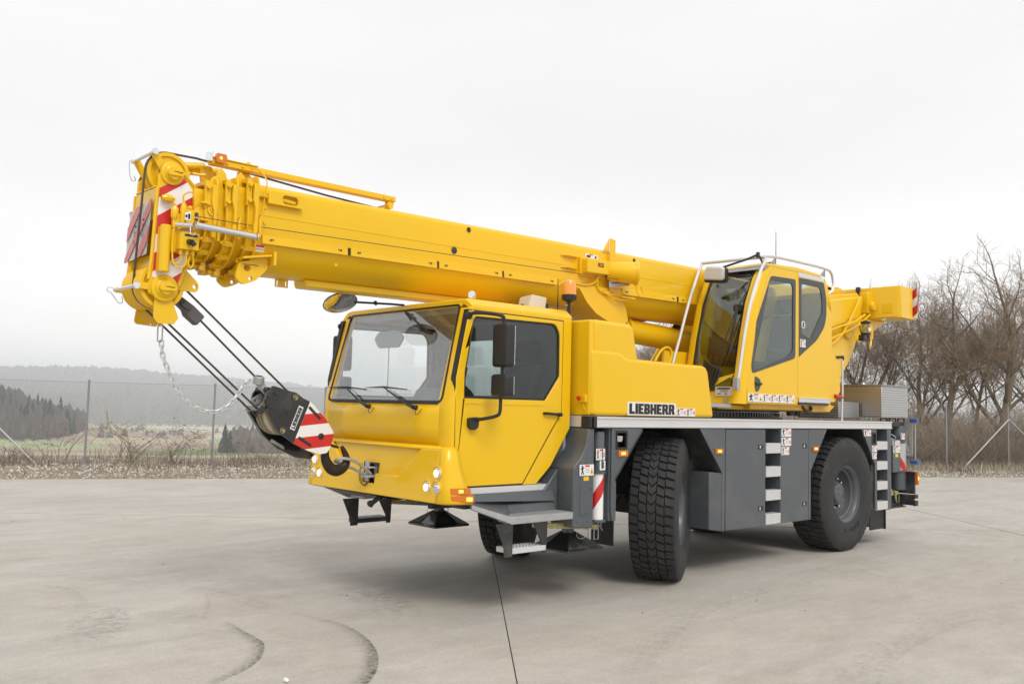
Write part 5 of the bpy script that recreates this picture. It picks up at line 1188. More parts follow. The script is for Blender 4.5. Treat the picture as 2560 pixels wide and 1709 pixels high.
ra = Vector((-.77, .64, -.03)).normalized(); ro = Vector((-.33, .395, 3.235))
mb = MB(); mb.lathe([(-.04, .085), (0, .105), (.265, .122), (.27, .130), (.295, .132), (.305, .118), (.308, .03), (.313, .03), (.313, 0)], ro, ra, 32); reel = mb.build('length_sensor_reel', 'yellow', boom, smooth=30)
for k in range(6):
    mb = MB(); a = k * pi / 3 + .3; u_ = ra.orthogonal().normalized(); v_ = ra.cross(u_)
    mb.lathe([(.300, .010), (.312, .009), (.313, 0)], ro + (u_ * cos(a) + v_ * sin(a)) * .112, ra, 6); mb.build('reel_screw', 'yellow_dirty', reel)
mb = MB(); mb.hexa([(-.30, .40, 3.06), (-.56, .47, 3.10), (-.56, .478, 3.10), (-.30, .408, 3.06), (-.30, .40, 3.13), (-.56, .47, 3.185), (-.56, .478, 3.185), (-.30, .408, 3.13)]); wp = mb.build('wire_guide_plate', 'galv', reel, .002)
mb = MB(); mb.hexa([(-.33, .412, 3.102), (-.52, .468, 3.132), (-.52, .473, 3.132), (-.33, .417, 3.102), (-.33, .412, 3.112), (-.52, .468, 3.144), (-.52, .473, 3.144), (-.33, .417, 3.112)]); mb.cyl((-.49, .46, 3.137), (-.495, .50, 3.137), .02, 12); mb.build('wire_roller', 'black', wp)
mb = MB(); mb.tube([(4.30, .36, 3.085), (3.83, .36, 3.085), (-.49, .50, 3.145)], .0035, 6); mb.build('sensor_wire', 'steel', boom)
mb = MB()
mb.tube(bez([(.44, .345, 3.00), (.36, .35, 3.05), (.30, .35, 3.06), (.05, .36, 3.05), (-.10, .37, 3.09), (-.14, .40, 3.17)], 6), .010, 6)
mb.tube(bez([(-.14, .38, 3.17), (-.16, .37, 3.05), (-.25, .37, 3.0), (-.38, .37, 2.99), (-.50, .40, 3.03)], 6), .009, 6)
mb.tube(bez([(-.56, .56, 3.11), (-.58, .57, 3.02), (-.63, .57, 2.98), (-.67, .57, 3.03), (-.64, .57, 3.09)], 6), .008, 6)
mb.tube(bez([(-.30, .38, 2.98), (-.42, .40, 2.95), (-.55, .42, 2.94), (-.68, .40, 2.97)], 6), .008, 6)
mb.box(-.34, -.26, .35, .38, 2.99, 3.02); mb.box(-.72, -.50, .37, .43, 2.965, 2.985)
mb.build('sensor_cable', 'yellow', reel)
# sticker on the belly behind the base collar
mb = MB()
def TB(p):
    a = p.y; yy = .321 * cos(a); zz = .287 * sin(a)
    return Vector((p.x, yy + p.z * cos(a), bz(p.x) - .404 - zz - p.z * sin(a)))
mb.T = TB
for i in range(4): mb.prism([(3.84, .28 + i * .05), (3.70, .28 + i * .05), (3.70, .33 + i * .05), (3.84, .33 + i * .05)], 'z', .001, .0025)
mb.m = 1; mb.prism([(3.785, .285), (3.705, .285), (3.705, .34), (3.785, .34)], 'z', .002, .0035)
mb.m = 2; mb.prism([(3.835, .42), (3.79, .33), (3.78, .345), (3.825, .44)], 'z', .002, .0035); mb.prism([(3.77, .39), (3.71, .39), (3.71, .40), (3.77, .40)], 'z', .002, .0035)
mb.build('warning_sticker', ['sticker', 'red', 'ink'], boom)
# swing-out beam on top of the boom
mb = MB(); mb.hexa([(4.10, .09, 3.555), (2.37, .09, 3.560), (2.37, .17, 3.560), (4.10, .17, 3.555), (4.10, .09, 3.60), (2.37, .09, 3.605), (2.37, .17, 3.605), (4.10, .17, 3.60)])
mb.box(3.72, 4.12, .08, .18, 3.602, 3.612)
for x in (3.98, 3.85, 3.70, 2.50, 2.42): mb.cyl((x, .165, 3.58), (x, .18, 3.58), .012, 8)
mb.prism([(2.44, 3.56), (2.38, 3.56), (2.39, 3.50), (2.42, 3.485), (2.45, 3.52)], 'y', .10, .16)
bm_ = mb.build('rope_guard_beam', 'yellow', boom, .004)
mb = MB(); mb.prism([(3.98, 3.612), (3.95, 3.612), (3.955, 3.64), (3.975, 3.64)], 'y', .10, .13); mb.prism([(3.80, 3.612), (3.76, 3.612), (3.765, 3.64), (3.79, 3.64)], 'y', .10, .13); mb.prism([(3.85, 3.44), (3.65, 3.44), (3.75, 3.56), (3.84, 3.56)], 'y', .05, .08); mb.build('beam_lug', 'yellow', bm_, .003)
mb = MB(); mb.cyl((2.55, .0, 3.47), (2.40, .10, 3.53), .02, 10); mb.build('beam_pin', 'chrome', bm_)
mb = MB(); mb.prism(rounded([(4.085, 3.565), (4.005, 3.565), (4.005, 3.635), (4.085, 3.635)], .012), 'y', .18, .215); mb.m = 1; mb.lathe([(.213, .013), (.218, .01), (.2185, 0)], (4.05, 0, 3.60), 'y', 10); mb.build('side_marker_lamp', ['orange', 'orange_lit'], bm_)
mb = MB(); mb.box(4.10, 4.125, .10, .18, 3.57, 3.65); mb.build('front_marker_lamp', 'reflector', bm_, .003)
mb = MB(); mb.tube(bez([(3.78, .18, 3.59), (3.74, .26, 3.55), (3.72, .335, 3.45), (3.74, .34, 3.30), (3.76, .35, 3.10), (3.77, .35, 3.02)], 6), .006, 6); mb.build('lamp_cable', 'yellow', boom)
mb = MB()
for y, x0, x1, r in ((-.02, 4.30, 4.10, .032), (-.10, 4.20, 3.95, .034)):
    mb.cyl((x0, y, 3.53), (x1, y + .05, 3.555), r, 14)
mb.cyl((4.12, .10, 3.47), (4.30, .04, 3.47), .012, 8); mb.lathe([(0, .022), (.03, .022)], (4.255, .10, 3.46), 'y', 10); mb.prism([(4.12, 3.40), (3.98, 3.40), (4.05, 3.56), (4.15, 3.56)], 'y', .02, .05); mb.build('top_rollers', 'yellow', boom)
mb = MB(); mb.cyl((4.265, -.02, 3.533), (4.235, -.015, 3.535), .034, 14); mb.build('roller_band', 'dark', boom)

# ------------------------------------------------------------------ boom head
head = empty('boom_head', (0, 0, 0), crane)
hp = [(4.355, 3.44), (4.33, 3.415), (4.245, 3.33), (4.235, 3.03), (4.262, 2.79), (4.33, 2.57), (4.36, 2.50), (4.45, 2.455), (4.55, 2.50), (4.555, 2.60), (4.54, 2.75), (4.525, 3.20), (4.52, 3.38), (4.47, 3.45), (4.40, 3.46)]
for s in (1, -1):
    mb = MB(); mb.prism(hp, 'y', s * .19, s * .215); pl = mb.build('head_side_plate', 'yellow', head, .008)
    # edge flange
    ed = [(4.335, 3.42), (4.245, 3.33), (4.235, 3.03), (4.262, 2.79), (4.33, 2.57)]
    mb = MB()
    mb.tube([(x, s * .217, z) for x, z in ed], .012, 6); mb.tube([(x, s * .217, z) for x, z in [(4.525, 3.28), (4.527, 3.20), (4.542, 2.75), (4.556, 2.60)]], .012, 6); mb.build('edge_flange', 'yellow', pl)
    # striped panel
    sp = [(4.50, 3.22), (4.47, 3.33), (4.42, 3.30), (4.335, 3.385), (4.262, 3.305), (4.252, 3.03), (4.278, 2.79), (4.335, 2.60), (4.375, 2.57), (4.50, 2.60), (4.535, 2.66), (4.524, 2.76)]
    wp = MB(); wp.prism([(4.51, 3.28), (4.335, 3.39), (4.262, 3.305), (4.252, 3.03), (4.278, 2.79), (4.345, 2.58), (4.53, 2.62), (4.524, 2.76)], 'y', s * .2155, s * .2175); wpo = wp.build('striped_panel', 'reflwhite', pl)
    # diagonal red bands clipped to the panel
    def clip(poly, inside, cut):
        o = []
        for i in range(len(poly)):
            a, b = poly[i - 1], poly[i]
            if inside(b):
                if not inside(a): o.append(cut(a, b))
                o.append(b)
            elif inside(a): o.append(cut(a, b))
        return o
    base_p = [(4.51, 3.28), (4.335, 3.39), (4.262, 3.305), (4.252, 3.03), (4.278, 2.79), (4.345, 2.58), (4.53, 2.62), (4.524, 2.76)]
    mb = MB()
    fn = lambda p: p[1] + (p[0] - 4.4) * 1.0 * .62 * 2      # bands rise towards the tail
    fn = lambda p: p[1] + (p[0] - 4.4) * .72
    for c0, c1 in ((3.255, 3.42), (3.035, 3.135), (2.815, 2.92), (2.56, 2.665)) if False else ((3.29, 3.45), (3.02, 3.155), (2.75, 2.885), (2.48, 2.615)):
        q = clip(base_p, lambda p: fn(p) >= c0, lambda a, b: tuple(Vector(a).lerp(Vector(b), (c0 - fn(a)) / (fn(b) - fn(a)))))
        if len(q) > 2: q = clip(q, lambda p: fn(p) <= c1, lambda a, b: tuple(Vector(a).lerp(Vector(b), (c1 - fn(a)) / (fn(b) - fn(a)))))
        if len(q) > 2: mb.prism(q, 'y', s * .2165, s * .2187)
    mb.build('red_stripe', 'red', wpo)
    # hubs top and bottom with lifting eye
    for (x, z, r) in ((4.425, 3.40, .085), (4.44, 2.545, .098)):
        mb = MB(); mb.lathe([(.205, r), (.232, r), (.236, r - .01), (.238, r * .72), (.246, r * .70), (.252, r * .62), (.256, .03), (.256, 0)], (x, 0, z), 'y', 32, s); hb = mb.build('hub_cover', 'yellow', pl)
        mb = MB(); mb.prism(rounded([(x + .055, z - .025), (x - .065, z - .02), (x - .075, z + .02), (x + .045, z + .035)], .025), 'y', s * .25, s * .285, [[(x - .03, z - .004), (x - .05, z - .004), (x - .05, z + .008), (x - .03, z + .008)]]); mb.cyl((x, s * .25, z), (x, s * .27, z), .05, 16); mb.build('axle_clamp', 'yellow', hb, .005)
    # arms with rope guard pins
    mb = MB(); mb.prism(rounded([(4.40, 3.36), (4.45, 3.345), (4.575, 3.535), (4.555, 3.565), (4.525, 3.56)], .015), 'y', s * .165, s * .185); mb.build('guard_arm', 'yellow', pl, .004); mb = MB(); mb.prism(rounded([(4.50, 2.52), (4.50, 2.58), (4.64, 2.565), (4.655, 2.545), (4.64, 2.525)], .012), 'y', s * .19, s * .21); mb.build('guard_arm', 'yellow', pl, .004)
    mb = MB(); gp_ = [(4.50, 2.48), (4.50, 2.325), (4.465, 2.285), (4.35, 2.285), (4.315, 2.335), (4.385, 2.50)] if s > 0 else [(4.47, 2.50), (4.49, 2.32), (4.475, 2.30), (4.32, 2.29), (4.30, 2.34), (4.37, 2.50)]
    mb.prism(rounded(gp_, .012), 'y', s * .196, s * .208, [[(4.345 + .006 * cos(a), 2.36 + .006 * sin(a)) for a in [-2 * pi * k / 8 for k in range(8)]], [(4.365 + .006 * cos(a), 2.305 + .006 * sin(a)) for a in [-2 * pi * k / 8 for k in range(8)]]]); mb.build('rope_guard_plate', 'yellow', pl, .003)
    mb = MB(); mb.prism(rounded([(4.36, 2.545), (4.175, 2.545), (4.160, 2.585), (4.175, 2.62), (4.285, 2.72), (4.36, 2.70)], .02), 'y', s * .165, s * .187, [[(4.196 + .016 * cos(a), 2.585 + .016 * sin(a)) for a in [-2 * pi * k / 14 for k in range(14)]]]); mb.build('pendant_lug', 'yellow', pl, .004)
mb = MB()
mb.box(4.47, 4.50, -.19, .19, 2.70, 2.80); mb.box(4.25, 4.30, -.19, .19, 2.8, 3.3); mb.box(4.515, 4.53, -.19, .19, 3.05, 3.285); mb.box(4.44, 4.535, -.19, .19, 3.286, 3.30); mb.box(4.34, 4.36, -.19, .19, 3.0, 3.27); mb.build('head_crossplate', 'yellow', head, .004)
for (x, z) in ((4.555, 3.545), (4.635, 2.545)):
    mb = MB(); mb.cyl((x, -.23, z), (x, .215, z), .014, 12); mb.cyl((x, .20, z), (x, .222, z), .024, 14); pn = mb.build('guard_pin', 'chrome', head)
    mb = MB(); k = 1 if z > 3 else -1
    mb.tube(bez([(x, -.235, z + .02), (x + .02, -.245, z), (x + .01, -.25, z - .10), (x - .01, -.25, z - .14), (x - .035, -.25, z - .13), (x - .02, -.25, z - .10)] if k > 0 else [(x, -.235, z + .01), (x + .04, -.245, z + .02), (x + .05, -.25, z - .01), (x + .02, -.25, z - .02), (x - .04, -.25, z - .09), (x - .07, -.25, z - .08), (x - .06, -.25, z - .04)], 5), .003, 5); mb.build('linch_pin', 'galv', pn)
# sheaves
def sheave(x, y, z, r, name='sheave', m='yellow', par=head, w_=.022):
    mb = MB(); mb.lathe([(-w_, r * .55), (-w_ * .5, r * .62), (-w_ * .5, r * .80), (-w_, r * .84), (-w_, r), (-w_ * .75, r), (-.002, r - .022), (.002, r - .022), (w_ * .75, r), (w_, r), (w_, r * .84), (w_ * .5, r * .80), (w_ * .5, r * .62), (w_, r * .55), (w_ * 1.2, r * .5), (w_ * 1.2, 0)], (x, y, z), 'y', 40)
    return mb.build(name, m, par, smooth=30)
sheave(4.42, .11, 3.415, .160, w_=.032)
for k in range(6): sheave(4.44, -.155 + k * .062, 2.565, .165, w_=.028)
mb = MB(); mb.cyl((4.42, -.19, 3.41), (4.42, .19, 3.41), .04, 16); mb.cyl((4.44, -.19, 2.56), (4.44, .19, 2.56), .04, 16); mb.build('sheave_axle', 'yellow', head)
# front warning plate
mb = MB(); mb.T = lambda p: Vector((4.545 + (3.2 - p.z) * .03, p.y, p.z)) 
mb.prism(rounded([(-.27, 2.76), (.155, 2.79), (.185, 3.20), (-.245, 3.155)], .012), 'x', 0, .006); fp = mb.build('front_warning_plate', 'reflwhite', head)
mb = MB(); mb.T = lambda p: Vector((4.551 + (3.2 - p.z) * .03 + p.x, p.y, p.z))
bp_ = [(-.27, 2.76), (.155, 2.79), (.185, 3.20), (-.245, 3.155)]
fn = lambda p: p[1] - p[0] * .95
for c0, c1 in ((2.52, 2.62), (2.73, 2.84), (2.95, 3.05), (3.16, 3.27), (3.36, 3.5)):
    q = clip(bp_, lambda p: fn(p) >= c0, lambda a, b: tuple(Vector(a).lerp(Vector(b), (c0 - fn(a)) / (fn(b) - fn(a)))))
    if len(q) > 2: q = clip(q, lambda p: fn(p) <= c1, lambda a, b: tuple(Vector(a).lerp(Vector(b), (c1 - fn(a)) / (fn(b) - fn(a)))))
    if len(q) > 2: mb.prism(q, 'x', .0003, .0016)
mb.build('red_stripe', 'redpale', fp)
mb = MB(); mb.T = lambda p: Vector((4.5515 + (3.2 - p.z) * .03 + p.x, p.y, p.z))
for y, z in ((.06, 3.05), (-.10, 3.02)):
    mb.box(.002, .003, y - .012, y + .008, z, z + .014); mb.box(.002, .003, y + .012, y + .018, z - .005, z + .012); mb.box(.002, .003, y + .002, y + .007, z - .08, z - .02); mb.box(.002, .003, y - .01, y + .02, z - .045, z - .038); mb.box(.002, .003, y + .0, y + .010, z - .13, z - .10)
mb.build('plate_print', 'ink', fp)
# tube mast, electric boxes and cables on the near side of the head
mb = MB(); mb.tube([(4.475, .285, 2.655), (4.475, .285, 3.00)], .038, 20); mb.box(4.44, 4.51, .215, .28, 2.66, 2.99); mb.build('roller_post', 'yellow', head, .006)
mb = MB(); mb.prism(rounded([(4.405, 2.825), (4.262, 2.83), (4.255, 2.955), (4.40, 2.945)], .008), 'y', .30, .375); mb.box(4.27, 4.44, .22, .30, 2.81, 2.97); eb = mb.build('electric_box', 'yellow', head, .006)
mb = MB(); mb.box(4.275, 4.37, .376, .378, 2.925, 2.94); mb.cyl((4.335, .37, 2.885), (4.33, .42, 2.875), .022, 12); mb.cyl((4.33, .42, 2.875), (4.315, .43, 2.855), .018, 10); mb.build('plug_socket', 'black', eb)
mb = MB()
for x in (4.38, 4.335, 4.29): mb.cyl((x, .34, 2.79), (x, .34, 2.825), .014, 8)
mb.tube(bez([(4.38, .34, 2.79), (4.375, .34, 2.75), (4.405, .33, 2.72), (4.44, .32, 2.74)], 5), .007, 6)
mb.tube(bez([(4.335, .34, 2.79), (4.34, .34, 2.72), (4.39, .34, 2.69), (4.43, .33, 2.74), (4.435, .32, 2.90), (4.42, .31, 3.0)], 6), .007, 6)
mb.tube(bez([(4.29, .34, 2.79), (4.28, .34, 2.74), (4.30, .34, 2.70), (4.32, .34, 2.74), (4.30, .33, 2.80)], 6), .007, 6)
mb.tube(bez([(4.50, .23, 3.20), (4.45, .25, 3.205), (4.405, .27, 3.15), (4.42, .28, 3.05), (4.42, .29, 2.97)], 6), .008, 6)
mb.tube(bez([(4.355, .29, 3.17), (4.36, .30, 3.24), (4.30, .30, 3.27), (4.27, .29, 3.20)], 6), .006, 6)
mb.tube(bez([(4.46, .29, 2.97), (4.42, .30, 2.965), (4.37, .30, 3.0), (4.36, .30, 3.06)], 6), .008, 6)
mb.lathe([(-.05, .012), (-.02, .03), (.02, .03), (.05, .012)], (4.46, .255, 3.205), 'x', 8); mb.lathe([(-.055, .012), (-.03, .028), (.03, .028), (.055, .012)], (4.415, .28, 3.10), 'z', 8)
mb.lathe([(0, .012), (.03, .018), (.05, .026), (.09, .024), (.10, .01)], (4.355, .29, 3.19), Vector((0, 0, -1)), 10)
mb.build('head_cable', 'yellow', head)
mb = MB(); mb.box(4.345, 4.42, .235, .29, 2.99, 3.10); mb.box(4.245, 4.345, .24, .33, 3.03, 3.13); mb.cyl((4.36, .30, 3.02), (4.36, .30, 3.12), .02, 8); mb.cyl((4.31, .30, 3.14), (4.31, .30, 3.165), .018, 8); mb.prism(rounded([(4.24, 3.0), (4.36, 3.0), (4.35, 3.17), (4.32, 3.20), (4.29, 3.15), (4.25, 3.16)], .01), 'y', .222, .24); sw = mb.build('limit_switch', 'yellow', head, .005)
mb = MB(); mb.box(4.258, 4.285, .331, .333, 3.088, 3.118); mb.box(4.258, 4.285, .331, .333, 3.042, 3.075); mb.build('switch_opening', 'dark', sw)
mb = MB(); mb.prism([(4.36, 3.05), (4.315, 3.05), (4.315, 3.12), (4.36, 3.105)], 'y', .331, .334); mb.m = 1; mb.box(4.32, 4.335, .334, .3355, 3.06, 3.10); mb.box(4.34, 4.355, .334, .3355, 3.07, 3.09); mb.build('notice', ['sticker', 'ink'], sw)
mb = MB(); mb.cyl((4.325, .45, 3.0), (3.83, .42, 2.99), .024, 20); mb.lathe([(0, .034), (.008, .034)], (4.32, .45, 3.0), 'x', 20); mb.lathe([(0, .034), (.008, .034)], (3.825, .42, 2.99), 'x', 20)
mb.cyl((4.42, .33, 3.005), (4.33, .42, 3.0), .018, 12); mb.tube([(4.35, .42, 2.99), (4.35, .43, 2.93), (4.33, .43, 2.925), (4.315, .43, 2.95)], .004, 6); mb.build('cable_reel_tube', 'chrome', head)
mb = MB(); mb.box(4.30, 4.33, .33, .345, 2.93, 2.955); mb.build('orange_tag', 'orange', head)
mb = MB(); mb.lathe([(.2175, .016), (.226, .014), (.228, 0)], (4.375, 0, 2.735), 'y', 10); mb.build('panel_bolt', 'galv', head)
# rope over the head
rope_path = [(-4.7, -.20, 3.535), (-2, -.16, 3.525), (0, -.12, 3.505), (2.2, -.03, 3.512), (3.0, .02, 3.53), (4.20, .11, 3.585)] + [(4.42 + .165 * sin(a), .11, 3.415 + .165 * cos(a)) for a in [radians(6 + 14 * k) for k in range(7)]] + [(4.592, .105, 3.20), (4.600, .06, 2.70)] + [(4.44 + .158 * cos(a), .03, 2.565 - .158 * sin(a)) for a in [radians(-15 + 20 * k) for k in range(6)]]
mb = MB(); mb.tube(rope_path, .009, 8); mb.build('hoist_rope', 'steel', crane)

# ------------------------------------------------------------------ hook block (hangs on the rope, tied to the bumper)
hk = empty('hook_block', (3.2, 0, 1.2)); tag(hk, 'black hook block with red and white nose hanging on ropes before the yellow bumper', 'hook block')
hk_inv = Matrix.Translation((-3.2, 0, -1.2))
def hb(mb, name, m, par=hk, bev=0, **k):
    for i, v in enumerate(mb.v): mb.v[i] = v + Vector((-3.2, 0, -1.2))
    return mb.build(name, m, par, bev, **k)
near = [(3.535, 1.80), (3.545, 1.745), (3.515, 1.665), (3.43, 1.52), (3.36, 1.455), (3.26, 1.39), (3.14, 1.335), (3.02, 1.305), (2.955, 1.315), (2.925, 1.36), (2.895, 1.46), (2.905, 1.50), (2.97, 1.59), (3.12, 1.735), (3.21, 1.775), (3.27, 1.815), (3.33, 1.825), (3.48, 1.865)]
near = rounded(near, .012, 2)
slots = [rounded([(3.225, 1.455), (3.105, 1.385), (3.115, 1.365), (3.235, 1.435)], .009), rounded([(3.135, 1.705), (3.025, 1.605), (3.04, 1.59), (3.15, 1.69)], .009)]
for s in (1, -1):
    y0, y1 = (.105, .125) if s > 0 else (-.125, -.105)
    mb = MB(); mb.prism(near, 'y', y0, y1, slots); pb = hb(mb, 'cheek_plate', 'gloss_black', bev=.004)
    # red and white nose film
    nose = [p for p in near]
    fb = lambda p: (p[0] - 3.14) * (1.41 - 1.73) - (p[1] - 1.73) * (3.27 - 3.14)       # boundary line
    ins = lambda p: fb(p) > 0.0
    ln = lambda f, c: (lambda a, b: tuple(Vector(a).lerp(Vector(b), (c - f(a)) / (f(b) - f(a)))))
    q = clip(nose, lambda p: (p[0] - 3.14) * .32 + (p[1] - 1.73) * .13 < 0, ln(lambda p: (p[0] - 3.14) * .32 + (p[1] - 1.73) * .13, 0))
    for i in range(1):
        mb = MB(); yy = (.1255, .1268) if s > 0 else (-.1268, -.1255)
        mb.prism(q, 'y', *yy, slots if False else ()); 
        mb2 = MB(); f2 = lambda p: p[1] - (p[0] - 3.0) * (-.22)
        f2 = lambda p: p[1] + (p[0] - 3.0) * .10
        for c0, c1 in ((1.5615, 1.655), (1.365, 1.466)):
            r = clip(q, lambda p: f2(p) >= c0, ln(f2, c0)); r = clip(r, lambda p: f2(p) <= c1, ln(f2, c1)) if len(r) > 2 else r
            if len(r) > 2: mb2.prism(r, 'y', *((.1264, .1276) if s > 0 else (-.1276, -.1264)))
        fo = hb(mb, 'nose_film', 'white', pb); hb(mb2, 'red_stripe', 'red', fo)
        mb = MB()
        for sl in slots: mb.prism(inset(sl, -.002), 'y', s * .1250, s * .1283)
        hb(mb, 'slot', 'gloss_black', pb)
    mb = MB()
    for x, z, r in ((3.45, 1.80, .022), (3.51, 1.77, .015), (3.50, 1.69, .022)):
        if r: mb.lathe([(.125, r * 1.15), (.129, r * 1.15), (.129, r * .85), (.136, r * .7), (.137, 0)], (x, 0, z), 'y', 14, s)
    mb.lathe([(.125, .03), (.130, .03), (.130, .012), (.133, .011), (.133, 0)], (3.33, 0, 1.665), 'y', 24, s); hb(mb, 'bolt_head', 'gloss_black', pb)
    mb = MB(); mb.lathe([(.1265, .026), (.134, .026), (.136, .02), (.136, 0)], (3.02, 0, 1.455), 'y', 18, s); hb(mb, 'nose_bolt', 'black', pb)
    for x, z in ((3.28, 1.775), (3.385, 1.505)):
        mb = MB(); mb.lathe([(.125, .030), (.128, .030), (.128, .0)], (x, 0, z), 'y', 14, s); mb.m = 1; mb.lathe([(.128, .011), (.146, .010), (.147, 0)], (x, 0, z), 'y', 8, s); mb.tube([(x + .022 * cos(a), s * .14, z + .022 * sin(a)) for a in [2 * pi * k / 12 for k in range(12)]], .0025, 4, closed=True); hb(mb, 'pivot_pin', ['gloss_black', 'brass'], pb)
    if s > 0:
        c = Vector((3.253, .1255, 1.605)); u = Vector((-.070, 0, .175)).normalized(); v = Vector((-u.z, 0, u.x)); L_, Hh = .205, .046
        v = Vector((.175, 0, .070)).normalized()
        pl_ = MB(); pl_.hexa([c - u * L_ / 2 - v * Hh / 2, c + u * L_ / 2 - v * Hh / 2, c + u * L_ / 2 - v * Hh / 2 + Vector((0, .001, 0)), c - u * L_ / 2 - v * Hh / 2 + Vector((0, .001, 0)), c - u * L_ / 2 + v * Hh / 2, c + u * L_ / 2 + v * Hh / 2, c + u * L_ / 2 + v * Hh / 2 + Vector((0, .001, 0)), c - u * L_ / 2 + v * Hh / 2 + Vector((0, .001, 0))])
        po = hb(pl_, 'name_panel', 'sticker', pb)
        mb = MB(); word(mb, 'LIEBHERR', lambda a, b, d: c + u * (a - .5) * L_ * .90 + v * (b - .5) * Hh * .74 + Vector((0, .0012 + d, 0)), .001); hb(mb, 'lettering', 'ink', po, smooth=0)
# bottom skid between the cheeks, rope guide, sheaves
mb = MB(); mb.prism([(3.56, 1.68), (3.57, 1.64), (3.44, 1.46), (3.31, 1.35), (3.14, 1.27), (2.99, 1.25), (2.95, 1.29), (2.99, 1.31), (3.12, 1.33), (3.26, 1.385), (3.37, 1.46), (3.44, 1.53), (3.52, 1.665)], 'y', -.128, -.085, [rounded([(3.36, 1.425), (3.23, 1.355), (3.245, 1.335), (3.375, 1.405)], .008)]); hb(mb, 'guard_plate', 'gloss_black', bev=.003)
mb = MB(); mb.prism([(3.52, 1.69), (3.57, 1.70), (3.60, 1.66), (3.55, 1.64)], 'y', -.11, .11); hb(mb, 'rope_guide', 'gloss_black', bev=.003)
mb = MB(); mb.box(3.46, 3.52, -.10, .10, 1.82, 1.85); hb(mb, 'top_bracket', 'gloss_black', bev=.003)
for q in ((3.50, 1.69), (3.45, 1.80)):
    mb = MB(); mb.cyl((q[0], -.11, q[1]), (q[0], .11, q[1]), .014, 10); hb(mb, 'cross_pin', 'gloss_black')
mb = MB(); mb.box(3.0, 3.15, -.06, .06, 1.36, 1.55); hb(mb, 'cross_member', 'gloss_black', bev=.003)
for k in range(3):
    mb = MB(); y = -.055 + k * .055
    mb.lathe([(-.010, .06), (-.012, .16), (-.0125, .178), (-.009, .178), (-.002, .155), (.002, .155), (.009, .178), (.0125, .178), (.012, .16), (.010, .06)], (3.345, y, 1.64), 'y', 36); hb(mb, 'sheave', 'sheave')
mb = MB(); mb.prism([(3.60, 1.72), (3.58, 1.75), (3.50, 1.80), (3.46, 1.76), (3.54, 1.70)], 'y', -.05, -.035, [[(3.545 + .012 * cos(a), 1.74 + .012 * sin(a)) for a in [-2 * pi * k / 10 for k in range(10)]]]); hb(mb, 'wedge_plate', 'galv')
# hook
hk_c = [(2.98, 1.43), (2.92, 1.385), (2.90, 1.33), (2.895, 1.27), (2.875, 1.22), (2.83, 1.17), (2.775, 1.155), (2.715, 1.175), (2.682, 1.225), (2.685, 1.275), (2.712, 1.325), (2.735, 1.362)]
hr_ = [.032, .034, .036, .040, .045, .050, .052, .046, .038, .030, .024, .016]
pts = bez([(x, .0, z) for x, z in hk_c], 4); rr = []
for i in range(len(hk_c) - 1):
    for k in range(4): rr.append(hr_[i] + (hr_[i + 1] - hr_[i]) * k / 4)
rr.append(hr_[-1])
mb = MB(); mb.tube(pts, rr, 14); mb.lathe([(-.012, .03), (.03, .045), (.09, .045), (.09, 0)], (2.95, 0, 1.41), Vector((.6, 0, .55)), 18)
for i, v in enumerate(mb.v): mb.v[i] = Vector((v.x, v.y * .82, v.z))
hb(mb, 'hook', 'hookblack', smooth=60)
mb = MB(); mb.prism([(2.895, 1.375), (2.90, 1.40), (2.78, 1.365), (2.765, 1.35), (2.785, 1.345)], 'y', -.022, .022); hb(mb, 'safety_latch', 'hookblack', bev=.003)
tagk = 0
# rope falls
for i, (a, b) in enumerate((((4.46, -.06, 2.405), (3.46, -.055, 1.56)), ((4.42, .035, 2.385), (3.47, .03, 1.60)), ((4.13, .03, 2.40), (3.44, .03, 1.80)), ((4.30, .09, 2.63), (3.27, .055, 1.79)))):
    mb = MB(); mb.tube([a, b], .0088, 8)
    mb.build('rope_fall', 'steel', crane)
# rope end socket below the head
mb = MB(); a = Vector((4.30, .03, 2.52)); b = Vector((4.08, .03, 2.34)); d = (b - a).normalized(); n = Vector((-d.z, 0, d.x))
P = [a + n * .03, a - n * .03, a + d * .10 - n * .045, b - n * .018 - d * .05, b - n * .045, b + n * .035, a + d * .12 + n * .045]
P = [a + n * .028, a + d * .13 + n * .03, a + d * .17 + n * .052, b + n * .048, b - n * .048, a + d * .17 - n * .050, a + d * .10 - n * .042, a - n * .028]
mb.prism([(p.x, p.z) for p in P], 'y', -.01, .07); rs = mb.build('rope_socket', 'dark', crane, .012, seg=3)
rs.data.materials[0] = mat('cast_grey', (.12, .11, .105), .55, .3)
mb = MB(); mb.cyl((4.255, -.06, 2.475), (4.255, .12, 2.475), .022, 12); mb.tube([(4.27, .09, 2.46), (4.235, .10, 2.43), (4.20, .10, 2.41), (4.185, .09, 2.42)], .006, 6); mb.build('socket_pin', 'black', rs)
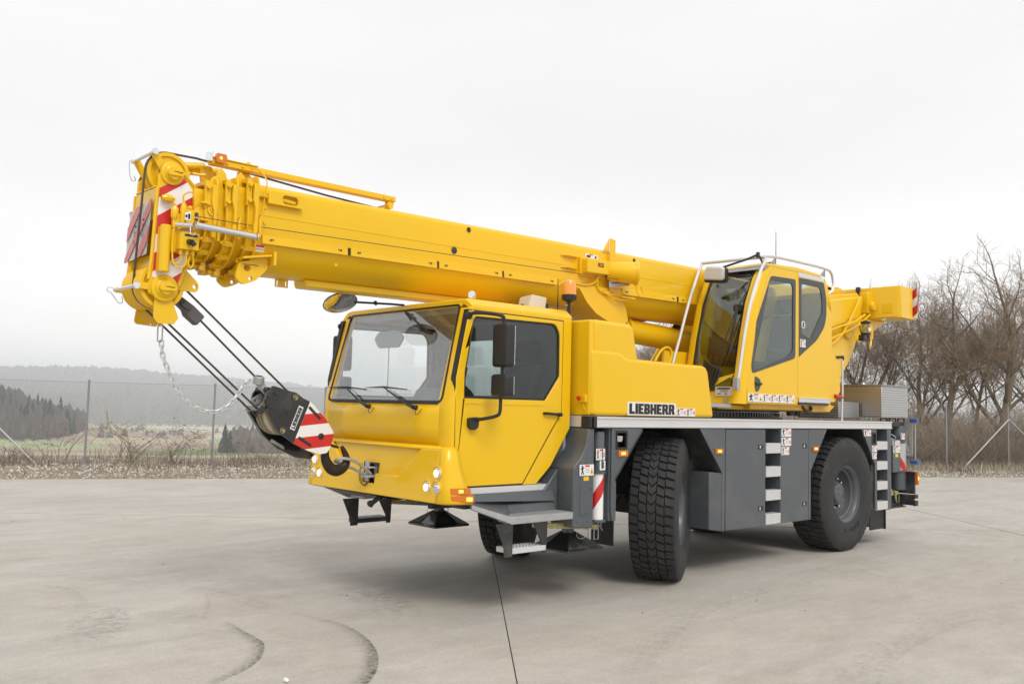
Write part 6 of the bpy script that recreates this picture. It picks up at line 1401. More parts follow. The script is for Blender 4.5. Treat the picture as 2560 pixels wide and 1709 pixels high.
# chain clamp weight on the fall and its chain
mb = MB(); c0 = Vector((3.56, .03, 1.905)); d = Vector((-.75, 0, -.65)).normalized(); n = Vector((-d.z, 0, d.x))
w0 = tag(empty('switch_weight', (3.56, .03, 1.905)), 'light grey rope clamp with chain eye above the black hook block', 'rope clamp')
mb.lathe([(-.035, .03), (-.03, .045), (.03, .045), (.035, .03)], (0, 0, 0), Vector((0, .25, 1)), 18)
o1 = mb.build('clamp_body', 'galv', w0, .003)
mb = MB(); mb.prism([(-.03, .03), (.03, .0), (-.03, -.075), (-.07, -.075)], 'y', -.02, .02); mb.hexa([(-.02, -.012, -.02), (.02, -.012, -.04), (.02, .012, -.04), (-.02, .012, -.02), (-.10, -.012, -.09), (-.06, -.012, -.12), (-.06, .012, -.12), (-.10, .012, -.09)]); mb.build('clamp_arm', 'galv', w0, .003)
cpts = [(4.372, .05, 2.165), (4.357, .05, 2.06), (4.31, .05, 1.955), (4.255, .05, 1.84), (4.18, .05, 1.745), (4.09, .05, 1.68), (3.99, .05, 1.645), (3.90, .05, 1.65), (3.81, .05, 1.70), (3.745, .05, 1.78), (3.695, .05, 1.865), (3.64, .04, 1.905)]
ch = empty('chain', (4.37, .05, 2.2)); tag(ch, 'silver steel chain sagging from the boom head to the rope clamp', 'chain')
P = bez(cpts, 10); D = [0]
for a, b in zip(P, P[1:]): D.append(D[-1] + (b - a).length)
step = .0425; nL = int(D[-1] / step)
def at_len(s_):
    for i in range(len(D) - 1):
        if D[i + 1] >= s_: return P[i].lerp(P[i + 1], (s_ - D[i]) / (D[i + 1] - D[i] + 1e-9))
    return P[-1]
lm = MB(); Ll, Lw = .0310, .0155
lm.tube([(0, (Lw) * sin(t), (Ll - Lw) * (1 if cos(t) > 0 else -1) + Lw * cos(t)) for t in [2 * pi * k / 14 + .01 for k in range(14)]], .0055, 6, closed=True)
M['zinc'] = mat('bright_zinc', (.72, .73, .74), .35, .5, 0, .08, 30)
lme = lm.mesh('chain_link', [M['zinc']], 60)
for i in range(nL):
    a, b = at_len(i * step), at_len((i + 1) * step); d = (b - a).normalized(); c = (a + b) / 2
    base_u = Vector((0, 1, 0)); base_u = (base_u - d * base_u.dot(d)).normalized(); w_ = d.cross(base_u)
    ang = radians(45 if i % 2 else -45)
    u_ = base_u * cos(ang) + w_ * sin(ang)
    v_ = d.cross(u_)
    o = bpy.data.objects.new('chain_link', lme); col.objects.link(o); o.parent = ch
    o.matrix_local = Matrix.Translation(c - Vector((4.37, .05, 2.2))) @ Matrix(((v_.x, u_.x, d.x, 0), (v_.y, u_.y, d.y, 0), (v_.z, u_.z, d.z, 0), (0, 0, 0, 1)))
def rel(mb, o):
    for i, v in enumerate(mb.v): mb.v[i] = v - Vector(o)
mb = MB(); mb.tube([(4.383 + .018 * cos(t) + .002, .05 + .0 * cos(t), 2.225 + (.045 if sin(t) > 0 else -.045) + .022 * sin(t)) for t in [2 * pi * k / 18 + .01 for k in range(18)]], .0055, 6, closed=True); rel(mb, (4.37, .05, 2.2)); mb.build('snap_link', 'galv', ch)
mb = MB(); mb.tube([(4.39, .02, 2.39), (4.385, .04, 2.32), (4.378, .055, 2.285), (4.39, .055, 2.275), (4.398, .045, 2.29), (4.387, .04, 2.33)], .006, 6); mb.build('chain_strap', 'yellow', head)
# sling from hook to bumper jaw
sl = empty('towing_sling', (2.6, 0, 1.2)); tag(sl, 'grey plastic coated wire loop holding the hook to the bumper', 'sling')
mb = MB(); mb.tube(bez([(2.44, .035, 1.115), (2.52, .05, 1.17), (2.63, .055, 1.235), (2.73, .045, 1.258), (2.775, .02, 1.25), (2.785, -.01, 1.24), (2.76, -.045, 1.225), (2.70, -.055, 1.21), (2.60, -.05, 1.17), (2.50, -.035, 1.125), (2.44, -.02, 1.10)], 8), .014, 10); rel(mb, (2.6, 0, 1.2)); mb.build('wire_loop', 'galv', sl)
# ------------------------------------------------------------------ yard
E0 = Vector((2.04, -14.03)); ED = Vector((-.914, .406)); EN = Vector((.406, .914))   # edge of the concrete; EN points into the yard
A_ = Vector((-.767, .641)); B_ = Vector((.641, .767)); O_ = Vector((-.19, -1.25))
yard = tag(empty('concrete_yard'), kind='structure')
mb = MB()
pts = [E0 + ED * -60 + EN * .06, E0 + ED * 90 + EN * .06, E0 + ED * 90 + EN * 70, E0 + ED * -60 + EN * 70]
mb.prism([(p.x, p.y) for p in pts], 'z', -.08, -.012); mb.build('joint_bed', 'joint', yard)
def clip2(poly, f):
    o = []
    for i in range(len(poly)):
        a, b = poly[i - 1], poly[i]; fa, fb = f(a), f(b)
        if (fa >= 0) != (fb >= 0): t = fa / (fa - fb); o.append((a[0] + (b[0] - a[0]) * t, a[1] + (b[1] - a[1]) * t))
        if fb >= 0: o.append(b)
    return o
GA, GB = .016, .0042      # half widths of the joints
for b0, b1, brk in ((-60, -3.01, [-60, 0, 8.14, 16.28, 24.4, 70]), (-3.01, 5.13, [-60, -8.14, 0, 8.14, 16.28, 24.4, 70]), (5.13, 13.3, [-60, -8.14, 0, 8.14, 16.28, 70]), (13.3, 60, [-60, 0, 70])):
    for a0, a1 in zip(brk, brk[1:]):
        q = [O_ + A_ * a + B_ * b for a, b in ((a0 + (GB if a0 < 5 else GA), b0 + (.03 if b0 == -3.01 else GA)), (a1 - (GB if a1 < 5 else GA), b0 + (.03 if b0 == -3.01 else GA)), (a1 - (GB if a1 < 5 else GA), b1 - GA), (a0 + (GB if a0 < 5 else GA), b1 - GA))]
        q = clip2([(p.x, p.y) for p in q], lambda p: (Vector(p) - E0).dot(EN))
        if len(q) > 2:
            mb = MB(); mb.prism(q, 'z', -.05, 0); mb.build('slab', 'concrete', yard, .003, seg=1)

# rubber marks on the slabs: thin films with a broken, streaky coverage
def filmmat(name, c, dens, sx, sy, edge=.5, thr=.45):
    m, N, L, b = newmat(name)
    b.inputs['Base Color'].default_value = c + (1,); b.inputs['Roughness'].default_value = .8
    uv = N.new('ShaderNodeUVMap'); sp = N.new('ShaderNodeSeparateXYZ'); L.new(uv.outputs[0], sp.inputs[0])
    mp = N.new('ShaderNodeMapping'); mp.inputs['Scale'].default_value = (sx, sy, 1); L.new(uv.outputs[0], mp.inputs[0])
    n = N.new('ShaderNodeTexNoise'); n.inputs['Scale'].default_value = 1; n.inputs['Detail'].default_value = 6; n.inputs['Roughness'].default_value = .75; L.new(mp.outputs[0], n.inputs['Vector'])
    mr = N.new('ShaderNodeMapRange'); mr.inputs[1].default_value = thr; mr.inputs[2].default_value = thr + .22; L.new(n.outputs['Fac'], mr.inputs[0])
    def M_(op, a, b2):
        x = N.new('ShaderNodeMath'); x.operation = op
        for i, v in enumerate((a, b2)):
            if isinstance(v, (int, float)): x.inputs[i].default_value = v
            else: L.new(v, x.inputs[i])
        x.use_clamp = True
        return x.outputs[0]
    # across: strong on the outer rim, fading inward; along: fades at both ends (v runs 0..1 in the second channel)
    ac = M_('POWER', sp.outputs[0], edge)
    rim = N.new('ShaderNodeMapRange'); rim.inputs[1].default_value = 1; rim.inputs[2].default_value = .93; L.new(sp.outputs[0], rim.inputs[0])
    vc = N.new('ShaderNodeVertexColor'); vc.layer_name = 'fade'
    al = M_('MULTIPLY', M_('MULTIPLY', M_('MULTIPLY', ac, rim.outputs[0]), vc.outputs[0]), M_('MULTIPLY', mr.outputs[0], dens))
    L.new(al, b.inputs['Alpha'])
    return m
M['skid'] = filmmat('tyre_rubber_film', (.04, .042, .04), .85, 3.0, 34, 1.3, .38)
M['skid_faint'] = filmmat('tyre_dust_film', (.10, .095, .09), .36, 5, 12, .3, .46)
def film(name, pts, wid, m, z=.0015, seg=10, fades=None):
    P = bez([(x, y, z) for x, y in pts], seg); me = bpy.data.meshes.new(name); V = []; F = []; n = len(P); ln = [0]
    for a, b in zip(P, P[1:]): ln.append(ln[-1] + (b - a).length)
    for i, p in enumerate(P):
        d = (P[min(i + 1, n - 1)] - P[max(i - 1, 0)]).normalized(); s = Vector((d.y, -d.x, 0)); w = wid
        V += [tuple(p + s * w), tuple(p + s * w * .5), tuple(p)]
    for i in range(n - 1):
        for k in (0, 1): F.append((i * 3 + k, i * 3 + k + 1, i * 3 + k + 4, i * 3 + k + 3))
    me.from_pydata(V, [], F); uvl = me.uv_layers.new(name='UVMap'); ca = me.color_attributes.new('fade', 'FLOAT_COLOR', 'POINT')
    for i in range(n):
        t = ln[i] / ln[-1]; f = max(0, min(1, t / .35)) * max(0, min(1, (1 - t) / .12)) if fades is None else fades(t)
        for k in range(3): ca.data[i * 3 + k].color = (f, f, f, 1)
    for lp in me.loops: uvl.data[lp.index].uv = ((lp.vertex_index % 3) / 2, ln[lp.vertex_index // 3])
    me.materials.append(M[m]); o = bpy.data.objects.new(name, me); col.objects.link(o); o.parent = yard; return o
film('tyre_mark', ARC1, .12, 'skid', fades=lambda t: min(1, t * 2.2) * (1 - .55 * t * t))
film('tyre_mark', ARC2, .14, 'skid', z=.002, fades=lambda t: min(1, max(.03, t * 1.5 - .12)))
film('tyre_mark', PRN, .45, 'skid_faint', z=.0025, fades=lambda t: sin(pi * t) ** .5)
film('tyre_mark', PR2, .45, 'skid_faint', z=.003, fades=lambda t: sin(pi * t) ** .5)
film('tyre_mark', ARC3, .10, 'skid_faint', z=.0035, fades=lambda t: sin(pi * t))
film('tyre_mark', ARC4, .04, 'skid_faint', z=.004, fades=lambda t: 1)
film('tyre_mark', [(-2.6, 3.9), (-1.0, 3.75), (.6, 3.9), (2.0, 4.4), (3.0, 5.0)], .30, 'skid_faint', z=.0042, fades=lambda t: .6 * sin(pi * t))
film('tyre_mark', [(-3.2, 2.2), (-1.2, 2.0), (.4, 2.2), (1.8, 2.8), (2.9, 3.6)], .26, 'skid_faint', z=.0044, fades=lambda t: .6 * sin(pi * t))
film('tyre_mark', [(6.2, -4.6), (4.6, -3.2), (3.4, -1.6), (3.1, -.3)], .22, 'skid_faint', z=.0046, fades=lambda t: .55 * t)
film('tyre_mark', [(7.2, -3.0), (5.4, -2.0), (4.2, -1.0), (3.75, -.2)], .22, 'skid_faint', z=.0048, fades=lambda t: .55 * t)
random.seed(5)
cr_ = MB()
for k in range(70):     # crumbs and dead leaves lying about on the concrete
    x, y = random.uniform(-12, 6.5), random.uniform(-9, 6)
    if (Vector((x, y)) - E0).dot(EN) < 1: continue
    r = random.uniform(.003, .009); a = random.uniform(0, 6)
    cr_.hexa([(x + cos(a + t) * r * k1, y + sin(a + t) * r * k1, z) for z, k1 in ((0, 1.2), (r * .7, .7)) for t in (0, 1.6, 3.1, 4.7)])
tag(cr_.build('grit_on_concrete', 'joint', yard, smooth=0), kind='stuff')
st = MB(); st.tube([(0, -.02, .008), (0, -.012, .014), (0, .012, .015), (0, .02, .008)], [.004, .014, .013, .004], 8); st = st.build('pebble', 'white'); st.location = STONE + (0,); tag(st, 'single small white pebble on the concrete at the bottom edge', 'pebble')

# ------------------------------------------------------------------ terrain
F0 = Vector((-.6, -17.2)); FD = Vector((-.882, .471)).normalized(); FN = Vector((FD.y, -FD.x)) * -1
if FN.dot(Vector((-1, -2))) < 0: FN = -FN      # FN points away from the yard
CAM = Vector((6.99, 6.73))
prof = [(0, -.05), (28, -.5), (60, -3.1), (150, -8.8), (400, -19.5), (800, -28), (1300, -35), (1700, -41), (2150, -16), (2700, 30), (3300, 78), (3700, 84), (4300, 50), (5300, 0)]
def lerp_tab(T, x):
    if x <= T[0][0]: return T[0][1]
    for a, b in zip(T, T[1:]):
        if x <= b[0]:
            t = (x - a[0]) / (b[0] - a[0]); return a[1] + (b[1] - a[1]) * t
    return T[-1][1]
def sstep(a, b, x): t = max(0, min(1, (x - a) / (b - a))); return t * t * (3 - 2 * t)
def nz(x, y, sc_, s=0): return noise.noise(Vector((x / sc_, y / sc_, s)))
ridge = [(230, .52), (236, .66), (240, .74), (244, .88), (248, 1.0), (252, 1.06), (256, 1.02), (262, .95), (275, .9)]
def ground_z(x, y):
    p = Vector((x, y)); s = (p - F0).dot(FN); d = (p - CAM).length
    az = math.degrees(math.atan2(y - CAM.y, x - CAM.x)) % 360
    if s < -3.3: return -.065
    if s < 1.5: return -.03 + .02 * nz(x, y, 1.3)
    t = (p - F0).dot(FD); plate = 1.5 + 40 * sstep(10, 24, t)
    k = sstep(plate - 1, plate + 22, s)
    z = lerp_tab(prof, d)
    if z > -32 and d > 1900: z = -38 + (z + 38) * lerp_tab(ridge, az)
    z += (nz(x, y, 420, 3) * 9 + nz(x, y, 150, 5) * 2.2) * sstep(120, 900, d) * (.35 if d < 1700 else 1.2)
    # wooded spur coming in from the left
    spur = 31 * math.exp(-((d - 760) / 230) ** 2) * sstep(251.8, 260.3, az) + 4 * math.exp(-((d - 760) / 200) ** 2) * sstep(246, 254, az)
    z += spur
    return z * k + (-.05) * (1 - k)
PAL = {'straw': (.45, .405, .28), 'pale': (.54, .51, .40), 'green': (.17, .225, .095), 'lgreen': (.35, .385, .22), 'plough': (.36, .265, .21), 'wood': (.07, .055, .045)}
order = ['lgreen', 'straw', 'green', 'plough', 'pale', 'straw', 'lgreen', 'plough', 'straw', 'green', 'pale', 'lgreen', 'straw', 'plough', 'lgreen', 'pale']
def field_col(x, y):
    p = Vector((x, y)); d = (p - CAM).length; az = math.degrees(math.atan2(y - CAM.y, x - CAM.x)) % 360
    if (p - F0).dot(FN) < 8: return PAL['straw']
    if d > 1680 + 60 * nz(x, y, 200, 9): return PAL['wood']
    if math.exp(-((d - 760) / 260) ** 2) * sstep(250.6, 257, az) > .22: return PAL['wood']
    v = math.log(max(d, 20)) * 4.8 + 1.2 * nz(x, y, 260, 1) * min(1, d / 300) + (az - 245) * .045
    blk = int((az + 7 * nz(x, y, 500, 2)) / 6.5)
    return PAL[order[(int(v) * 5 + (blk * 3 if int(v) % 2 else blk)) % len(order)]]
azs = [i * 5 for i in range(0, 39)] + [193 + i * .16 for i in range(0, 463)] + [267 + i * 5 for i in range(1, 19)]
azs = sorted(set(round(a, 3) for a in azs if a < 360))
rad = [0, 6, 12, 16, 18]; r_ = 19.0
while r_ < 4100: rad.append(r_); r_ *= 1.045 if r_ > 60 else 1.03
rad.append(4100)
V = []; F = []; na = len(azs); C_ = []
for r in rad:
    for a in azs:
        x, y = CAM.x + r * cos(radians(a)), CAM.y + r * sin(radians(a)); V.append((x, y, ground_z(x, y))); C_.append(field_col(x, y))
for i in range(len(rad) - 1):
    for k in range(na):
        a, b = i * na + k, i * na + (k + 1) % na
        F.append((a, b, b + na, a + na)) if i else F.append((b, b + na, a + na))
me = bpy.data.meshes.new('ground'); me.from_pydata(V, [], F); ca = me.color_attributes.new('field', 'FLOAT_COLOR', 'POINT')
ca.data.foreach_set('color', [c for col_ in C_ for c in (*col_, 1)])
me.polygons.foreach_set('use_smooth', [True] * len(F)); me.update()
m, N, L, b = newmat('farmland')
vc = N.new('ShaderNodeVertexColor'); vc.layer_name = 'field'; tc = N.new('ShaderNodeTexCoord')
n1 = N.new('ShaderNodeTexNoise'); n1.inputs['Scale'].default_value = .05; n1.inputs['Detail'].default_value = 8; L.new(tc.outputs['Object'], n1.inputs['Vector'])
mr = N.new('ShaderNodeMapRange'); mr.inputs[3].default_value = .75; mr.inputs[4].default_value = 1.25; L.new(n1.outputs['Fac'], mr.inputs[0])
sc_ = N.new('ShaderNodeVectorMath'); sc_.operation = 'SCALE'; L.new(vc.outputs[0], sc_.inputs[0]); L.new(mr.outputs[0], sc_.inputs['Scale']); L.new(sc_.outputs[0], b.inputs['Base Color'])
b.inputs['Roughness'].default_value = 1; b.inputs['Specular IOR Level'].default_value = .1
me.materials.append(m); go = bpy.data.objects.new('ground', me); col.objects.link(go); tag(go, kind='structure')

# ------------------------------------------------------------------ verge of gravel and dead grass between yard and fence
verge = tag(empty('verge'), kind='structure')
def vp(u, s): p = F0 + FD * u + FN * s; return p
V = []; F = []; nu, nw = 260, 26
def edge_s(u):     # distance of the concrete edge from the fence, negative side
    p = F0 + FD * u; return -((E0 - p).dot(EN) / (-FN.dot(EN))) if False else (E0 - p).dot(EN) / FN.dot(EN)
for i in range(nu + 1):
    u = -14 + 62 * i / nu; s0 = edge_s(u) + .0
    for k in range(nw + 1):
        s = s0 + (3.2 - s0) * k / nw; p = vp(u, s); z = -.012 + (.045 * nz(p.x, p.y, .35, 2) + .05 * nz(p.x, p.y, 1.4, 4)) * sstep(0, .25, s - s0) + .05 * sstep(0, 1.5, s - s0)
        V.append((p.x, p.y, z))
for i in range(nu):
    for k in range(nw): a = i * (nw + 1) + k; F.append((a, a + 1, a + nw + 2, a + nw + 1))
def vergemat():
    m, N, L, b = newmat('verge_soil'); tc = N.new('ShaderNodeTexCoord')
    n1 = N.new('ShaderNodeTexNoise'); n1.inputs['Scale'].default_value = 9; n1.inputs['Detail'].default_value = 8; n1.inputs['Roughness'].default_value = .75; L.new(tc.outputs['Object'], n1.inputs['Vector'])
    cr = N.new('ShaderNodeValToRGB'); e = cr.color_ramp.elements; e[0].position = .38; e[0].color = (.10, .08, .058, 1); e[1].position = .66; e[1].color = (.42, .38, .30, 1)
    k = cr.color_ramp.elements.new(.5); k.color = (.24, .20, .145, 1)
    L.new(n1.outputs['Fac'], cr.inputs[0]); L.new(cr.outputs[0], b.inputs['Base Color']); b.inputs['Roughness'].default_value = .95
    bp = N.new('ShaderNodeBump'); bp.inputs['Distance'].default_value = .03; L.new(n1.outputs['Fac'], bp.inputs['Height']); L.new(bp.outputs[0], b.inputs['Normal'])
    return m
me = bpy.data.meshes.new('verge_soil'); me.from_pydata(V, [], F); me.polygons.foreach_set('use_smooth', [True] * len(F)); me.materials.append(vergemat()); o = bpy.data.objects.new('verge_soil', me); col.objects.link(o); o.parent = verge
def scatter(name, m, n, fn, parent=None):
    """fn(k) returns a list of (verts, faces) pieces"""
    V = []; F = []
    for k in range(n):
        q = fn(k)
        if not q: continue
        v, f = q; o = len(V); V += v; F += [tuple(i + o for i in x) for x in f]
    me = bpy.data.meshes.new(name); me.from_pydata(V, [], F); me.materials.append(M[m]); o = bpy.data.objects.new(name, me); col.objects.link(o)
    if parent is not None: o.parent = parent
    tag(o, kind='stuff'); return o
R = random.Random(11)
def verge_pt(bias=1.0):
    u = R.uniform(-13, 42); 
    while 7.5 < u < 20 and R.random() < .8: u = R.uniform(-13, 42)
    s0 = edge_s(u); s = s0 + .05 + (2.6 - s0) * R.random() ** bias; p = vp(u, s); return p, u, s
def pebble_fn(k):
    p, u, s = verge_pt(); r = R.uniform(.012, .035); a = R.uniform(0, 6); z = .01 + .05 * sstep(0, 1.5, s - edge_s(u))
    q = [(p.x + cos(a + t) * r, p.y + sin(a + t) * r, z - .01) for t in (0, 1.6, 3.1, 4.7)] + [(p.x, p.y, z + r * R.uniform(.4, .9))]
    return q, [(0, 1, 4), (1, 2, 4), (2, 3, 4), (3, 0, 4)]
scatter('gravel', 'gravel', 9000, pebble_fn, verge)
def blade(p, h, lean, w, z0=0):
    a = R.uniform(0, 2 * pi); l = R.uniform(0, lean) * h; c_, s_ = cos(a), sin(a); b2 = R.uniform(0, pi); wx, wy = cos(b2) * w, sin(b2) * w
    return [(p.x - wx, p.y - wy, z0), (p.x + wx, p.y + wy, z0), (p.x + c_ * l * .4 + wx * .7, p.y + s_ * l * .4 + wy * .7, z0 + h * .6), (p.x + c_ * l * .4 - wx * .7, p.y + s_ * l * .4 - wy * .7, z0 + h * .6), (p.x + c_ * l, p.y + s_ * l, z0 + h)], [(0, 1, 2, 3), (3, 2, 4)]
def straw_fn(k):
    p, u, s = verge_pt(.9); f = .5 + .5 * nz(p.x, p.y, 1.1, 8); 
    if R.random() > f + .15: return None
    near = sstep(-1.2, .3, s)
    return blade(p, R.uniform(.03, .10) + near * R.uniform(0, .22) * (f + .2), 1.6, R.uniform(.004, .009), .0)
scatter('dry_grass', 'straw', 26000, straw_fn, verge)
def stalk_fn(k):
    p, u, s = verge_pt(.8); f = nz(p.x, p.y, 1.6, 18)
    if f < -.05: return None
    if s < -1.3 and R.random() < .8: return None
    return blade(p, R.uniform(.10, .50) * (.6 + f * 2), .7, R.uniform(.004, .008), .0)
scatter('withered_weeds', 'weed', 22000, stalk_fn, verge)
def lush(k):      # taller grass under and behind the right-hand fence
    u = R.uniform(21, 40); s = R.uniform(-.7, 2.6); p = vp(u, s); return blade(p, R.uniform(.12, .42), .9, R.uniform(.005, .01), 0)
scatter('tall_dry_grass', 'straw', 9000, lush, verge)

# ------------------------------------------------------------------ chain-link fence
posts_u = [-8.6, -5.75, -2.9, 0, 3.05, 5.9, 8.75, 11.6, 14.45, 17.3, 20.15, 23.0, 25.85, 28.3, 31.2, 34.1, 37.0, 39.9]
fence = tag(empty('chain_link_fence', (F0.x, F0.y, 0)), 'tall grey chain-link fence with steel posts along the edge of the yard', 'fence')
ang = math.atan2(FD.y, FD.x)
pm = MB(); pm.cyl((0, 0, -.1), (0, 0, 2.14), .027, 12); pm.lathe([(2.14, .035), (2.16, .035), (2.17, .02), (2.175, 0)], (0, 0, 0), 'z', 12); pme = pm.mesh('post', [M['post']])
M['wire'] = mat('galvanised_wire', (.20, .20, .205), .6, .3, 0, .1, 5)
meshes = {}
def link_mesh(w_):
    k = round(w_, 2)
    if k in meshes: return meshes[k]
    mb = MB(); H = 2.06; p_ = .088; r = .0016
    def seg(a, b):
        d = (b - a).normalized(); n = Vector((0, 1, 0)) * r; m_ = d.cross(Vector((0, 1, 0))).normalized() * r
        i = [mb.pt(v) for v in (a + n, a + m_, a - n, a - m_, b + n, b + m_, b - n, b - m_)]
        for q in ((0, 1, 5, 4), (1, 2, 6, 5), (2, 3, 7, 6), (3, 0, 4, 7)): mb.face([i[t] for t in q])
    c_ = -H
    while c_ < w_:
        x0 = max(0, c_); z0 = x0 - c_; x1 = min(w_, c_ + H); z1 = x1 - c_
        if x1 - x0 > .02:
            seg(Vector((x0, 0, .06 + z0)), Vector((x1, 0, .06 + z1))); seg(Vector((x0, .004, .06 + H - z0)), Vector((x1, .004, .06 + H - z1)))
        c_ += p_
    meshes[k] = mb.mesh('wire_mesh', [M['wire']], 0); return meshes[k]
for i, u in enumerate(posts_u):
    o = bpy.data.objects.new('post', pme); col.objects.link(o); o.parent = fence; q = FD * u; o.location = (q.x, q.y, 0)
    if i + 1 < len(posts_u):
        w_ = posts_u[i + 1] - u
        o = bpy.data.objects.new('wire_mesh', link_mesh(w_)); col.objects.link(o); o.parent = fence; o.location = (q.x, q.y, 0); o.rotation_euler = (0, 0, ang); tag(o, kind='stuff')
for z in (.08, 1.05, 2.12):
    mb = MB(); mb.tube([(FD.x * u + FN.x * .0, FD.y * u, z - (.012 if j % 2 else 0)) for j, u in enumerate(posts_u)], .003, 5); mb.build('tension_wire', 'wire', fence)
def brace(u0, u1, z1):
    mb = MB(); a, b = FD * u0 - FN * .12, FD * u1 - FN * .03; mb.cyl((a.x, a.y, 0), (b.x, b.y, z1), .024, 10); mb.build('brace', 'galv', fence)
brace(-1.05, -2.9, 1.85); brace(26.25, 28.3, 1.75); brace(30.4, 28.3, 1.75)

# ------------------------------------------------------------------ bare trees and thicket behind the right-hand fence
def bare_tree(az, dist, h, r0, seed, label, spread=.58, twigs=1.0):
    rr = random.Random(seed); x, y = CAM.x + dist * cos(radians(az)), CAM.y + dist * sin(radians(az))
    root = tag(empty('bare_tree', (x, y, -.08)), label, 'tree', 'bare trees behind the fence'); T, Tw = MB(), MB()
    def rv(d, k):
        v = Vector((rr.gauss(0, 1), rr.gauss(0, 1), rr.gauss(0, 1))); return (d + v * k).normalized()
    def grow(p, d, L_, r, lvl):
        n = 4 if lvl < 2 else 3; pts = [p]; rad_ = [r]; dd = d; re = r * (.62 if lvl else .55)
        for k in range(n):
            dd = rv(dd, .05 + .035 * lvl); dd = (dd + Vector((0, 0, .14 if lvl < 4 else .06))).normalized()
            p = p + dd * L_ / n; pts.append(p); rad_.append(r + (re - r) * (k + 1) / n)
        mbx = T if lvl < 3 else Tw
        mbx.tube(pts, [max(q * (1 if lvl < 2 else .85), .0040) for q in rad_], 8 if lvl == 0 else (6 if lvl == 1 else (5 if lvl == 2 else 3)), cap=False)
        if lvl >= 6 or L_ < .16: return
        nb = {0: 6, 1: 4, 2: 4, 3: 2, 4: 2, 5: 2}[lvl]
        nb = max(1, int(round(nb * twigs + rr.uniform(-.7, .7)))) if lvl > 2 else nb
        for k in range(nb):
            t = (.32 if lvl else .30) + (.68 if lvl else .70) * (k + rr.random() * .8) / nb; t = min(t, 1)
            f = t * n; i = min(int(f), n - 1); q = pts[i].lerp(pts[i + 1], f - i); rq = rad_[i] + (rad_[i + 1] - rad_[i]) * (f - i)
            side = rv((pts[i + 1] - pts[i]).normalized(), 0).orthogonal(); side = Matrix.Rotation(rr.uniform(0, 2 * pi), 3, (pts[i + 1] - pts[i]).normalized()) @ side
            nd = ((pts[i + 1] - pts[i]).normalized() * (1 - spread * .75) + side.normalized() * spread * rr.uniform(.7, 1.25)).normalized()
            grow(q, nd, L_ * rr.uniform(.56, .80) * (1.15 - t * .35), rq * rr.uniform(.42, .60), lvl + 1)
        grow(pts[-1], rv(dd, .15), L_ * .62, re, lvl + 1)
    grow(Vector((0, 0, 0)), Vector((rr.uniform(-.06, .06), rr.uniform(-.06, .06), 1)).normalized(), h * .42, r0 * .8, 0)
    top = max(v.z for v in Tw.v + T.v); k = h / top
    for mbx in (T, Tw):
        for i, v in enumerate(mbx.v): mbx.v[i] = Vector((v.x * (k * .5 + .5), v.y * (k * .5 + .5), v.z * k))
    T.build('trunk', 'bark', root, fix=False, smooth=60); Tw.build('crown', 'twig', root, fix=False, smooth=0)
    return root
TREES = [(198.5, 37.5, 8.6, .26, 3, 'tallest bare tree with thick trunk behind the braced fence post'),
 (196.9, 40, 8.0, .19, 14, 'broad bare tree past the tallest one, farthest from the crane'),
 (199.8, 41, 8.0, .13, 25, 'slender bare tree squeezed between the tallest and the forking tree'),
 (201.2, 37, 7.9, .19, 36, 'forking bare tree behind the plain fence post without braces'),
 (202.7, 38.5, 7.6, .17, 47, 'bare tree between the counterweight and the forking tree'),
 (204.2, 40, 7.6, .16, 58, 'bare tree rising directly behind the yellow counterweight'),
 (205.8, 41, 7.6, .15, 69, 'bare tree standing over the aluminium box, under the counterweight'),
 (207.6, 42, 7.3, .15, 71, 'bare tree touching the yellow tail of the crane'),
 (214.2, 44, 6.8, .14, 82, 'bare tree in the gap beside the front rail of the crane cab'),
 (215.6, 42, 7.0, .15, 93, 'bare tree under the yellow boom beside the luffing cylinder'),
 (217.2, 43, 6.9, .14, 104, 'bare tree glimpsed just above the yellow engine cover, nearest the driver cab')]
for t in TREES: bare_tree(*t)
def stick_fn(az0, az1, d0, d1, hmin, hmax):
    def f(k):
        a = radians(R.uniform(az0, az1)); d = R.uniform(d0, d1); x, y = CAM.x + d * cos(a), CAM.y + d * sin(a)
        if (Vector((x, y)) - F0).dot(FN) < .35: return None
        h = R.uniform(hmin, hmax) * (.75 + .5 * nz(x, y, 2.2, 30)); 
        z0 = R.uniform(0, h * .55); L_ = R.uniform(.35, 1.1) * (1 if z0 > .4 else 1.4); a2 = R.uniform(0, 2 * pi); up_ = R.uniform(.15, 1.0)
        dx, dy, dz = cos(a2) * sqrt(1 - up_ * up_ * .9), sin(a2) * sqrt(1 - up_ * up_ * .9), up_
        r = R.uniform(.004, .010); m1 = (x + dx * L_ * .5 + R.uniform(-.06, .06), y + dy * L_ * .5, z0 + dz * L_ * .55); e = (x + dx * L_, y + dy * L_, z0 + dz * L_)
        v = []
        for (px, py, pz), q in (((x, y, z0), r), (m1, r * .8), (e, r * .4)):
            for t in (0, 2.1, 4.2): v.append((px + cos(t) * q, py + sin(t) * q, pz))
        return v, [(0, 1, 4, 3), (1, 2, 5, 4), (2, 0, 3, 5), (3, 4, 7, 6), (4, 5, 8, 7), (5, 3, 6, 8)]
    return f
scatter('undergrowth', 'twig', 20000, stick_fn(196, 221, 32, 46, 1.6, 5.4))
scatter('pale_undergrowth', 'brush', 26000, stick_fn(196, 221, 32, 42, 1.4, 4.8))
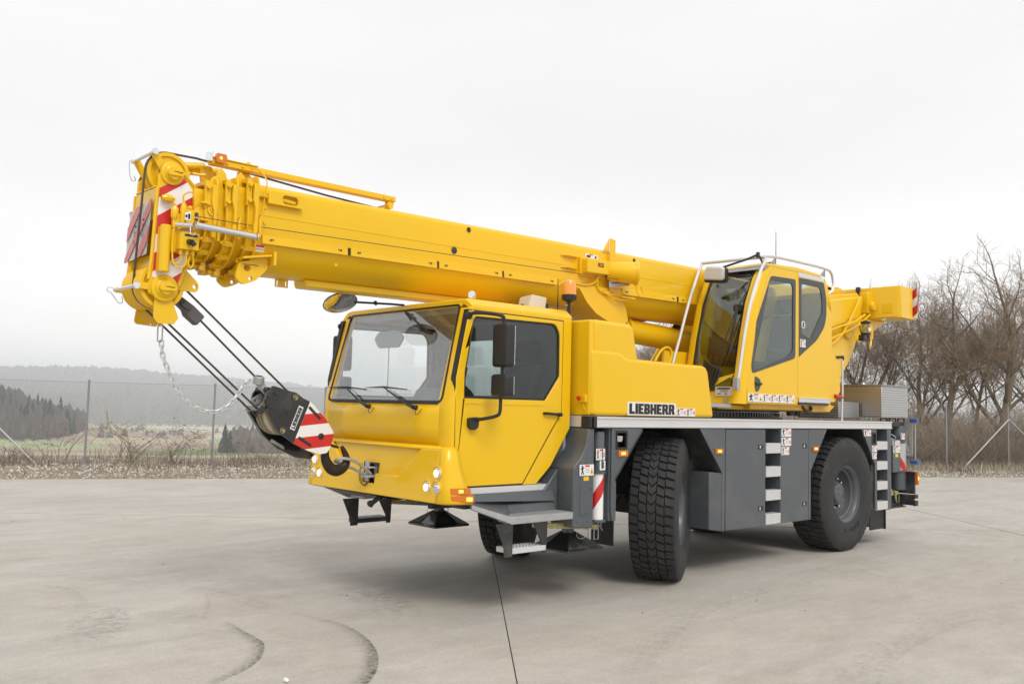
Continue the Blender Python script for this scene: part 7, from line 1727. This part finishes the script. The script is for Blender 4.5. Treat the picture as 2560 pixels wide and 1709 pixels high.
def leaf_fn(k):
    a = radians(R.uniform(196, 219)); d = R.uniform(32, 42); x, y = CAM.x + d * cos(a), CAM.y + d * sin(a)
    if nz(x, y, 1.8, 44) < .08 or (Vector((x, y)) - F0).dot(FN) < .3: return None
    z = R.uniform(.3, 3.2) * (1 if R.random() < .8 else 1.5); r = R.uniform(.015, .035); b2 = R.uniform(0, 6)
    return [(x + cos(b2) * r, y + sin(b2) * r, z), (x - sin(b2) * r * .6, y + cos(b2) * r * .6, z + r * .4), (x - cos(b2) * r, y - sin(b2) * r, z + r * .2), (x + sin(b2) * r * .6, y - cos(b2) * r * .6, z - r * .5)], [(0, 1, 2, 3)]
scatter('dead_leaves', 'dead_leaf', 6000, leaf_fn)

# brambles and saplings along the left-hand fence
def bramble(u, s, n, h, spread, seed, label, lean=0):
    rr = random.Random(seed); p = vp(u, s); n = int(n * .7); spread *= 1.25; root = tag(empty('leafless_shrub', (p.x, p.y, -.02)), label, 'shrub', 'leafless shrubs at the left-hand fence'); mb = MB(); lf = MB()
    for i in range(n):
        a = rr.uniform(0, 2 * pi); q = Vector((FD.x * cos(a) * spread + FD.x * lean, FD.y * cos(a) * spread + FD.y * lean, 0)) * rr.uniform(.4, 1.2) + Vector((FN.x, FN.y, 0)) * sin(a) * spread * .4
        hh = h * rr.uniform(.5, 1.0); b0 = Vector((rr.uniform(-.25, .25), rr.uniform(-.2, .2), 0))
        P = bez([b0, b0 + q * .25 + Vector((0, 0, hh * .55)), b0 + q * .65 + Vector((0, 0, hh * rr.uniform(.85, 1))), b0 + q + Vector((0, 0, hh * rr.uniform(.5, 1.05)))], 4)
        mb.tube(P, [max(.003, .0075 * (1 - j / len(P))) for j in range(len(P))], 4, cap=False)
        for k in range(rr.randint(3, 7)):
            j = rr.randint(3, len(P) - 1); d = Vector((rr.gauss(0, 1), rr.gauss(0, 1), rr.uniform(-.2, 1.2))).normalized() * rr.uniform(.12, .4)
            mb.tube([P[j], P[j] + d * .5 + Vector((0, 0, .02)), P[j] + d], [.004, .0035, .0025], 3, cap=False)
            if rr.random() < .35:
                c = P[j] + d; r = rr.uniform(.012, .026); lf.hexa([c + Vector((cos(t) * r, sin(t) * r * .7, z * r)) for z in (-.5, .5) for t in (0, 1.5, 3, 4.6)])
    mb.build('stems', 'weed', root, fix=False); 
    if lf.v: lf.build('dead_leaves', 'dead_leaf', root, fix=False, smooth=0)
bramble(-.7, .4, 16, 1.1, 1.0, 1, 'leafless shrub between slanting brace and the nearest fence post'); bramble(.9, .3, 30, 1.15, 1.5, 2, 'widest leafless shrub with a pale branch beside it', .5)
bramble(2.0, .4, 26, 1.0, 1.3, 3, 'arching leafless shrub under the sagging chain'); bramble(4.4, .5, 22, .8, 1.0, 4, 'low leafless shrub between a fence post and the hook block'); bramble(5.6, .3, 30, .75, .9, 6, 'leafless shrub directly below the black hook block')
bramble(-1.9, -.1, 14, .55, .8, 7, 'small leafless shrub at the foot of the slanting brace'); bramble(24.6, -.1, 20, .5, .9, 8, 'low leafless shrub at the fence foot behind the crane tail')
mb = MB(); p = vp(1.35, 1.2); mb.tube(bez([(p.x, p.y, 0), (p.x + .5, p.y + .1, .5), (p.x + 1.0, p.y - .1, .95), (p.x + 1.15, p.y, 1.4)], 5), .018, 6); o = mb.build('bare_branch', 'straw'); tag(o, 'pale bare branch leaning up behind the fence beside the leftmost post', 'branch')

# ------------------------------------------------------------------ distant woods
def conifer(x, y, z, h, w_, rr, n=7):
    V = []; F = []
    for j, (t, k) in enumerate(((0.05, 1), (.32, .78), (.58, .5), (.80, .27))):
        o = len(V)
        for i in range(n): a = 2 * pi * i / n + j; q = w_ * k * rr.uniform(.75, 1.2); V.append((x + cos(a) * q, y + sin(a) * q, z + h * t + rr.uniform(-.03, .03) * h))
        V.append((x + rr.uniform(-.1, .1) * w_, y, z + h * min(1, t + .36))); 
        for i in range(n): F.append((o + i, o + (i + 1) % n, o + n))
    return V, F
def blob(x, y, z, h, w_, rr, n=7):
    V = []; F = []; rows = ((.12, .35), (.38, .95), (.68, .9), (.9, .5))
    for t, k in rows:
        for i in range(n): a = 2 * pi * i / n; q = w_ * k * rr.uniform(.7, 1.25); V.append((x + cos(a) * q, y + sin(a) * q, z + h * t * rr.uniform(.92, 1.08)))
    for j in range(3):
        for i in range(n): F.append((j * n + i, j * n + (i + 1) % n, (j + 1) * n + (i + 1) % n, (j + 1) * n + i))
    V.append((x, y, z + h)); 
    for i in range(n): F.append((3 * n + i, 3 * n + (i + 1) % n, 4 * n))
    return V, F
def spike(x, y, z, h, w_, rr):
    return [(x - w_, y, z), (x + w_, y - w_ * .3, z), (x, y + w_, z), (x + rr.uniform(-.3, .3) * w_, y, z + h), (x - w_ * .8, y + w_ * .3, z + h * .6), (x + w_ * .9, y, z + h * .55)], [(0, 1, 5), (0, 5, 3), (1, 2, 3), (2, 0, 4), (0, 3, 4), (1, 5, 3), (2, 4, 3)]
def forest(name, n, azr, dr, cond, kind, hr, m, wk=.35):
    rr = random.Random(hash_(name)); V = []; F = []
    for k in range(n):
        az = rr.uniform(*azr); d = dr[0] + (dr[1] - dr[0]) * rr.random() ** .8; x, y = CAM.x + d * cos(radians(az)), CAM.y + d * sin(radians(az))
        if not cond(x, y, az, d): continue
        h = rr.uniform(*hr) * (1 + .7 * nz(x, y, 28, 50)); z = ground_z(x, y); v, f = kind(x, y, z - .5, h, h * wk * rr.uniform(.8, 1.2), rr); o = len(V); V += v; F += [tuple(i + o for i in q) for q in f]
    me = bpy.data.meshes.new(name); me.from_pydata(V, [], F); me.materials.append(M[m]); o = bpy.data.objects.new(name, me); col.objects.link(o); tag(o, kind='stuff'); return o
def hash_(s): return sum((i + 1) * ord(c) for i, c in enumerate(s))
woodc = lambda x, y, az, d: field_col(x, y) == PAL['wood']
forest('far_hill_wood', 11000, (231, 272), (1690, 3900), lambda x, y, az, d: True, spike, (11, 17), 'wood_far', .45)
forest('far_hill_conifers', 1400, (231, 272), (1690, 3600), lambda x, y, az, d: nz(x, y, 330, 12) > .12, spike, (12, 18), 'conifer_far', .35)
forest('spur_wood', 8200, (246.5, 274), (470, 1100), lambda x, y, az, d: woodc(x, y, az, d) and nz(x, y, 130, 6) > -.3, spike, (7, 12), 'wood_far', .24)
forest('spur_conifers', 2700, (246.5, 274), (480, 1100), lambda x, y, az, d: woodc(x, y, az, d) and nz(x, y, 130, 6) < .12, conifer, (10, 16), 'conifer_far', .18)
forest('copse', 2400, (239.6, 245.0), (335, 460), lambda x, y, az, d: ((az - 242.2) / 2.5) ** 2 + ((d - 392) / 58) ** 2 < 1 + .7 * nz(x, y, 25, 70), lambda x, y, z, h, w_, rr: blob(x, y, z, h * rr.uniform(.6, 1.25), w_ * .8, rr, 6) if rr.random() < .3 else spike(x, y, z, h * rr.uniform(.7, 1.2), w_, rr), (4, 8.5), 'copse', .20)
forest('hedgerow', 5000, (239, 256), (560, 1650), lambda x, y, az, d: abs(nz(x, y, 240, 21)) < .012 or nz(x, y, 90, 90) > .66, spike, (3, 6), 'copse', .32)
cfz = MB()
for i, (az, d, h) in enumerate(((244.75, 352, 11.5), (244.45, 346, 9.0), (243.6, 372, 10.5), (242.9, 365, 9.5))):
    x, y = CAM.x + d * cos(radians(az)), CAM.y + d * sin(radians(az)); z = ground_z(x, y); rr = random.Random(i)
    v, f = conifer(0, 0, 0, h, h * .20, rr, 10); me = bpy.data.meshes.new('conifer'); me.from_pydata(v, [], f); me.materials.append(M['conifer_far']); o = bpy.data.objects.new('conifer', me); col.objects.link(o); o.location = (x, y, z - .3)
    tag(o, ['tall dark conifer at the left end of the valley copse', 'shorter dark conifer beside the tall one at the copse end', 'dark conifer in the middle of the valley copse', 'dark conifer deep in the copse near the hook block'][i], 'conifer', 'conifers of the valley copse')

# ------------------------------------------------------------------ haze
m = bpy.data.materials.new('haze'); m.use_nodes = True; N, L = m.node_tree.nodes, m.node_tree.links
N.remove(N['Principled BSDF']); pv = N.new('ShaderNodeVolumePrincipled'); pv.inputs['Color'].default_value = (.90, .94, 1.0, 1); pv.inputs['Density'].default_value = HAZE; pv.inputs['Anisotropy'].default_value = 0
L.new(pv.outputs[0], N['Material Output'].inputs['Volume'])
mb = MB(); mb.box(CAM.x - 4150, CAM.x + 4150, CAM.y - 4150, CAM.y + 4150, -68, 118); me = mb.mesh('haze', [m], 0); o = bpy.data.objects.new('haze', me); col.objects.link(o); tag(o, kind='stuff')

# ------------------------------------------------------------------ keep the tree at thing > part > sub-part
def depth(o):
    n = 0
    while o.parent is not None: o = o.parent; n += 1
    return n
for o in list(bpy.data.objects):
    while depth(o) > 2 and o.parent.matrix_basis == Matrix():
        o.parent = o.parent.parent
